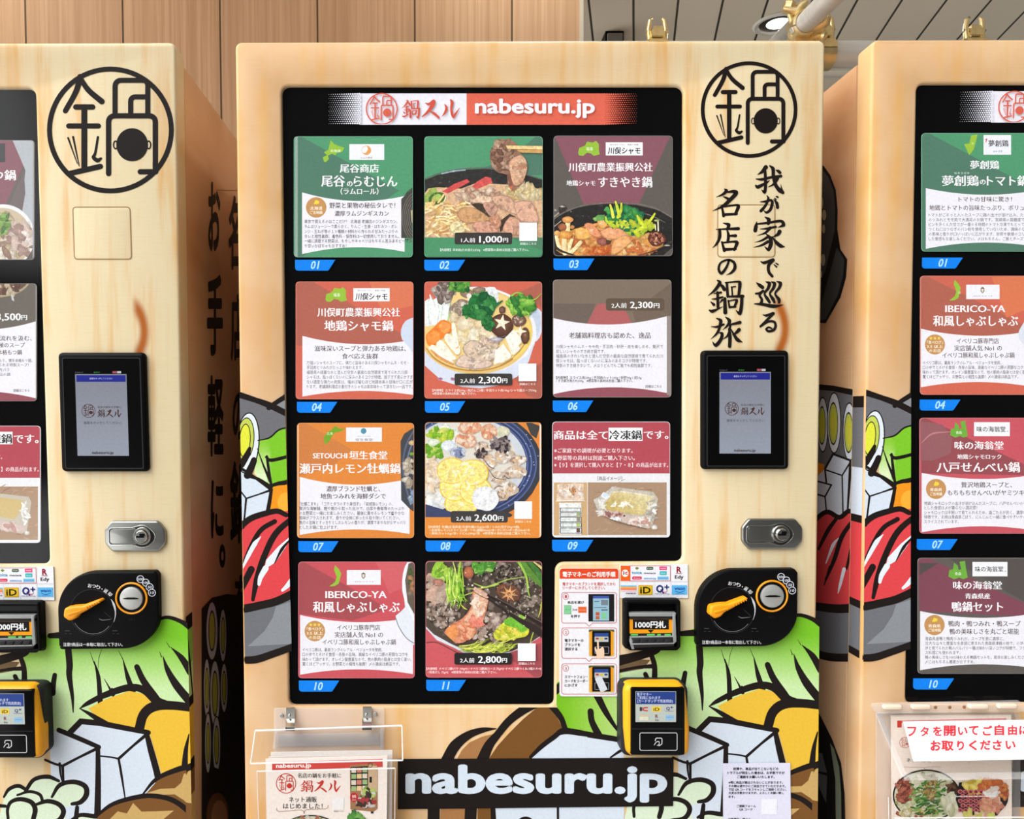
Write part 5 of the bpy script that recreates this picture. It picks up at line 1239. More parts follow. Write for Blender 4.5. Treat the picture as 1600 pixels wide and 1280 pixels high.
def d04(a):
    a.rect(85,55,785,760,SALM); a.poly([(90,60),(190,60),(720,370),(720,430),(90,440)], SALM_D); a.poly([(520,60),(790,60),(790,200),(600,240)], (216,120,88))
    fukushima(a, 325, 137, 116); shamo_logo(a, 427, 97, 643, 175)
    title(a, '川俣町農業振興公社', 214, 240, 704, 56); title(a, '地鶏シャモ鍋', 255, 320, 662, 68)
    panel(a, 124, 800, 381, 742, 40, 30, 400, 735)
    a.poly([(790,270),(740,290),(712,340),(716,400),(760,450),(772,470),(800,478),(800,270)], (206,216,232), smooth=2)
    a.text('滋味深いスープと弾力ある地鶏は、', 196, 456, 740, 37, TXT, 0.006, 'mins'); a.text('食べ応え抜群', 360, 502, 574, 36, TXT, 0.006, 'mins')
    lines(a, [('力強いシャモのスープに、弾力と旨味のある川俣シャモのムネ・モモ・', 150, 541, 756), ('手羽肉とつみれがたっぷり味わえます。', 150, 569, 484), ('福島県の綺麗な水と澄んだ空気の最高な自然環境で育てられた川俣', 150, 598, 750), ('シャモは、脂っぽくないのに深みのあるコクが特徴。固すぎず柔らかすぎ', 150, 626, 782), ('ない適度な弾力の肉質は、噛めば噛むほど地鶏本来の甘味が口に広が', 150, 655, 780), ('ります。老舗鶏料理店お墨付きのシャモは是非味わって頂きたい一品です。', 150, 683, 780)], 25)
card((462,440,646,624), 'Z3', SALM, 'salmon red text card numbered 04 with a white panel, left end of the second row', d04)

def d05(a):
    a.poly([(1000,140),(1240,30),(1293,30),(1293,330),(1180,240)], SALM_D); a.poly([(940,1000),(1293,870),(1293,1280),(1100,1220)], SALM_D)
    BO = (214, 220, 234)
    a.poly([(1100,290),(1180,290),(1262,350),(1258,540),(1200,650),(1120,600)], BO, smooth=2); a.poly([(1140,330),(1200,330),(1240,380),(1235,520),(1190,590)], (196,206,222), smooth=2)
    a.poly(ell(560,560,640,485,48), (232,234,240)); a.poly([(-60,620),(20,900),(200,1060),(420,1130),(620,1145),(820,1110),(1000,1020),(1120,860),(1190,640)] + [(1100,800),(860,950),(560,980),(260,930),(40,760)], BO); a.poly(ell(560,545,600,450,48), (228,194,122)); a.poly(ell(560,535,575,425,48), (238,206,134))
    a.stroke([(40,720),(130,830),(300,920),(520,958),(740,935),(940,840),(1080,680),(1140,520)], [8,16,18,14,14,18,22,14], (190,136,66)); a.stroke([(1090,430),(1130,520),(1120,640),(1060,740),(960,830)], [20,40,44,36,16], (240,210,110))
    for x in (190, 320): a.blob(x, 1045, 30, 18, (150,80,110), (190,140,170), 9, 0.3)
    a.m = 1
    # napa, mushrooms
    a.poly([(0,250),(60,200),(150,220),(300,190),(310,420),(180,470),(0,500)], (226,232,228)); 
    for p in ([(80,160),(110,300),(100,430)], [(200,200),(180,330),(160,440)], [(270,190),(255,320),(235,430)], [(30,240),(40,360),(50,460)], [(140,220),(150,330),(130,450)]): a.stroke(p, [10,44,66], (240,243,241)); a.stroke([(q[0]+26, q[1]+10) for q in p], [3,8,6], (196,210,196))
    a.stroke([(300,210),(290,330),(270,430)], [8,14,16], (176,206,120))
    a.scatter(46, 235, 130, 95, 80, 34, [(176,160,150),(150,132,124),(206,192,180),(130,112,104)], 51, 1.5, 0.74)
    a.blob(465,145,75,50,(176,150,128),(128,104,88)); a.blob(600,115,72,40,(168,142,124),(120,98,84)); a.blob(415,260,72,60,(190,166,146),(120,98,86)); a.stroke([(490,170),(500,230),(480,300)], [50,40,36], (230,220,206)); a.blob(430,265,30,36,(236,228,216),(200,184,166)); a.scatter(30,360,330,60,60,26,[(206,186,164),(176,152,132),(228,212,192)],52); a.poly([(660,90),(760,80),(800,160),(790,260),(720,280),(700,170)], (226,228,226), smooth=2)
    a.scatter(40, 400, 60, 100, 50, 24, LEAF, 53, 1.8, 0.8)
    # balls, tofu, chicken
    a.blob(330,400,50,60,(236,220,186),(200,176,136)); a.blob(450,470,95,80,(240,226,198),(208,186,150),18,0.06); a.blob(600,460,60,75,(238,222,184),(200,172,128)); a.scatter(60, 560, 600, 220, 60, 26, [(246,230,190),(238,214,160),(250,240,214)], 54, 2.0, 0.86); a.blob(660,570,70,50,(242,228,196),(212,190,150))
    a.poly([(40,640),(40,580),(110,510),(190,430),(250,430),(310,470),(310,540),(240,600),(180,640),(150,680),(70,700)], (236,130,52), smooth=2); a.poly([(60,640),(50,580),(120,540),(180,570),(180,620),(120,670)], (246,148,72), smooth=2); a.poly([(170,500),(220,440),(280,470),(290,530),(230,570)], (248,156,84), smooth=2)
    for P in ([(170,660),(210,650),(330,800),(360,840),(300,850),(150,710)], [(240,600),(290,580),(390,700),(400,770),(360,800),(250,660)], [(310,480),(345,470),(370,600),(385,700),(350,720),(320,600)], [(90,710),(130,700),(300,840),(330,890),(260,880),(80,750)]):
        a.poly(P, (216,176,120), smooth=2); a.poly([(p[0] - 4, p[1] - 10) for p in P], (246,238,218), smooth=2)
    a.stroke([(90,740),(180,820),(320,890)], [16,30,22], (222,158,96))
    for P, c in (([(420,720),(500,640),(640,660),(760,740),(780,830),(640,880),(480,820)], (214,190,166)), ([(360,850),(430,790),(560,850),(720,860),(740,900),(640,940),(430,930),(340,900)], (220,194,176)), ([(590,600),(660,590),(790,690),(800,720),(740,740),(640,670)], (206,180,158)), ([(640,740),(740,740),(785,790),(760,840),(690,820)], (224,204,180))):
        a.poly(P, shade(c, 0.82), smooth=2); cx = sum(p[0] for p in P)/len(P); cy = sum(p[1] for p in P)/len(P); a.poly([(cx + (p[0]-cx)*0.92, cy + (p[1]-cy)*0.88 - 4) for p in P], c, smooth=2); a.scatter(22, cx, cy, 100, 50, 14, [shade(c, 1.08), shade(c, 0.88), (232,214,198)], int(cy), 2.6, 0.9)
    for P in ([(870,620),(960,540),(1060,650),(990,720),(940,800)], [(770,760),(850,690),(930,800),(930,830),(840,880),(750,900)], [(900,680),(960,640),(1030,740),(960,800)]):
        a.poly(P, (226,206,170)); a.poly([(p[0], p[1] - 14) for p in P], (246,240,224))
    # shiitake with cut star, parsley
    a.blob(830,480,125,120,(120,84,66),(84,56,44),20,0.04); a.poly([(835 + (88 if k % 2 == 0 else 34)*math.sin(R(36*k + 10)), 455 - (88 if k % 2 == 0 else 34)*math.cos(R(36*k + 10))) for k in range(10)], (244,230,204)); a.blob(1015,430,75,68,(140,106,90),(104,74,60),16,0.05); a.scatter(12,1015,420,50,40,8,[(224,206,188)],57); a.blob(1080,590,48,90,(128,92,70),(90,60,44),16,0.05); a.poly([(1030 + (70 if k % 2 == 0 else 26)*math.sin(R(45*k)), 545 - (62 if k % 2 == 0 else 24)*math.cos(R(45*k))) for k in range(8)], (244,230,204)); a.blob(840,320,34,42,(130,96,80),(90,64,52))
    a.stroke([(780,600),(850,610),(900,580)], [6,16,6], (60,50,70)); a.blob(780,630,70,22,(214,208,214),(150,140,150),12,0.1)
    a.scatter(80, 620, 270, 120, 110, 40, [(46,124,64),(70,150,78),(34,100,56),(100,176,100)], 55, 1.5, 0.8); a.scatter(24, 500, 340, 70, 60, 30, [(46,124,64),(70,150,78)], 58, 1.6, 0.8); a.scatter(24, 690, 450, 50, 60, 26, [(40,110,60),(60,140,74)], 59, 1.6, 0.8); a.stroke([(760,280),(840,225)], [40,14], (48,110,64))
    a.scatter(80, 1040, 270, 110, 80, 30, [(84,160,60),(120,190,70),(60,130,60),(150,206,90)], 56, 2.0, 0.8)
    for p in ([(1100,220),(1180,210),(1250,150)], [(940,170),(990,140),(1060,150)], [(1090,340),(1120,370),(1090,400)], [(880,240),(930,280),(950,340)]): a.stroke(p, [20,12,5], (150,200,80))
    a.m = 0; qrsquare(a, 1012, 884, 1198, 1070, '詳細はこちら', (1020, 1190), 1100, 28, (250,232,224))
    price(a, 338, 990, 942, 1112, '2人前', (400, 552), '2,300', (588, 832), '円', (840, 892), 1056, 54, 98)
    lines(a, [('【内容物】スライス肉200g / 肉だんご6個 / 手羽カット肉100g /シャモ鍋スープ500g', 106, 1166, 1198), ('※野菜等の具材は別途ご購入下さい。', 106, 1200, 566)], 32, (250,232,222), 0.012)
card((663,440,847,623), 'F05', SALM, 'red photo card numbered 05 with a white bowl of tofu, shiitake and parsley', d05)

def d06(a):
    a.rect(85,40,765,720,(126,112,98)); a.poly([(90,180),(330,180),(280,300),(90,290)], (112,98,90)); a.poly([(340,180),(480,180),(540,300),(275,305)], (176,98,98)); a.poly([(540,230),(760,60),(760,280),(560,300)], (116,100,88))
    panel(a, 88, 734, 262, 695, 42, 36, 252, 688)
    a.rect(85,640,88,720,ROSE); a.poly([(85,697)] + [(88 + 646*k/10, 695 - 7*k/10 - 36*4*(k/10)*(1 - k/10)) for k in range(11)] + [(760,720),(85,720)], (150,84,94)); a.rect(735,250,762,700,(150,140,134))
    a.poly(rrect(388,150,720,220,18), (98,84,70)); a.text('2人前', 420, 191, 506, 32, (250,250,250), 0.02, 'mins'); a.text('2,300', 0,0,0,0, (250,250,250), 0.014, 'min', box=(525, 169, 655, 212)); a.text('円', 660, 191, 692, 31, (250,250,250), 0.02)
    a.text('老舗鶏料理店も認めた、逸品', 178, 361, 642, 37, TXT, 0.006, 'mins')
    lines(a, [('川俣シャモのムネ・モモ肉・手羽肉・砂肝・皮を楽しめる、贅沢で', 105, 424, 712), ('珍しいシャモのすき焼き鍋です。', 105, 452, 384), ('福島県のきれいな水と澄んだ空気の最高な自然環境で育てられた川', 105, 478, 712), ('俣シャモは、脂っぽくないのに深みのあるコクが特徴です。', 105, 505, 622), ('特製のすき焼きタレで、〆はうどんでもご飯でも相性抜群です。', 105, 532, 650)], 24)
    lines(a, [('【内容物】スライス肉200g / 手羽肉カット100g / 砂肝90g / 皮50g', 105, 601, 590), ('/ すき焼き用たれ300g　※野菜等の具材は別途ご購入下さい。', 105, 619, 540)], 19, (50,46,48), 0.012)
    a.text('詳細はこちら', 612, 651, 706, 18, (60,56,58), 0.01, res=1)
card((864,437,1049,621), 'Z4', (130,116,104), 'grey brown card numbered 06 with a white text panel and price at its top', d06)

def bowl07(a):
    a.poly([(800,80),(730,125),(708,170),(712,520),(760,570),(800,600)], (70,72,78)); a.stroke([(790,100),(740,200),(722,330),(750,480),(800,570)], 10, (96,104,124)); a.stroke([(800,140),(760,230),(744,330),(765,450),(800,530)], 8, (110,124,160)); a.scatter(16, 760, 350, 34, 80, 16, [(226,214,196),(200,184,160),(236,226,210)], 71); a.blob(775,180,18,16,(226,196,150)); a.blob(775,245,14,10,(130,180,70)); a.scatter(8,770,500,25,30,14,[(206,216,226),(150,176,206)],72)
def d07(a):
    a.rect(90,58,790,748,ORG); a.poly([(95,60),(140,60),(420,220),(290,330),(95,380)], (206,128,70)); a.rect(95,60,102,748,(240,190,140))
    a.poly([(300,100),(320,78),(345,96),(380,94),(352,112),(318,118),(300,140),(285,170),(258,190),(250,150),(268,120)], (120,166,48)); a.text('広島', 270, 124, 305, 17, (230,240,200), 0.01, res=1)
    white_box(a, 384, 88, 597, 173); a.poly(ell(488,109,17,17,22), (84,146,166)); a.text('S E T O U C H I', 450, 140, 528, 10, (110,100,96), 0, res=1); a.text('垣生食堂', 438, 161, 542, 18, (110,100,96), 0.0, res=1)
    title(a, 'SETOUCHI', 187, 255, 390, 44, off=0.0); title(a, '垣生食堂', 404, 253, 628, 54); title(a, '瀬戸内レモン牡蠣鍋', 108, 332, 706, 66)
    panel(a, 108, 762, 382, 728, 42, 30, 392, 722)
    bowl07(a)
    a.text('濃厚ブランド牡蠣と、', 266, 453, 586, 37, TXT, 0.006, 'mins'); a.text('地魚つみれを海鮮ダシで', 232, 497, 620, 36, TXT, 0.006, 'mins')
    lines(a, [('「牡蠣こまち」「コチとタラのすり身団子」「岩城島レモン」の、', 106, 543, 662), ('贅沢な海鮮鍋。鰹や鯛から取った出汁で、白菜や春菊等のたっぷり', 106, 570, 730), ('のお野菜と一緒にお楽しみください。最後に乗せるレモンで爽やかな', 106, 598, 730), ('風味がプラスされます。香りが全体に移ったら取り除いてください。', 106, 626, 704), ('魚介の旨味とすっきりとしたレモンの香りが、濃厚でありながらサッパリ', 106, 654, 736), ('としたお鍋に仕上げます。', 106, 682, 338)], 25)
card((464,661,647,841), 'Z5', ORG, 'orange text card numbered 07 with a round blue logo, left end of the third row', d07)

def d08(a):
    a.poly([(700,1020),(1293,1020),(1293,1260),(30,1260),(30,1020)], (226,142,62))
    a.poly(ell(470,470,790,600,48), (62,64,70)); a.poly([(1080,0),(1240,60),(1200,190),(1140,150)], (70,68,66))
    for rx, c, w in ((740, (92,110,160), 12), (715, (60,66,96), 26), (690, (104,124,178), 12), (668, (60,66,98), 22), (650, (96,116,170), 10)): a.poly(ell(465,455,rx,rx*0.77,48), c); a.poly(ell(465,455,rx - w,(rx - w)*0.77,48), (66,74,112))
    a.poly(ell(465,450,628,482,48), (206,210,216)); a.poly(ell(440,440,560,440,40), (224,218,206))
    rng = random.Random(80)
    for _ in range(40):
        an = rng.uniform(0, 6.28); q = rng.uniform(655, 760); a.blob(465 + q*math.cos(an), 455 + 0.77*q*math.sin(an), 7, 5, (226,232,244), (150,170,210), 7)
    a.m = 1
    a.scatter(30, 250, 140, 110, 60, 40, [(240,242,236),(226,232,220)], 81, 1.5, 0.92)
    a.scatter(40, 190, 155, 110, 45, 26, [(170,206,60),(206,220,80),(130,184,50),(226,230,120)], 82, 2.2, 0.86); a.scatter(44, 120, 310, 80, 60, 26, [(140,196,60),(110,170,50),(190,220,100)], 83, 2.2, 0.84); a.blob(110,230,60,40,(236,240,226),(206,216,190)); a.blob(280,270,80,60,(240,242,242),(206,214,220)); a.scatter(20,380,340,70,40,20,[(90,100,130),(140,150,180),(200,206,220)],84,2.0,0.9)
    for x, y, rx, ry in ((500,75,125,75), (700,120,90,85), (480,220,90,75), (400,200,60,50)):
        a.blob(x, y, rx, ry, (232,196,168), (206,150,118), 18, 0.08); a.scatter(20, x, y, rx*0.7, ry*0.7, 15, [(226,160,126),(240,208,184),(214,140,104)], x, 1.8, 0.94)
    a.blob(850,120,70,60,(226,222,190),(200,196,170),14)
    for x, y, rx, ry in ((640,290,90,70), (860,380,110,75), (1000,420,90,60), (690,440,90,80), (980,540,120,70), (800,590,90,60), (880,720,130,85), (840,800,70,50)):
        a.blob(x, y, rx, ry, (236,224,208), (190,168,150), 16, 0.15); a.scatter(22, x, y, rx*0.75, ry*0.75, 14, [(214,190,166),(160,136,124),(240,232,222),(226,190,150)], x + y, 2.2, 0.92)
    a.scatter(50, 830, 250, 95, 60, 18, [(70,60,66),(100,88,92),(150,134,130),(48,42,48)], 85, 2.2, 0.9); a.scatter(26, 620, 350, 70, 30, 16, [(90,76,76),(60,52,56),(150,130,120)], 86, 2.2, 0.9)
    for p in ([(700,520),(760,600),(860,620)], [(860,580),(900,610),(930,600)], [(760,720),(800,690),(850,700)], [(640,400),(700,480),(760,510)]): a.stroke(p, [4,9,4], (84,70,72))
    a.scatter(50, 90, 560, 70, 160, 26, [(236,212,180),(226,196,160),(244,228,206)], 87, 2.6, 0.9); a.scatter(24,140,850,110,60,36,[(236,234,226),(216,220,222)],88,1.6,0.94)
    def lemon(x, y, rx, ry):
        a.poly(ell(x,y,rx,ry,32), (240,196,60)); a.poly(ell(x,y,rx*0.93,ry*0.92,32), (248,232,160)); a.poly(ell(x,y,rx*0.84,ry*0.83,32), (244,220,124))
        for k in range(9): a.stroke([(x,y),(x + rx*0.8*math.cos(R(40*k)), y + ry*0.8*math.sin(R(40*k)))], [3,6], (250,238,186), smooth=0)
        a.poly(ell(x,y,rx*0.14,ry*0.14,12), (250,242,206))
    lemon(410,880,180,130); lemon(340,700,160,150); lemon(560,740,170,150); lemon(310,530,160,140); lemon(530,550,165,140)
    a.scatter(40, 430, 640, 230, 200, 14, [(252,240,190),(250,228,140)], 89, 2.5, 0.95)
    a.blob(660,820,140,130,(246,246,248),(222,222,224),20,0.05); a.blob(690,850,90,90,(238,238,240),(228,226,226),16,0.06)
    a.m = 0
    a.rect(30,1018,1293,1270,(226,142,62)); a.poly([(30,1018),(300,1018),(300,960),(30,880)], (66,72,104)); a.poly([(890,960),(960,1000),(920,1018),(880,1018)], (60,62,70))
    a.poly([(1110,850),(1235,620),(1293,600),(1293,1020),(920,1020)], (226,142,62)); a.rect(1232,30,1250,1230,(240,226,206))
    a.m = 0; qrsquare(a, 966, 850, 1152, 1036, '詳細はこちら', (974, 1144), 1064, 28, (252,236,214))
    price(a, 298, 952, 898, 1074, '2人前', (356, 512), '2,600', (546, 790), '円', (798, 850), 1022, 54, 98, (66,64,62), r=24)
    lines(a, [('【内容物】牡蠣[広島県産/冷凍牡蠣(150g)]x1袋 / つみれ団子(30g×4個)', 66, 1119, 1018), ('/ 岩城島レモン(スライス)1袋 / つゆ(濃縮/80ml)1本 / だいだいポン酢(20ml)1本', 78, 1153, 1130), ('/ 薬味(カット/3g)1袋 / うどん(180g)1袋　※野菜等の具材は別途ご購入下さい。', 78, 1187, 1136)], 31, (252,234,206), 0.012)
card((664,660,846,841), 'F08', ORG, 'photo card numbered 08 with lemon slices and oysters in a blue pot', d08)

def d09(a):
    a.rect(85,50,752,345,(178,78,88)); a.rect(85,345,752,712,(232,232,234))
    title(a, '商品は全て', 92, 127, 398, 56); a.rect(403,85,596,160,(240,240,240)); title(a, '冷凍鍋', 408, 127, 590, 58, (44,42,44)); title(a, 'です。', 604, 125, 742, 54)
    for t, y, x1, in (('※ご家庭での調理が必要となります。', 215, 540), ('※野菜等の具材は別途ご購入下さい。', 257, 552), ('※【９】を選択して購入すると【７・８】の商品が出ます。', 297, 742)): a.text(t, 94, y, x1, 29, (246,232,234), 0.008, 'mins')
    a.text('［商品イメージ］', 340, 373, 480, 25, (64,60,60), 0.006, 'mins')
    a.zoom('F09'); a.rect(44,118,480,804,(206,170,124)); a.rect(487,116,1514,800,(172,142,116))
    rng = random.Random(91)
    for k in range(90):
        x, y = rng.uniform(490,1400), rng.uniform(120,790); a.stroke([(x,y),(x+rng.uniform(40,110),y-rng.uniform(-30,60))], [2,rng.uniform(4,16),2][:2], mixc((172,142,116),(198,166,138) if rng.random() < .6 else (146,116,92), rng.random()), smooth=0)
    for k in range(24):
        x, y = rng.uniform(46,440), rng.uniform(130,790); a.stroke([(x,y),(x+rng.uniform(10,40),y)], rng.uniform(2,8), mixc((206,170,124),(190,150,104),rng.random()), smooth=0)
    a.m = 1
    a.clip = rrect(863.7,659.7,1046.3,839.3,6,4)
    a.poly([(90,140),(430,130),(440,350),(80,360)], (222,202,180)); a.scatter(50, 262, 240, 160, 95, 26, [(240,222,204),(246,236,226),(232,204,182),(226,190,160)], 92, 1.6, 0.9); a.scatter(8,280,230,40,40,16,[(226,160,110)],93); a.stroke([(70,360),(250,352),(450,356)], [8,16,8], (236,228,218))
    a.rect(115,380,402,795,(238,236,232)); a.text('ちゃんぽん麺', 200, 410, 340, 12, (160,156,150), 0, res=1)
    for k, (y0, y1) in enumerate(((446,502),(506,562),(566,634),(640,702),(708,780))):
        a.rect(122,y0,396 + k*3,y1,(52,54,54)); a.rect(132,y0+7,388 + k*3,y1-8,(224,228,226)); a.rect(140,y0+26,250,y0+30,(170,174,172))
        if k: a.rect(338,y0+8,386,y1-12,((150,170,110),(150,140,120),(176,196,110),(110,80,76))[k-1])
    a.poly([(620,480),(800,170),(1340,240),(1400,330),(1330,680),(1270,720),(760,590)], (196,186,170)); a.poly([(560,340),(640,300),(800,180),(860,160),(820,230),(680,460),(620,500)], (200,194,184)); a.poly([(650,290),(690,240),(740,260),(780,300),(720,340)], (222,230,240))
    a.poly([(650,470),(820,240),(900,220),(1340,300),(1330,380),(1210,545),(1000,520),(740,480)], (202,178,116), colf=lambda x, y: mixc((196,172,106), (222,208,160), max(0, min(1, (x - 950)/70 - (y - 790)/60))), cell=8); a.stroke([(820,240),(1000,245),(1350,300)], [8,14,8], (226,220,206)); a.poly([(640,500),(740,490),(950,530),(1240,590),(1330,640),(1290,700),(1060,650),(800,590),(660,540)], (206,186,176)); a.scatter(30, 820, 530, 100, 30, 16, [(200,150,140),(222,190,182),(150,106,100)], 94, 2.4, 0.92); a.scatter(30, 1170, 630, 130, 40, 20, [(226,206,196),(206,160,146),(236,226,220)], 95, 2.4, 0.92)
    a.scatter(24, 1320, 480, 60, 150, 14, [(226,226,220),(180,172,160),(240,240,236)], 96, 3.0, 0.95); a.scatter(14, 900, 400, 150, 30, 12, [(246,242,226)], 97, 3.4, 0.95); a.scatter(20, 660, 440, 50, 110, 12, [(232,228,220)], 98, 3.0, 0.95); a.blob(1350,700,44,34,(240,238,234),(190,182,172),12,0.2); a.scatter(10,850,590,80,14,10,[(244,246,250)],99,3,0.95); a.stroke([(680,550),(900,640),(1250,720)], [4,16,10], (126,102,84)); a.blob(960,550,16,10,(70,56,46))
    a.m = 0; a.stroke([(484,118),(484,804)], 5, (232,232,234), smooth=0)
card((863,659,1047,840), 'Z6', (214,214,218), 'rose and white frozen goods notice card numbered 09, right end of the third row', d09)

def iberico(a, zx, zy, k, light=True, bowl=True):
    """same printed sheet in two colours; coordinates of the red one, moved and scaled"""
    T = lambda x, y: (zx + (x - 100)*k, zy + (y - 45)*k)
    def tx(f, t, x0, y, x1, h, *r_, **kw): p, q = T(x0, y), T(x1, y); f(a, t, p[0], p[1], q[0], h*k, *r_, **kw)
    X = lambda pts: [T(*p) for p in pts]
    a.poly(X([(285,195),(318,170),(328,140),(312,95),(318,70),(340,92),(355,120),(340,180),(320,192),(300,196)]), LIME)
    q0, q1 = T(388,99), T(590,187); white_box(a, q0[0], q0[1], q1[0], q1[1]); a.poly(X([(476,120),(487,112),(498,120),(498,140),(487,152),(476,140)]), (120,104,70)); a.poly(X([(480,124),(494,124),(493,138),(487,146),(481,138)]), (226,220,206)); tx(lambda a, *r_, **kw: a.text(*r_, **kw), 'I B E R I C O  Y A', 430, 168, 546, 11, (130,124,120), 0.0)
    tx(title, 'IBERICO-YA', 262, 243, 624, 60, off=0.0); tx(title, '和風しゃぶしゃぶ', 188, 318, 702, 72)
    p0, p1 = T(110, 366), T(782, 380); panel(a, p0[0], p1[0], p0[1], T(0,722)[1], 36*k, 30*k, p1[1], T(0,718)[1])
    tt = lambda a, t, x0, y, x1, h, *r_: a.text(t, x0, y, x1, h, *r_)
    tx(tt, 'イベリコ豚専門店', 330, 441, 586, 37, TXT, 0.006, 'mins'); tx(tt, '実店舗人気 No1 の', 316, 484, 604, 37, TXT, 0.006, 'mins'); tx(tt, 'イベリコ豚和風しゃぶしゃぶ鍋', 244, 527, 680, 37, TXT, 0.006, 'mins')
    bx = T(198, 462); badge(a, bx[0], bx[1], 61*k, ['「食べログ」', '3.5 以上', 'のお店'], None, True, False)
    rows = [('イベリコ豚は、最高ランクのレアル・ベジョータを使用。', 124, 573, 600), ('口の中でとろける食感・赤身の旨味、高級なイベリコ豚の芳醇なコクを', 124, 601, 752), ('味わって頂けます。オレイン酸豊富なので、他の豚肉の脂身とは全く違い、', 124, 630, 772), ('驚くほどアッサリ、お野菜との相性も抜群！〆の雑炊は絶品です。', 124, 658, 704)]
    lines(a, [(t, T(x0, y)[0], T(x0, y)[1], T(x1, y)[0]) for t, x0, y, x1 in rows], 25*k)
def d10(a):
    a.rect(100,45,795,742,(202,86,94)); a.poly([(105,50),(130,50),(640,330),(420,400),(105,360)], (166,80,84)); a.poly([(560,50),(760,50),(740,200),(640,240)], (208,100,104))
    PT = [(800,45),(750,50),(722,120),(718,220),(735,320),(680,370),(690,430),(740,500),(800,535)]
    iberico(a, 100, 45, 1.0)
    a.poly(PT, (226,230,238), smooth=2); a.poly([(800,45),(756,60),(735,160),(750,290),(800,380)], (104,92,80)); a.scatter(14,775,190,20,100,14,[(150,130,110),(190,140,100),(90,110,60)],101); a.stroke([(752,50),(728,140),(734,260),(790,400)], [8,10,10,8], (240,242,246)); a.stroke([(680,385),(700,440),(745,505),(800,540)], 5, (130,126,130))
card((466,878,648,1060), 'Z7', (202,86,94), 'red card numbered 10 with a round gold three star badge and white pan handle', d10)

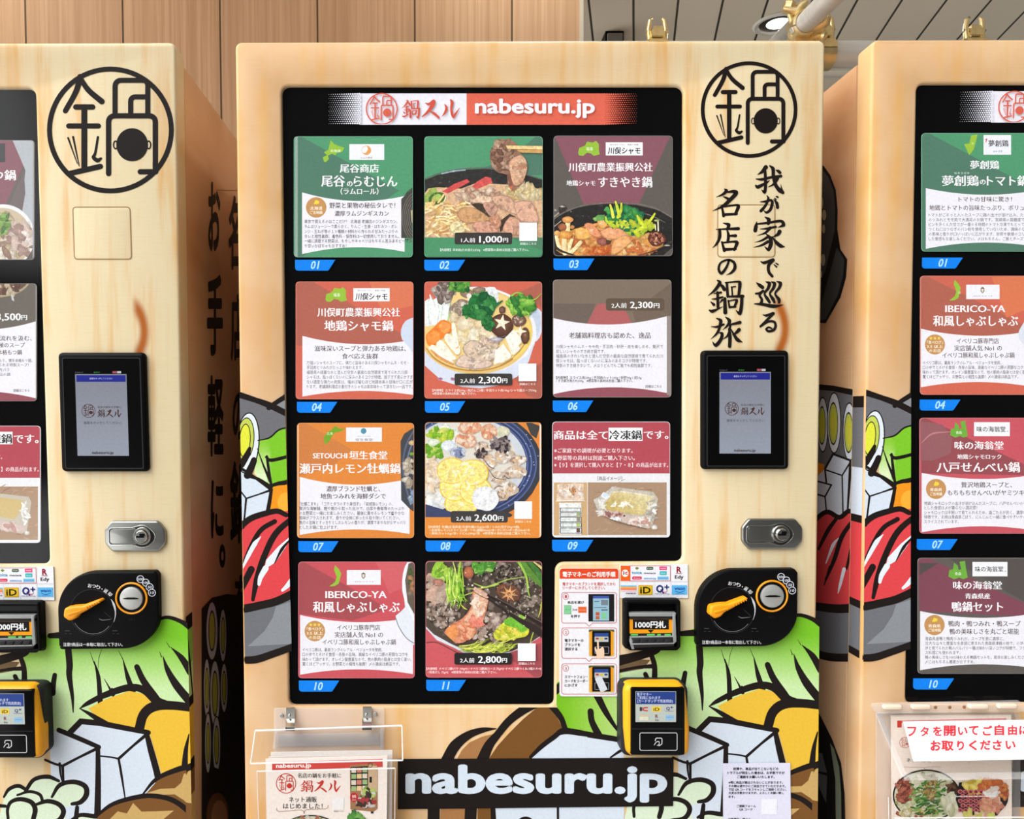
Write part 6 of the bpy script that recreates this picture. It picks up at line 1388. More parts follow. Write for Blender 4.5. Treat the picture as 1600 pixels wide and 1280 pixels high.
def d11(a):
    a.rect(30,20,1260,1245,(204,92,98)); a.poly([(860,1000),(1260,880),(1260,1245),(1180,1240)], (166,80,86))
    a.poly([(30,720),(150,850),(330,930),(430,985),(900,990),(1060,930),(1270,800),(1270,20),(30,20)], (216,220,228)); a.stroke([(30,880),(150,876),(320,960),(400,1000)], 10, (100,60,64)); a.poly([(30,700),(120,790),(300,890),(460,965),(760,985),(940,970),(1100,900),(1270,790),(1270,20),(30,20)], (84,72,62))
    a.m = 1
    a.scatter(240, 640, 440, 640, 440, 28, [(110,94,84),(136,118,106),(92,78,68),(160,142,130),(74,62,54)], 111, 1.8, 0.85)
    a.scatter(200, 1020, 330, 260, 300, 10, [(170,156,140),(200,188,172),(120,108,96),(84,72,62)], 112, 1.4, 0.8); a.scatter(160, 200, 480, 170, 240, 16, [(190,168,152),(160,138,124),(206,190,178),(130,110,98)], 113, 1.6, 0.88); a.scatter(80, 640, 700, 190, 140, 20, [(176,152,138),(206,186,174),(146,122,110)], 114, 1.7, 0.9); a.scatter(60, 780, 140, 200, 90, 14, [(60,52,46),(150,136,122),(110,98,88)], 115, 1.5, 0.85)
    a.scatter(26,150,300,110,140,40,[(190,168,150),(206,170,150),(176,150,134)],116,1.6,0.95)
    G1 = [(150,196,60),(180,212,84),(116,170,50),(206,224,120)]
    a.poly([(90,160),(140,30),(230,20),(180,100),(290,90),(320,160),(250,230),(150,200)], (150,196,66), smooth=2); a.scatter(24,220,140,80,60,22,G1,117,2.0,0.85)
    for k in range(34):
        r_ = random.Random(k); x = 330 + r_.uniform(-70, 90); a.stroke([(x, r_.uniform(60,260)), (x + r_.uniform(-30,30), 330), (x + r_.uniform(-50,60), r_.uniform(420,520))], [r_.uniform(4,14), 16, 5], r_.choice(G1))
    a.stroke([(320,20),(345,110),(360,220)], [10,16,24], (190,216,100)); a.stroke([(400,20),(385,120),(390,220)], [20,26,30], (160,200,70)); a.stroke([(410,480),(440,510),(470,525)], [10,14,5], (214,206,80))
    a.scatter(40,640,70,120,50,24,[(110,176,70),(80,150,60),(160,206,100)],118,2.0,0.85); a.scatter(16,600,105,30,24,18,[(90,160,60),(130,190,80)],119,2,0.85)
    a.blob(485,135,52,60,(200,124,86),(160,90,64),14); a.blob(170,240,60,40,(200,140,120),(160,116,100),12)
    for p in ([(460,310),(620,300),(760,260),(900,210),(1100,180)], [(540,250),(660,290),(800,260)], [(430,380),(520,350),(600,330)]): a.stroke(p, [8,14,12,10,6][:len(p)], (170,190,90))
    a.poly([(980,20),(1080,20),(1250,240),(1260,300),(1150,220)], (96,140,60)); a.stroke([(1010,20),(1090,180),(1110,330),(1130,390)], [24,22,18,6], (160,196,80)); a.stroke([(1110,20),(1200,120),(1270,250)], [40,60,40], (70,120,56)); a.stroke([(1160,20),(1230,70),(1270,110)], [10,24,20], (206,196,120)); a.stroke([(1250,450),(1240,540),(1215,610)], [10,14,4], (190,196,80))
    a.blob(845,325,70,72,(150,96,76),(116,72,56),16); a.blob(920,360,110,95,(130,84,64),(96,66,54),16)
    for k in range(8): an = R(45*k + 12); a.poly([(910 + 22*math.cos(an - 0.7), 360 + 22*math.sin(an - 0.7)), (910 + 98*math.cos(an), 360 + 92*math.sin(an)), (910 + 22*math.cos(an + 0.7), 360 + 22*math.sin(an + 0.7))], (226,168,110)); a.stroke([(910,360),(910 + 80*math.cos(an), 360 + 76*math.sin(an))], [2,3], (176,112,68), smooth=0)
    P = [(525,340),(600,300),(690,380),(690,450),(650,600),(560,700),(470,840),(430,870),(350,880),(300,830),(230,770),(290,690),(420,620),(500,520),(535,430)]
    a.poly(P, (214,140,108), smooth=2); a.poly([(540,345),(600,315),(680,385),(670,460),(630,590),(540,660),(440,640),(510,540),(545,440)], (230,182,150), smooth=2); a.scatter(40,600,470,60,110,22,[(240,206,180),(226,176,146),(244,222,204)],120,2.0,0.95); a.scatter(50,430,740,110,90,26,[(222,140,104),(206,118,84),(236,170,136),(216,150,110)],121,2.0,0.92); a.poly([(240,760),(300,700),(360,690),(370,790),(320,850)], (222,142,84), smooth=2); a.scatter(16,560,640,70,50,18,[(226,130,110),(232,150,130)],122,2,0.95)
    a.poly([(530,315),(550,285),(700,370),(690,405)], (206,170,150)); a.stroke([(525,330),(610,380),(690,420)], [4,6,6], (90,60,50))
    a.poly([(850,660),(900,610),(990,620),(1100,700),(1120,760),(1080,810),(960,830),(830,850),(760,830),(750,770),(800,710)], (206,206,60), smooth=2); a.poly([(850,660),(900,612),(1000,622),(1110,720),(1050,770),(980,720),(900,700)], (110,176,56), smooth=2); a.scatter(50,890,770,120,60,22,[(222,210,60),(206,196,50),(236,226,110),(170,180,50)],123,1.8,0.9); a.poly([(1010,580),(1050,575),(1090,610),(1060,640),(1010,610)], (150,196,66))
    for k in range(46):
        r_ = random.Random(200 + k); x = r_.uniform(360,760); y = r_.uniform(890,960); a.stroke([(x, y), (x + 110, y + r_.uniform(-10,36)), (x + 240, y - r_.uniform(0,90))], [3, r_.uniform(8,16), 3], r_.choice([(170,186,60),(200,206,90),(136,160,50),(220,216,110)]))
    a.stroke([(830,880),(960,820),(1090,750)], [6,16,10], (206,210,90)); a.stroke([(1130,880),(1150,810),(1170,750)], [6,14,6], (170,186,70)); a.stroke([(900,960),(960,900),(1010,880)], [6,16,6], (176,190,70))
    a.m = 0; a.stroke([(690,375),(900,480),(1270,690)], [24,34,44], (48,38,36), smooth=0); a.stroke([(690,410),(900,560),(1290,800)], [14,34,80], (52,42,40), smooth=0); a.stroke([(700,366),(900,466),(1270,668)], [3,5,6], (120,104,98), smooth=0); a.blob(525,270,12,10,(240,236,230),(180,170,160))
    a.scatter(60,640,480,600,420,5,[(240,236,230),(220,210,200)],124,1.2,0.95)
    a.m = 0; qrsquare(a, 1002, 880, 1188, 1064, '詳細はこちら', (1010, 1182), 1092, 28, (250,226,226))
    price(a, 336, 980, 938, 1102, '2人前', (396, 546), '2,800', (584, 830), '円', (836, 888), 1048, 54, 98, (42,38,38))
    lines(a, [('【内容物】イベリコ豚バラ 100g×2 / イベリコ豚肩ロース 75g×2/ イベリコ豚つくね 3個入り×2', 42, 1145, 1248), ('/ 和風だし 72g×2　※野菜等の具材は別途ご購入下さい。', 56, 1182, 780)], 31, (252,224,224), 0.012)
card((665,877,847,1059), 'F11', (204,92,98), 'photo card numbered 11 with dark chopsticks holding pink meat over a boiling pot', d11)

# ---- cards of the right machine's first column
def aomori(a, x, y, w):
    P = [(-0.5,0.35),(-0.45,0.0),(-0.25,-0.05),(-0.2,-0.4),(0.0,-0.25),(0.05,0.0),(0.2,-0.05),(0.1,-0.45),(0.4,-0.5),(0.45,-0.1),(0.55,0.4),(0.3,0.5),(0.1,0.4),(-0.2,0.5)]
    a.poly([(x + p[0]*w, y + p[1]*w) for p in P], (112,172,66)); a.text('青森', x - 0.15*w, y + 0.2*w, x + 0.2*w, 0.18*w, (226,240,206), 0.01, res=1)
def ocean_logo(a, x0, y0, x1, y1):
    a.rect(x0, y0, x1, y1, (240,240,242)); w, h = x1-x0, y1-y0
    a.text('味の海翁堂', x0 + w*0.08, (y0+y1)/2, x1 - w*0.12, h*0.42, (44,42,44), 0.012, skew=-0.05, res=2); a.ring(ell(x1 - w*0.06, y1 - h*0.35, w*0.012, w*0.012, 8), 1.5, (90,90,90))
RX1 = 1626
def r01(a):
    a.poly([(625,60),(660,62),(1300,400),(1300,700),(620,700)], GREEN_D)
    a.poly([(880,182),(872,165),(852,122),(880,118),(890,75),(925,70),(915,110),(905,150)], (156,192,66)); a.text('宮崎', 893, 118, 903, 14, (230,240,200), 0.0, res=1)
    white_box(a, 957, 73, 1106, 179); a.text('夢創鶏', 985, 118, 1092, 38, (44,40,42), 0.014, skew=-0.06); a.stroke([(968,98),(975,95),(970,110)], 5, (206,96,90)); a.text('みやざき', 1008, 162, 1058, 12, (90,86,86), 0.01, res=1)
    title(a, '夢創鶏', 886, 234, 1040, 50); a.text('むそうどり', 800, 279, 880, 13, (236,244,236), 0.01, res=1); title(a, '夢創鶏', 734, 320, 930, 62); title(a, 'の', 938, 326, 968, 36); title(a, 'トマト鍋', 976, 320, 1196, 62)
    panel(a, 645, 1300, 360, 688, 36, 34)
    a.text('トマトの甘味に驚き！', 822, 420, 1110, 30, TXT, 0.006, 'mins'); a.text('地鶏とトマトの旨味たっぷり、ボリューム', 664, 466, 1240, 32, TXT, 0.006, 'mins')
    lines(a, [('トマトがごろっと入ったスープに鶏の出汁が溶け込み、たっぷり', 660, 505, 1230), ('のつみれとモモ肉で大満足のお鍋です。宮崎県の高糖度でリコ', 660, 531, 1216), ('ピンを多くんだ甘さが一番のる時期のトマト冷凍でもとっても甘', 660, 556, 1216), ('つくねにはつなぎのパン粉を使用していないため、鶏味のない', 660, 582, 1200), ('の風味と香りが口いっぱいに広がります。砂肝や軟骨のコリコリ', 660, 608, 1216), ('した食感もお楽しみください。〆はもちろん、ご飯とチーズで', 660, 634, 1190)], 22)
g_ = 'menu cards in the vending machine windows'
card((1440,208,RX1,393), 'B2', GREEN, 'green chicken card numbered 01 at the top of the right window', r01)
def r04(a):
    a.rect(615,830,1300,1290,(204,104,84)); a.poly([(620,835),(650,835),(1000,1010),(1176,1100),(1176,1180),(620,1150)], SALM_D); a.poly([(1000,840),(1176,835),(1176,1020),(1080,1060)], (216,120,84))
    a.zoom(None); iberico(a, 1435.5, 431, 0.2575)
    a.zoom('B2'); a.text('大阪', 818, 925, 834, 16, (226,240,206), 0.0, res=1)
    a.poly([(1190,1080),(1160,1110),(1144,1150),(1160,1190),(1200,1210)], (216,222,232), smooth=2)
card((1438,431,1620,617), 'B2', SALM, 'orange red three star card numbered 04, second in the right window', r04)
def r07(a):
    a.rect(625,400,1300,1050,(198,88,98)); a.poly([(632,402),(660,402),(1209,660),(1209,720),(640,710)], (150,80,84)); a.poly([(632,420),(760,440),(810,520),(800,600),(700,640),(636,640)], (150,96,100)); a.stroke([(640,540),(700,490),(800,480)], [4,10,4], (190,130,132))
    aomori(a, 845, 465, 94); ocean_logo(a, 931, 426, 1130, 504)
    title(a, '味の海翁堂', 824, 555, 1094, 50); title(a, '地鶏シャモロック', 838, 618, 1082, 30); title(a, '八戸せんべい鍋', 724, 676, 1184, 62)
    panel(a, 640, 1320, 708, 1038, 34, 34)
    badge(a, 720, 797, 56, '青森県', 'ご当地鍋')
    a.text('贅沢地鶏スープと、', 860, 774, 1142, 34, TXT, 0.006, 'mins'); a.text('もちもちせんべいがヤミツキ！', 784, 818, 1222, 34, TXT, 0.006, 'mins')
    lines(a, [('地鶏シャモロックの出汁が溶け込んだスープに、八戸せんべいのモチ', 654, 877, 1240), ('とした食感は〆が要らない満足感！', 654, 902, 948), ('シャモロックは平飼いで育てられるため、歯ごたえが良く、濃厚な味', 654, 928, 1240), ('特徴です。お肉は青森県ごぼう、にんじんと一緒に食べやすいサイズ', 654, 953, 1240), ('スライスされています。', 654, 979, 846)], 23)
card((1437,653,1618,834), 'A8', (198,88,98), 'red hot pot card numbered 07, third in the right window', r07)
def r10(a):
    a.rect(555,-40,1100,560,SOOT); a.poly([(556,-30),(600,-30),(1088,200),(1088,268),(566,240)], (128,74,86)); a.poly([(700,-30),(1100,-30),(1100,200)], (88,82,78)); a.poly([(566,60),(660,0),(566,0)], (84,78,76))
    aomori(a, 756, 35, 92); ocean_logo(a, 830, -6, 1005, 66)
    title(a, '味の海翁堂', 734, 111, 976, 44); title(a, '青森県産', 794, 165, 918, 30); title(a, '鴨鍋セット', 728, 218, 982, 54)
    panel(a, 568, 1200, 240, 536, 34, 30)
    badge(a, 640, 310, 51, '青森県', 'ご当地鍋')
    a.text('鴨肉・鴨つみれ・鴨スープ', 710, 303, 1070, 32, TXT, 0.006, 'mins'); a.text('鴨の美味しさを丸ごと堪能', 716, 342, 1062, 32, TXT, 0.006, 'mins')
    lines(a, [('青森県産鴨と鴨肉つみれが、スープを更に濃厚に。', 594, 378, 988), ('壮大な山々と豊富な水資源に恵まれた青森県津軽の地で、のびの', 594, 401, 1100), ('びと育てられた鴨のバルバリー種は味わい深いコクが特徴で、フラン', 594, 425, 1112), ('ス料理にも使われます。', 594, 448, 770), ('鴨の美味しさを100%味わえる鴨鍋セットを、是非お楽しみください。', 594, 471, 1112), ('〆にはもちろん蕎麦がおすすめ。', 594, 494, 842)], 20)
card((1434,872,1613,1053), 'A7', SOOT, 'dark plum duck card numbered 10, fourth in the right window', r10)

# ---- cards of the left machine's last column
def l03(a):
    a.rect(-560,385,240,1215,SOOT); a.poly([(-560,390),(85,390),(165,560),(30,860),(-560,860)], (132,84,92)); a.poly([(85,390),(235,390),(235,1000),(150,880),(175,600)], (176,180,184)); a.poly([(60,850),(165,600),(175,760),(150,900)], (110,96,96))
    a.rect(-120,415,36,545,(60,58,60)); a.text('もつ', -90, 480, -10, 60, (206,200,196), 0.02)
    title(a, 'もつ鍋', -130, 634, 108, 78)
    a.poly(ell(20,1060,220,225,36), (226,226,226)); a.poly(ell(15,1068,205,208,36), (196,180,150)); a.m = 1; a.scatter(90,20,1080,180,170,26,[(226,214,196),(190,166,140),(236,228,216),(160,132,112),(206,184,150)],131,2.4,0.85); a.scatter(20,10,970,60,60,18,[(110,150,70),(140,176,90),(80,120,60)],132,2.2,0.85); a.scatter(30,150,1060,60,110,24,[(214,190,176),(170,140,130),(232,222,214)],133,2.4,0.88)
    a.m = 0; a.rect(226,392,238,1214,(160,162,164))
card((-127,219,54,406), 'H2', SOOT, 'plum and grey card at the top of the left window above a stew bowl', l03)
def l06(a):
    a.rect(-700,120,310,1112,(112,106,98)); a.poly(ell(-30,70,290,170,36),(176,160,130)); a.poly(ell(-30,60,280,160,36),(110,90,76)); a.scatter(50,60,165,110,60,16,[(206,190,160),(140,110,96),(230,218,196),(110,84,74)],141,1.8,0.85); a.poly([(90,215),(110,222),(120,272),(100,262)], (206,206,206))
    panel(a, -690, 298, 420, 1080, 80, 60, 440, 1080); a.poly([(-690,1080)] + [(-690 + 988*k/10, 1080 - 60*4*(k/10)*(1 - k/10)) for k in range(11)] + [(310,1112),(-690,1112)], (150,84,92)); a.rect(298,140,312,1090,(170,170,170))
    a.text('3,500', 0,0,0,0, (248,248,248), 0.014, 'min', box=(-30, 372, 176, 440)); a.text('円', 180, 405, 226, 48, (248,248,248), 0.02)
    a.text('流れを汲む、', 0, 580, 266, 48, TXT, 0.006, 'mins'); a.text('極のスープ', -10, 637, 208, 46, TXT, 0.006, 'mins'); a.text('本格もつ鍋', -20, 697, 182, 46, TXT, 0.006, 'mins')
    lines(a, [('もう、博多本格もつ鍋。', -8, 766, 272), ('られる特製スープ！', -6, 803, 240), ('をパラ', 0, 842, 78), ('伝の調', -6, 882, 86)], 32)
    a.text('詳細はこちら', 112, 1016, 248, 26, (60,56,58), 0.01, res=1)
card((-129,443,57.5,627), 'H3', (112,106,98), 'grey card with a price of 3,500 in the left window, second from its top', l06)
def l09(a):
    a.rect(-450,55,222,345,(178,78,88)); a.rect(-450,345,230,712,(232,232,234)); a.rect(-40,88,70,158,(240,240,240)); title(a, '冷凍鍋', -118, 127, 66, 56, (44,42,44)); title(a, 'です。', 78, 127, 214, 56)
    a.text('※【９】を選択して購入すると【７・８】の商品が出ます。', -440, 297, 216, 29, (246,232,234), 0.008, 'mins'); a.text('ります。', -60, 228, 12, 28, (246,232,234), 0.008, 'mins'); a.text('下さい。', -50, 290 - 20, 16, 28, (246,232,234), 0.008, 'mins') if False else None
    a.rect(-440,393,215,690,(172,142,116))
    rng = random.Random(191)
    for k in range(50):
        x, y = rng.uniform(-60,200), rng.uniform(395,680); a.stroke([(x,y),(x+rng.uniform(10,40),y-rng.uniform(-10,20))], rng.uniform(2,7), mixc((172,142,116),(198,166,138) if rng.random() < .6 else (146,116,92), rng.random()), smooth=0)
    a.poly([(-200,560),(-100,420),(160,450),(175,480),(150,640),(120,655),(-150,600)], (196,186,170)); a.poly([(-180,540),(-90,440),(130,470),(125,520),(80,575),(-100,545)], (204,180,122)); a.poly([(-180,570),(0,580),(130,610),(140,640),(100,645),(-100,605)], (208,186,178)); a.scatter(16,60,620,60,16,9,[(200,156,146),(226,206,198)],192,2.4,0.92); a.scatter(14,140,540,16,60,7,[(226,226,220),(240,240,236)],193,2.6,0.95); a.blob(150,650,16,12,(240,238,234),(190,182,172),10,0.2); a.rect(212,345,226,700,(236,236,238))
card((-124,665.5,63.5,848.5), 'H4', (214,214,218), 'rose and white frozen goods notice card in the left window', l09)
# ------------------------------------------------------------------ leaflet holders and notice on the doors
def planar(p, q, r):
    """printing on a tilted plane through three points, facing the street"""
    n = (q - p).cross(r - p).normalized()
    if n.y > 0: n = -n
    def f(px, py, d):
        dr = ray(px, py); return CPOS + dr*((p - CPOS).dot(n)/dr.dot(n)) + n*d
    return f, n
def slab(b, quad, n, th, m=None, col=None):
    q = [Vector(v) for v in quad]; k = [v - n*th for v in q]
    if (q[1]-q[0]).cross(q[2]-q[0]).dot(n) < 0: q.reverse(); k.reverse()
    b.add(q + k, [(0,1,2,3), (7,6,5,4), (0,4,5,1), (1,5,6,2), (2,6,7,3), (3,7,4,0)], m, col)
def za(k, x, y, Y):
    sc, ox, oy = ZOOM[k]; return at(ox + x/sc, oy + y/sc, Y)
def bar(b, pts, r, m=None): b.tube(pts, r, 8, m)
YN = Vector((0, -1, 0))
# --- middle machine
H = lambda x, y, Y: za('A5', x, y, Y)
hold = tag(empty('leaflet_holder', H(500, 500, 0.0)), 'clear acrylic leaflet holder with two metal clips below the middle window', 'leaflet holder')
b = B(mats=[FROST]); b.zoom('A5'); b.plate(rrect(183,103,840,960,10), [], -0.0040, -0.0012, 0.0006, mapy=-0.004); b.build('back_plate', hold)
for x, y in ((230,145),(787,136)):
    b = B(mats=[GREYPL]); b.lathe(H(x, y, -0.004), (0,-1,0), [(0.0036,0),(0.0036,0.0015),(0.0022,0.0030),(0.0012,0.0026)], 16); b.build('screw', hold)
for x0, x1, y0 in ((255,306,100),(712,764,95)):
    b = B(mats=[CHROME])
    Q = [H(x0,y0,-0.007), H(x1,y0,-0.007), H(x1,y0+70,-0.007), H(x0,y0+70,-0.007)]
    slab(b, Q, YN, 0.002)
    R2 = [H(x0-4,y0+66,-0.0075), H(x1,y0+66,-0.0075), H(x1+1,y0+118,-0.026), H(x0-4,y0+118,-0.026)]; nn_ = (R2[1]-R2[0]).cross(R2[2]-R2[0]).normalized(); nn_ = nn_ if nn_.y < 0 else -nn_
    slab(b, R2, nn_, 0.0016)
    R3 = [H(x0-4,y0+116,-0.0265), H(x1+1,y0+116,-0.0265), H(x1+1,y0+138,-0.0275), H(x0-4,y0+138,-0.0275)]; slab(b, R3, YN, 0.0016)
    b.lathe(H((x0+x1)/2 - 4, y0+44, -0.007), (0,-1,0), [(0.0025,0),(0.0024,0.001),(0.0012,0.0018)], 12); b.build('clip', hold)
LT = [H(72,236,-0.026), H(945,206,-0.026), H(950,412,-0.082), H(44,432,-0.082)]
ln = (LT[1]-LT[0]).cross(LT[2]-LT[0]).normalized(); ln = ln if ln.y < 0 else -ln
b = B(mats=[ACRYL]); slab(b, LT, ln, 0.0025); lid = b.build('lid', hold)
b = B(mats=[EDGE]); bar(b, [LT[0], LT[1]], 0.0018); bar(b, [LT[1], LT[2]], 0.0011); bar(b, [LT[2], LT[3]], 0.0015); bar(b, [LT[3], LT[0]], 0.0011)
b.build('lid_edge', lid)
b = B(mats=[ACRYL]); PF = [H(82,478,-0.066), H(905,460,-0.066), H(900,980,-0.066), H(98,980,-0.066)]; slab(b, PF, YN, 0.0025); pk = b.build('pocket_front', hold)
b = B(mats=[EDGE]); bar(b, [PF[0], PF[1]], 0.0013); bar(b, [PF[0], PF[3]], 0.0007); bar(b, [PF[1], PF[2]], 0.0007); b.build('pocket_edge', pk)
for x, px_ in ((PF[0].x, 190), (PF[1].x, 838)):
    b = B(mats=[ACRYL]); zt_, zb_ = PF[0].z, PF[3].z
    b.add([(x, -0.066, zt_), (x, -0.004, zt_ + 0.05), (x, -0.004, zb_), (x, -0.066, zb_)], [(0,1,2,3)]); b.build('side_wall', hold)
b = B(mats=[FROST]); b.zoom('A5')
for q in ([(190,235),(205,240),(190,345),(175,340)], [(815,225),(832,225),(835,340),(815,345)]): b.plate(q, [], -0.014, -0.010, 0.0005, mapy=-0.012)
b.plate([(205,258),(810,250),(812,320),(205,332)], [], -0.008, -0.006, 0.0005, mapy=-0.008); b.build('inner_frame', hold)
def leaflet(zk, pts, Y, label, draw=None, col=(240,236,230)):
    b = B(front(Y), 0.0003, 4e-6, mats=[PAPER]); b.zoom(zk); b.plate(pts, [], Y, Y + 0.0008, 0, col=col, mapy=Y)
    o = tag(b.build('leaflet', smooth=False), label, 'leaflet', 'leaflets in the clear holders')
    if draw:
        a = B(front(Y), 0.0002, 4e-6, mats=[PAPER]); a.clip = [b.zt(p) for p in pts]; a.zoom(zk); draw(a); a.build('printed_face', o, smooth=False)
    return o
leaflet('A5', [(164,364),(888,352),(884,990),(170,990)], -0.030, 'plain white sheet standing tallest at the back of the clip-on acrylic holder', col=(246,242,236))
leaflet('A5', [(150,392),(886,378),(882,990),(156,990)], -0.038, 'pale sheet just behind the printed front leaflet of the clip-on holder', col=(238,226,218))
def food_pile(a, seed, x, y, rx, ry, cols, n=90, sz=16): a.scatter(n, x, y, rx, ry, sz, cols, seed, 2.0, 0.8)
def l_main(a):
    RD = (206,52,42)
    a.poly([(172,424),(830,404),(830,452),(172,474)], (206,74,66)); a.text('nabesuru.jp', 0,0,0,0, (250,238,232), 0.035, box=(195,430,405,464), rot=-1.2)
    emblem(a, 255, 550, 60, RD)
    a.text('名店の鍋をお手軽に', 325, 503, 583, 30, (40,36,34), 0.006, 'mins'); brush_logo(a, 340, 532, 580, 600, RD)
    a.text('ネット通販', 272, 645, 438, 36, (46,42,40), 0.008, 'mins'); a.text('はじめました！', 238, 684, 472, 36, (46,42,40), 0.008, 'mins')
    a.stroke([(198,696),(215,716),(345,708),(362,728),(378,706),(490,700),(507,680)], 3, (176,128,110))
    a.rect(530,632,600,706,(246,244,242)); a.text('詳細はこちら', 540, 715, 600, 9, (90,84,80), 0, res=1)
    # little picture of a vending machine
    a.poly([(635,440),(780,430),(800,445),(800,700),(775,718),(638,704)], (166,120,84)); a.poly([(640,452),(742,446),(742,560),(640,580)], (34,30,32)); a.poly([(745,440),(798,446),(798,600),(745,590)], (206,176,140))
    for i in range(4):
        for j in range(3): a.rect(644 + j*33, 458 + i*36 - j*1.5, 672 + j*33, 486 + i*36 - j*1.5, ((226,214,196),(216,130,110),(160,190,130),(236,206,150))[(i*2 + j) % 4])
    a.ring(ell(757,440,12,14,16), 3, (50,40,36)); a.rect(752,510,766,545,(24,24,26)); a.scatter(24,740,620,55,40,12,[(120,170,70),(190,210,110),(226,226,226),(60,50,44)],301,1.8,0.9); a.scatter(20,735,665,55,25,12,[(70,54,44),(180,60,60),(210,206,200)],302,1.8,0.9); a.poly(ell(660,632,24,28,20),(190,40,44)); a.text('鍋', 648, 626, 672, 20, (240,220,210), 0.01); a.text('スル', 648, 646, 672, 14, (240,220,210), 0.01)
    a.rect(645,706,660,716,(40,36,34)); a.rect(760,716,775,728,(40,36,34))
    a.poly(ell(400,860,190,124,30), (50,46,44)); a.poly(ell(400,860,180,116,30), (214,206,180)); food_pile(a, 303, 400, 850, 160, 100, [(150,170,110),(226,218,196),(206,120,90),(120,150,80)], 70, 14)
    a.scatter(30,680,756,40,20,16,[(90,160,70),(130,190,90),(70,130,60)],304,2.0,0.85)
leaflet('A5', [(133,404),(858,384),(852,990),(142,990)], -0.048, 'printed leaflet with red logo at the front of the clip-on acrylic holder', l_main, (250,238,228))

# --- right machine
TABM = plain('cream_plastic', (238, 216, 194), 0.35, 0, 0.3, 0.04, 30)
K = lambda x, y, Y: za('P5', x, y, Y)
hold = tag(empty('leaflet_holder', K(800, 600, 0.0)), 'clear leaflet holder with white red-lettered lid label on the right machine', 'leaflet holder')
TL, TR, BL, BR = K(30,212,-0.012), K(1552,190,-0.012), K(345,872,-0.098), K(1730,858,-0.098)
mp, ln = planar(TL, TR, BL)
b = B(mats=[FROST]); b.zoom('P5'); b.plate(rnd_poly([(28,140,30),(1530,112,30),(1556,190,10),(60,222,10)], 4), [], -0.014, -0.0012, 0.0008, mapy=-0.012); b.build('top_flange', hold)
for x0, x1, y in ((130,318,166),(415,604,164),(985,1184,160),(1275,1470,156)):
    b = B(mats=[TABM]); b.zoom('P5'); b.plate(rrect(x0, y - 26, x1, y + 24, 22), [], -0.020, -0.013, 0.003, mapy=-0.018); b.build('hinge_tab', hold)
for x, y in ((652,164),(794,164),(938,161)):
    b = B(mats=[plain('dark_hole', (150,104,70), 0.6)]); b.lathe(K(x, y, -0.0142), (0,-1,0), [(0.0030,-0.0004),(0.0030,0.0001),(0.001,0.0002)], 14); b.build('screw_hole', hold)
def onl(x, y): 
    s_ = ZOOM['P5']; return mp(s_[1] + x/s_[0], s_[2] + y/s_[0], 0)
b = B(mats=[ACRYL]); slab(b, [onl(66,226), onl(1560,200), onl(1730,858), onl(345,872)], ln, 0.0022); lid = b.build('lid', hold)
b = B(mats=[RIMCLEAR]); 
slab(b, [onl(62,226), onl(104,226), onl(372,850), onl(318,850)], ln, 0.004); slab(b, [onl(330,822), onl(1720,806), onl(1735,872), onl(350,888)], ln, 0.004); bar(b, [onl(70,222), onl(1560,200)], 0.0012); b.build('lid_rim', lid)
a = B(mp, 0.0009, 6e-6, mats=[PAPER]); a.zoom('P5')
LQ = [(327,308),(1640,288),(1690,684),(428,706)]
b2 = [onl(*p) + ln*0.0008 for p in LQ]; slab(a, b2, ln, 0.0007, 0, (246,246,250))
RDL = (222,52,60)
for ch, x0, x1, y0, y1 in (('フ',365,458,358,456),('タ',497,582,358,456),('を',622,714,356,452),('開',730,852,346,454),('い',872,968,362,444),('て',980,1078,352,444),('ご',1120,1216,348,448),('自',1236,1334,340,446),('由',1372,1462,344,444),('に',1484,1580,352,440)): a.text(ch, 0,0,0,0, RDL, 0.034, box=(x0,y0,x1,y1), res=3)
for ch, x0, x1, y0, y1 in (('お',597,700,498,602),('取',706,828,500,602),('り',862,932,500,596),('く',980,1062,496,596),('だ',1092,1198,496,592),('さ',1216,1308,494,592),('い',1346,1446,502,586)): a.text(ch, 0,0,0,0, RDL, 0.034, box=(x0,y0,x1,y1), res=3)
a.build('lid_label', lid, smooth=False)
b = B(mats=[FROST]); b.zoom('P5'); b.plate(rrect(60,215,1500,1600,10), [], -0.0040, -0.0012, 0.0004, mapy=-0.004); b.build('back_plate', hold)
b = B(mats=[ACRYL]); PF = [K(180,1062,-0.070), K(1640,1040,-0.070), K(1640,1600,-0.070), K(190,1600,-0.070)]; slab(b, PF, YN, 0.0025); pk = b.build('pocket_front', hold)
b = B(mats=[EDGE]); bar(b, [K(860,1055,-0.071), K(1250,1050,-0.071)], 0.0004); bar(b, [K(240,1272,-0.071), K(1640,1262,-0.071)], 0.0012); bar(b, [PF[0], PF[3]], 0.0006); b.build('pocket_edge', pk)
for x_, xb in ((K(130,500,-0.03).x, 0), (K(1610,500,-0.05).x, 0)):
    b = B(mats=[ACRYL]); b.add([(x_, -0.068, PF[0].z + 0.02), (x_, -0.004, TL.z), (x_, -0.004, PF[3].z), (x_, -0.068, PF[3].z)], [(0,1,2,3)]); b.build('side_wall', hold)
leaflet('P5', [(205,244),(1408,238),(1420,1600),(215,1600)], -0.0075, 'cream sheet at the back of the holder with the lettered lid', col=(240,228,216))
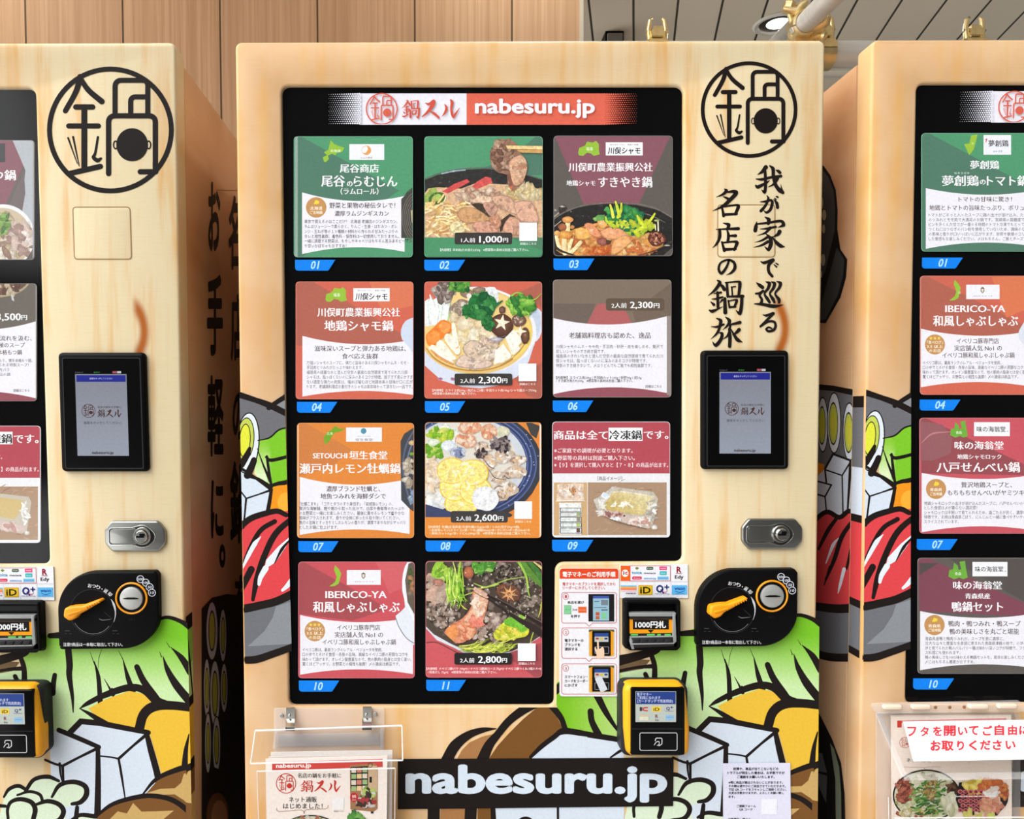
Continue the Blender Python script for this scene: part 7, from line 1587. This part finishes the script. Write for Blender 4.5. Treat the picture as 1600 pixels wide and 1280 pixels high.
def l_right(a):
    a.poly([(268,296),(1360,270),(1360,296),(268,320)], (228,150,150)); a.rect(268,296,312,364,(206,60,50))
    emblem(a, 345, 515, 56, (206,120,112)); a.text('ネット通販', 360, 690, 600, 44, (70,62,60), 0.006, 'mins')
    a.stroke([(330,760),(520,764),(540,778),(556,762),(700,758)], 4, (176,150,136))
    a.poly(ell(560,1045,338,262,40), (34,32,32)); a.poly(ell(560,1045,322,246,40), (206,206,176))
    a.scatter(90, 540, 1060, 300, 220, 26, [(214,206,166),(190,196,140),(230,222,196),(160,160,100)], 311, 1.8, 0.85); a.scatter(60, 330, 1000, 80, 120, 18, [(160,84,66),(190,110,90),(120,60,46)], 312, 1.6, 0.8); a.scatter(50, 470, 1220, 200, 40, 18, [(170,90,70),(230,222,190),(206,190,120)], 317, 1.8, 0.8)
    rng = random.Random(313)
    for _ in range(120):
        t = rng.random(); x, y = 430 + 260*t + rng.uniform(-60,60), 1180 - 0*t + rng.uniform(-280,60); a.stroke([(x,y),(x+rng.uniform(20,60),y-rng.uniform(-14,26))], rng.uniform(8,20), rng.choice([(70,120,50),(96,150,64),(50,92,40),(130,176,90),(60,100,46)]), smooth=0)
    a.scatter(60, 590, 960, 60, 130, 10, [(170,140,84),(196,166,104),(140,110,60)], 314, 1.8, 0.85); a.scatter(20, 800, 980, 50, 60, 22, [(90,60,46),(60,40,32),(120,84,60)], 315); a.scatter(24, 790, 1140, 80, 90, 30, [(214,214,180),(190,190,150),(226,222,196)], 316, 1.6, 0.86)
    a.poly([(845,1080),(880,910),(920,905),(930,960),(1365,1000),(1365,1100),(1260,1240),(960,1250),(880,1180)], (34,30,30)); a.poly(ell(1120,1070,250,168,36), (36,30,30))
    a.scatter(40, 1080, 940, 130, 50, 26, [(226,206,90),(240,220,120),(206,176,60)], 318, 2.0, 0.85); a.scatter(60, 1210, 960, 140, 60, 26, [(222,130,70),(236,160,100),(206,110,60)], 319, 2.0, 0.85)
    for i in range(6):
        for j in range(5):
            x, y = 890 + i*52 + (j % 2)*26, 1000 + j*46; a.blob(x, y, 26, 22, (140,44,52), (206,120,120), 8, 0.15)
            a.blob(x + 2, y + 3, 15, 12, (104,26,36), (134,40,50), 7, 0.2)
    a.scatter(40, 1200, 1130, 90, 90, 26, [(226,160,130),(236,190,166),(206,130,104)], 320, 1.9, 0.86); a.scatter(20, 1200, 1010, 60, 40, 22, [(236,230,224),(222,206,196)], 321, 1.8, 0.94); a.scatter(16, 1330, 1020, 30, 60, 20, [(190,90,60),(226,140,80)], 322)
    a.scatter(40, 1070, 1250, 140, 40, 26, [(226,170,140),(236,200,176),(214,206,110)], 323, 1.8, 0.86); a.rect(1165,1214,1230,1270,(196,206,90))
leaflet('P5', [(212,258),(1404,250),(1416,1600),(222,1600)], -0.0105, 'leaflet with two dishes photographed, in the holder with the lettered lid', l_right, (246,230,216))

# --- taped notice on the middle machine
a = B(front(-0.0026), 0.0002, 4e-6, mats=[PAPER]); a.zoom('P7')
a.plate([(360,168),(1126,162),(1138,1150),(366,1150)], [], -0.0026, -0.0020, 0, col=(226,224,242), mapy=-0.0026)
nt_ = (36,34,44)
for t, x0, y, x1 in (('故障や、商品が出てこないなどの', 478, 229, 990), ('トラブルが発生した場合は、お手数ですが', 412, 275, 1060), ('ご連絡をお願いいたします。', 522, 321, 945)): a.text(t, x0, y, x1, 35, nt_, 0.03)
for t, x0, y, x1 in (('※稀に商品が搬出されないことがあります。', 424, 384, 1040), ('その際は速やかにご返金させていただきます。', 424, 425, 1072), ('下記 QR コードをスキャンしご連絡ください。', 424, 464, 1080), ('大変お手数かけますが、よろしくお願い致し', 424, 503, 1052), ('ます。', 424, 546, 496), ('ご連絡フォーム', 516, 652, 732), ('QR コード', 546, 690, 696), ('自販機名：鍋スル', 424, 800, 676)): a.text(t, x0, y, x1, 32, nt_, 0.022)
a.rect(795,570,972,745,(240,240,248))
tag(a.build('notice_sheet', smooth=False), 'white notice sheet with small black text, taped below the card reader at bottom right', 'notice')

# ------------------------------------------------------------------ printing on the machine sides
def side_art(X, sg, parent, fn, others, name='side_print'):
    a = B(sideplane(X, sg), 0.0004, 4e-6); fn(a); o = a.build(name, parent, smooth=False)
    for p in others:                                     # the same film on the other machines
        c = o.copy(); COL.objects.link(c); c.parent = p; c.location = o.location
SXL = MR + L_OFF - 0.003
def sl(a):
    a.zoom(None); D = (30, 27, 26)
    for ch, bx in (('お',(325,284,344,393)),('手',(323,429,348,556)),('軽',(324,586,349,714)),('に',(329,750,349,842)),('。',(342,850,352,888))): a.text(ch, 0,0,0,0, D, 0.03, box=bx, res=3)
    for ch, bx in (('名',(357,305,376,422)),('店',(360,459,381,565)),('の',(363,613,382,688)),('鍋',(359,720,388,850)),('を',(366,898,390,975))): a.text(ch, 0,0,0,0, D, 0.03, box=bx, res=3)
    a.stroke([(338,297),(392,298)], 0.8, (150,120,90), smooth=0)
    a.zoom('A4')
    a.poly([(1095,40),(1150,-20),(1230,-40),(1330,-30),(1420,10),(1480,200),(1480,1330),(1095,1330)], (40,36,35))  # near-black ground painted in to darken the gap side, ovals on top
    for x, y, rx, ry in ((1150,160,36,165),(1210,185,24,150),(1122,470,22,165),(1166,500,32,185),(1216,470,24,140),(1128,770,22,170),(1175,780,26,160)):
        a.poly(ell(x,y,rx,ry,26), BLK); a.poly(ell(x,y,rx-6,ry-9,26), (206,212,222)); a.poly(ell(x,y,(rx-6)*0.66,(ry-9)*0.72,22), BLK); a.poly(ell(x,y,(rx-6)*0.5,(ry-9)*0.64,22), (190,196,84))
    a.poly([(1105,1000),(1160,900),(1230,930),(1260,1020),(1260,1300),(1100,1300)], BLK); a.poly(ell(1180,1160,60,120,24), (120,78,48)); a.poly(ell(1190,1180,44,100,22), (176,130,96))
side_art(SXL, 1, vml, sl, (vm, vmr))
SXR = ML + R_OFF + 0.003
def sr(a):
    a.zoom('B2')
    a.poly([(20,200),(95,240),(130,290),(160,370),(170,480),(168,580),(185,690),(222,745),(216,840),(185,950),(105,1090),(20,1085)], (24,22,22))
    a.poly([(20,230),(90,262),(120,300),(148,375),(156,470),(154,590),(100,820),(20,900)], (70,72,70)); a.poly([(60,1075),(105,900),(165,680),(205,745),(200,830),(170,940),(104,1070)], (64,66,64))
    for x, y, rx, ry in ((86,440,10,36),(97,505,15,34),(94,580,12,30),(82,650,4,60),(92,748,15,38),(82,825,8,24)): a.poly(ell(x,y,rx,ry,14), (24,22,22)); a.poly(ell(x,y,rx-3,ry-4,14), (170,166,140))
    a.zoom('A8')
    a.poly([(20,225),(150,232),(305,262),(305,700),(20,700)], (112,112,116)); a.stroke([(20,226),(150,238),(305,270)], [30,30,34], BLK, smooth=0)
    for x, y, rx, ry in ((92,440,32,155),(155,430,40,172),(240,480,38,165),(292,560,22,150)):
        a.poly(ell(x,y,rx,ry,26), BLK); a.poly(ell(x,y,rx-5,ry-8,26), (226,232,240)); a.poly(ell(x-4,y+4,rx*0.66,ry*0.7,22), BLK); a.poly(ell(x-4,y+4,rx*0.58,ry*0.64,22), (196,204,90)); a.poly(ell(x-4,y+4,rx*0.4,ry*0.48,20), (216,214,70))
    a.poly([(30,640),(100,660),(100,760),(30,770)], (240,150,34))
    a.poly([(30,760),(105,685),(150,600),(250,640),(300,660),(305,980),(30,1010)], TOFU)
    a.stroke([(105,685),(150,603),(250,640)], 12, BLK, smooth=0); a.stroke([(250,642),(200,722),(105,690)], [10,8,8], BLK, smooth=0); a.stroke([(200,722),(205,930)], 8, BLK, smooth=0); a.stroke([(248,645),(230,930)], [18,10], BLK, smooth=0); a.stroke([(105,690),(112,760)], 10, BLK, smooth=0); a.stroke([(30,745),(140,775),(105,840),(40,820)], 9, BLK, smooth=0); a.stroke([(105,840),(115,940)], 8, BLK, smooth=0); a.stroke([(265,720),(300,780)], 7, BLK, smooth=0)
    a.poly([(20,1010),(110,930),(190,960),(240,925),(305,950),(305,1500),(20,1500)], REDM)
    a.stroke([(20,1000),(110,925),(185,955),(240,920),(305,950)], 26, BLK); a.stroke([(170,960),(120,1030),(70,1130)], [20,24,16], BLK); a.stroke([(270,960),(200,1060),(160,1180),(110,1300)], [22,26,24,14], BLK); a.stroke([(300,1000),(260,1100),(225,1240)], [20,22,14], BLK); a.stroke([(180,1070),(150,1110),(110,1210)], [4,20,6], (230,236,244)); a.stroke([(280,1050),(265,1150),(250,1260)], [4,18,8], (230,236,244))
    a.zoom('A7')
    a.stroke([(190,30),(170,110),(160,150)], [18,14,4], (230,236,244)); a.stroke([(120,20),(90,110)], [16,6], BLK, smooth=0)
    a.poly([(20,215),(150,228),(268,224),(268,480),(20,460)], (112,114,119)); a.stroke([(20,212),(150,228),(268,222)], [40,44,46], BLK); a.stroke([(20,440),(120,470),(268,472)], [36,40,40], BLK)
    a.poly([(20,700),(70,760),(130,880),(175,1000),(192,1150),(196,1400),(20,1400)], (26,24,23)); a.poly([(120,900),(140,930),(165,1020),(175,1150),(178,1400),(150,1400),(146,1080)], (126,134,112)); a.poly([(60,950),(80,950),(105,1050),(60,1040)], (92,96,98)); a.poly([(60,1050),(106,1064),(100,1200),(60,1110)], (92,96,98))
side_art(SXR, -1, vmr, sr, (vm, vml))
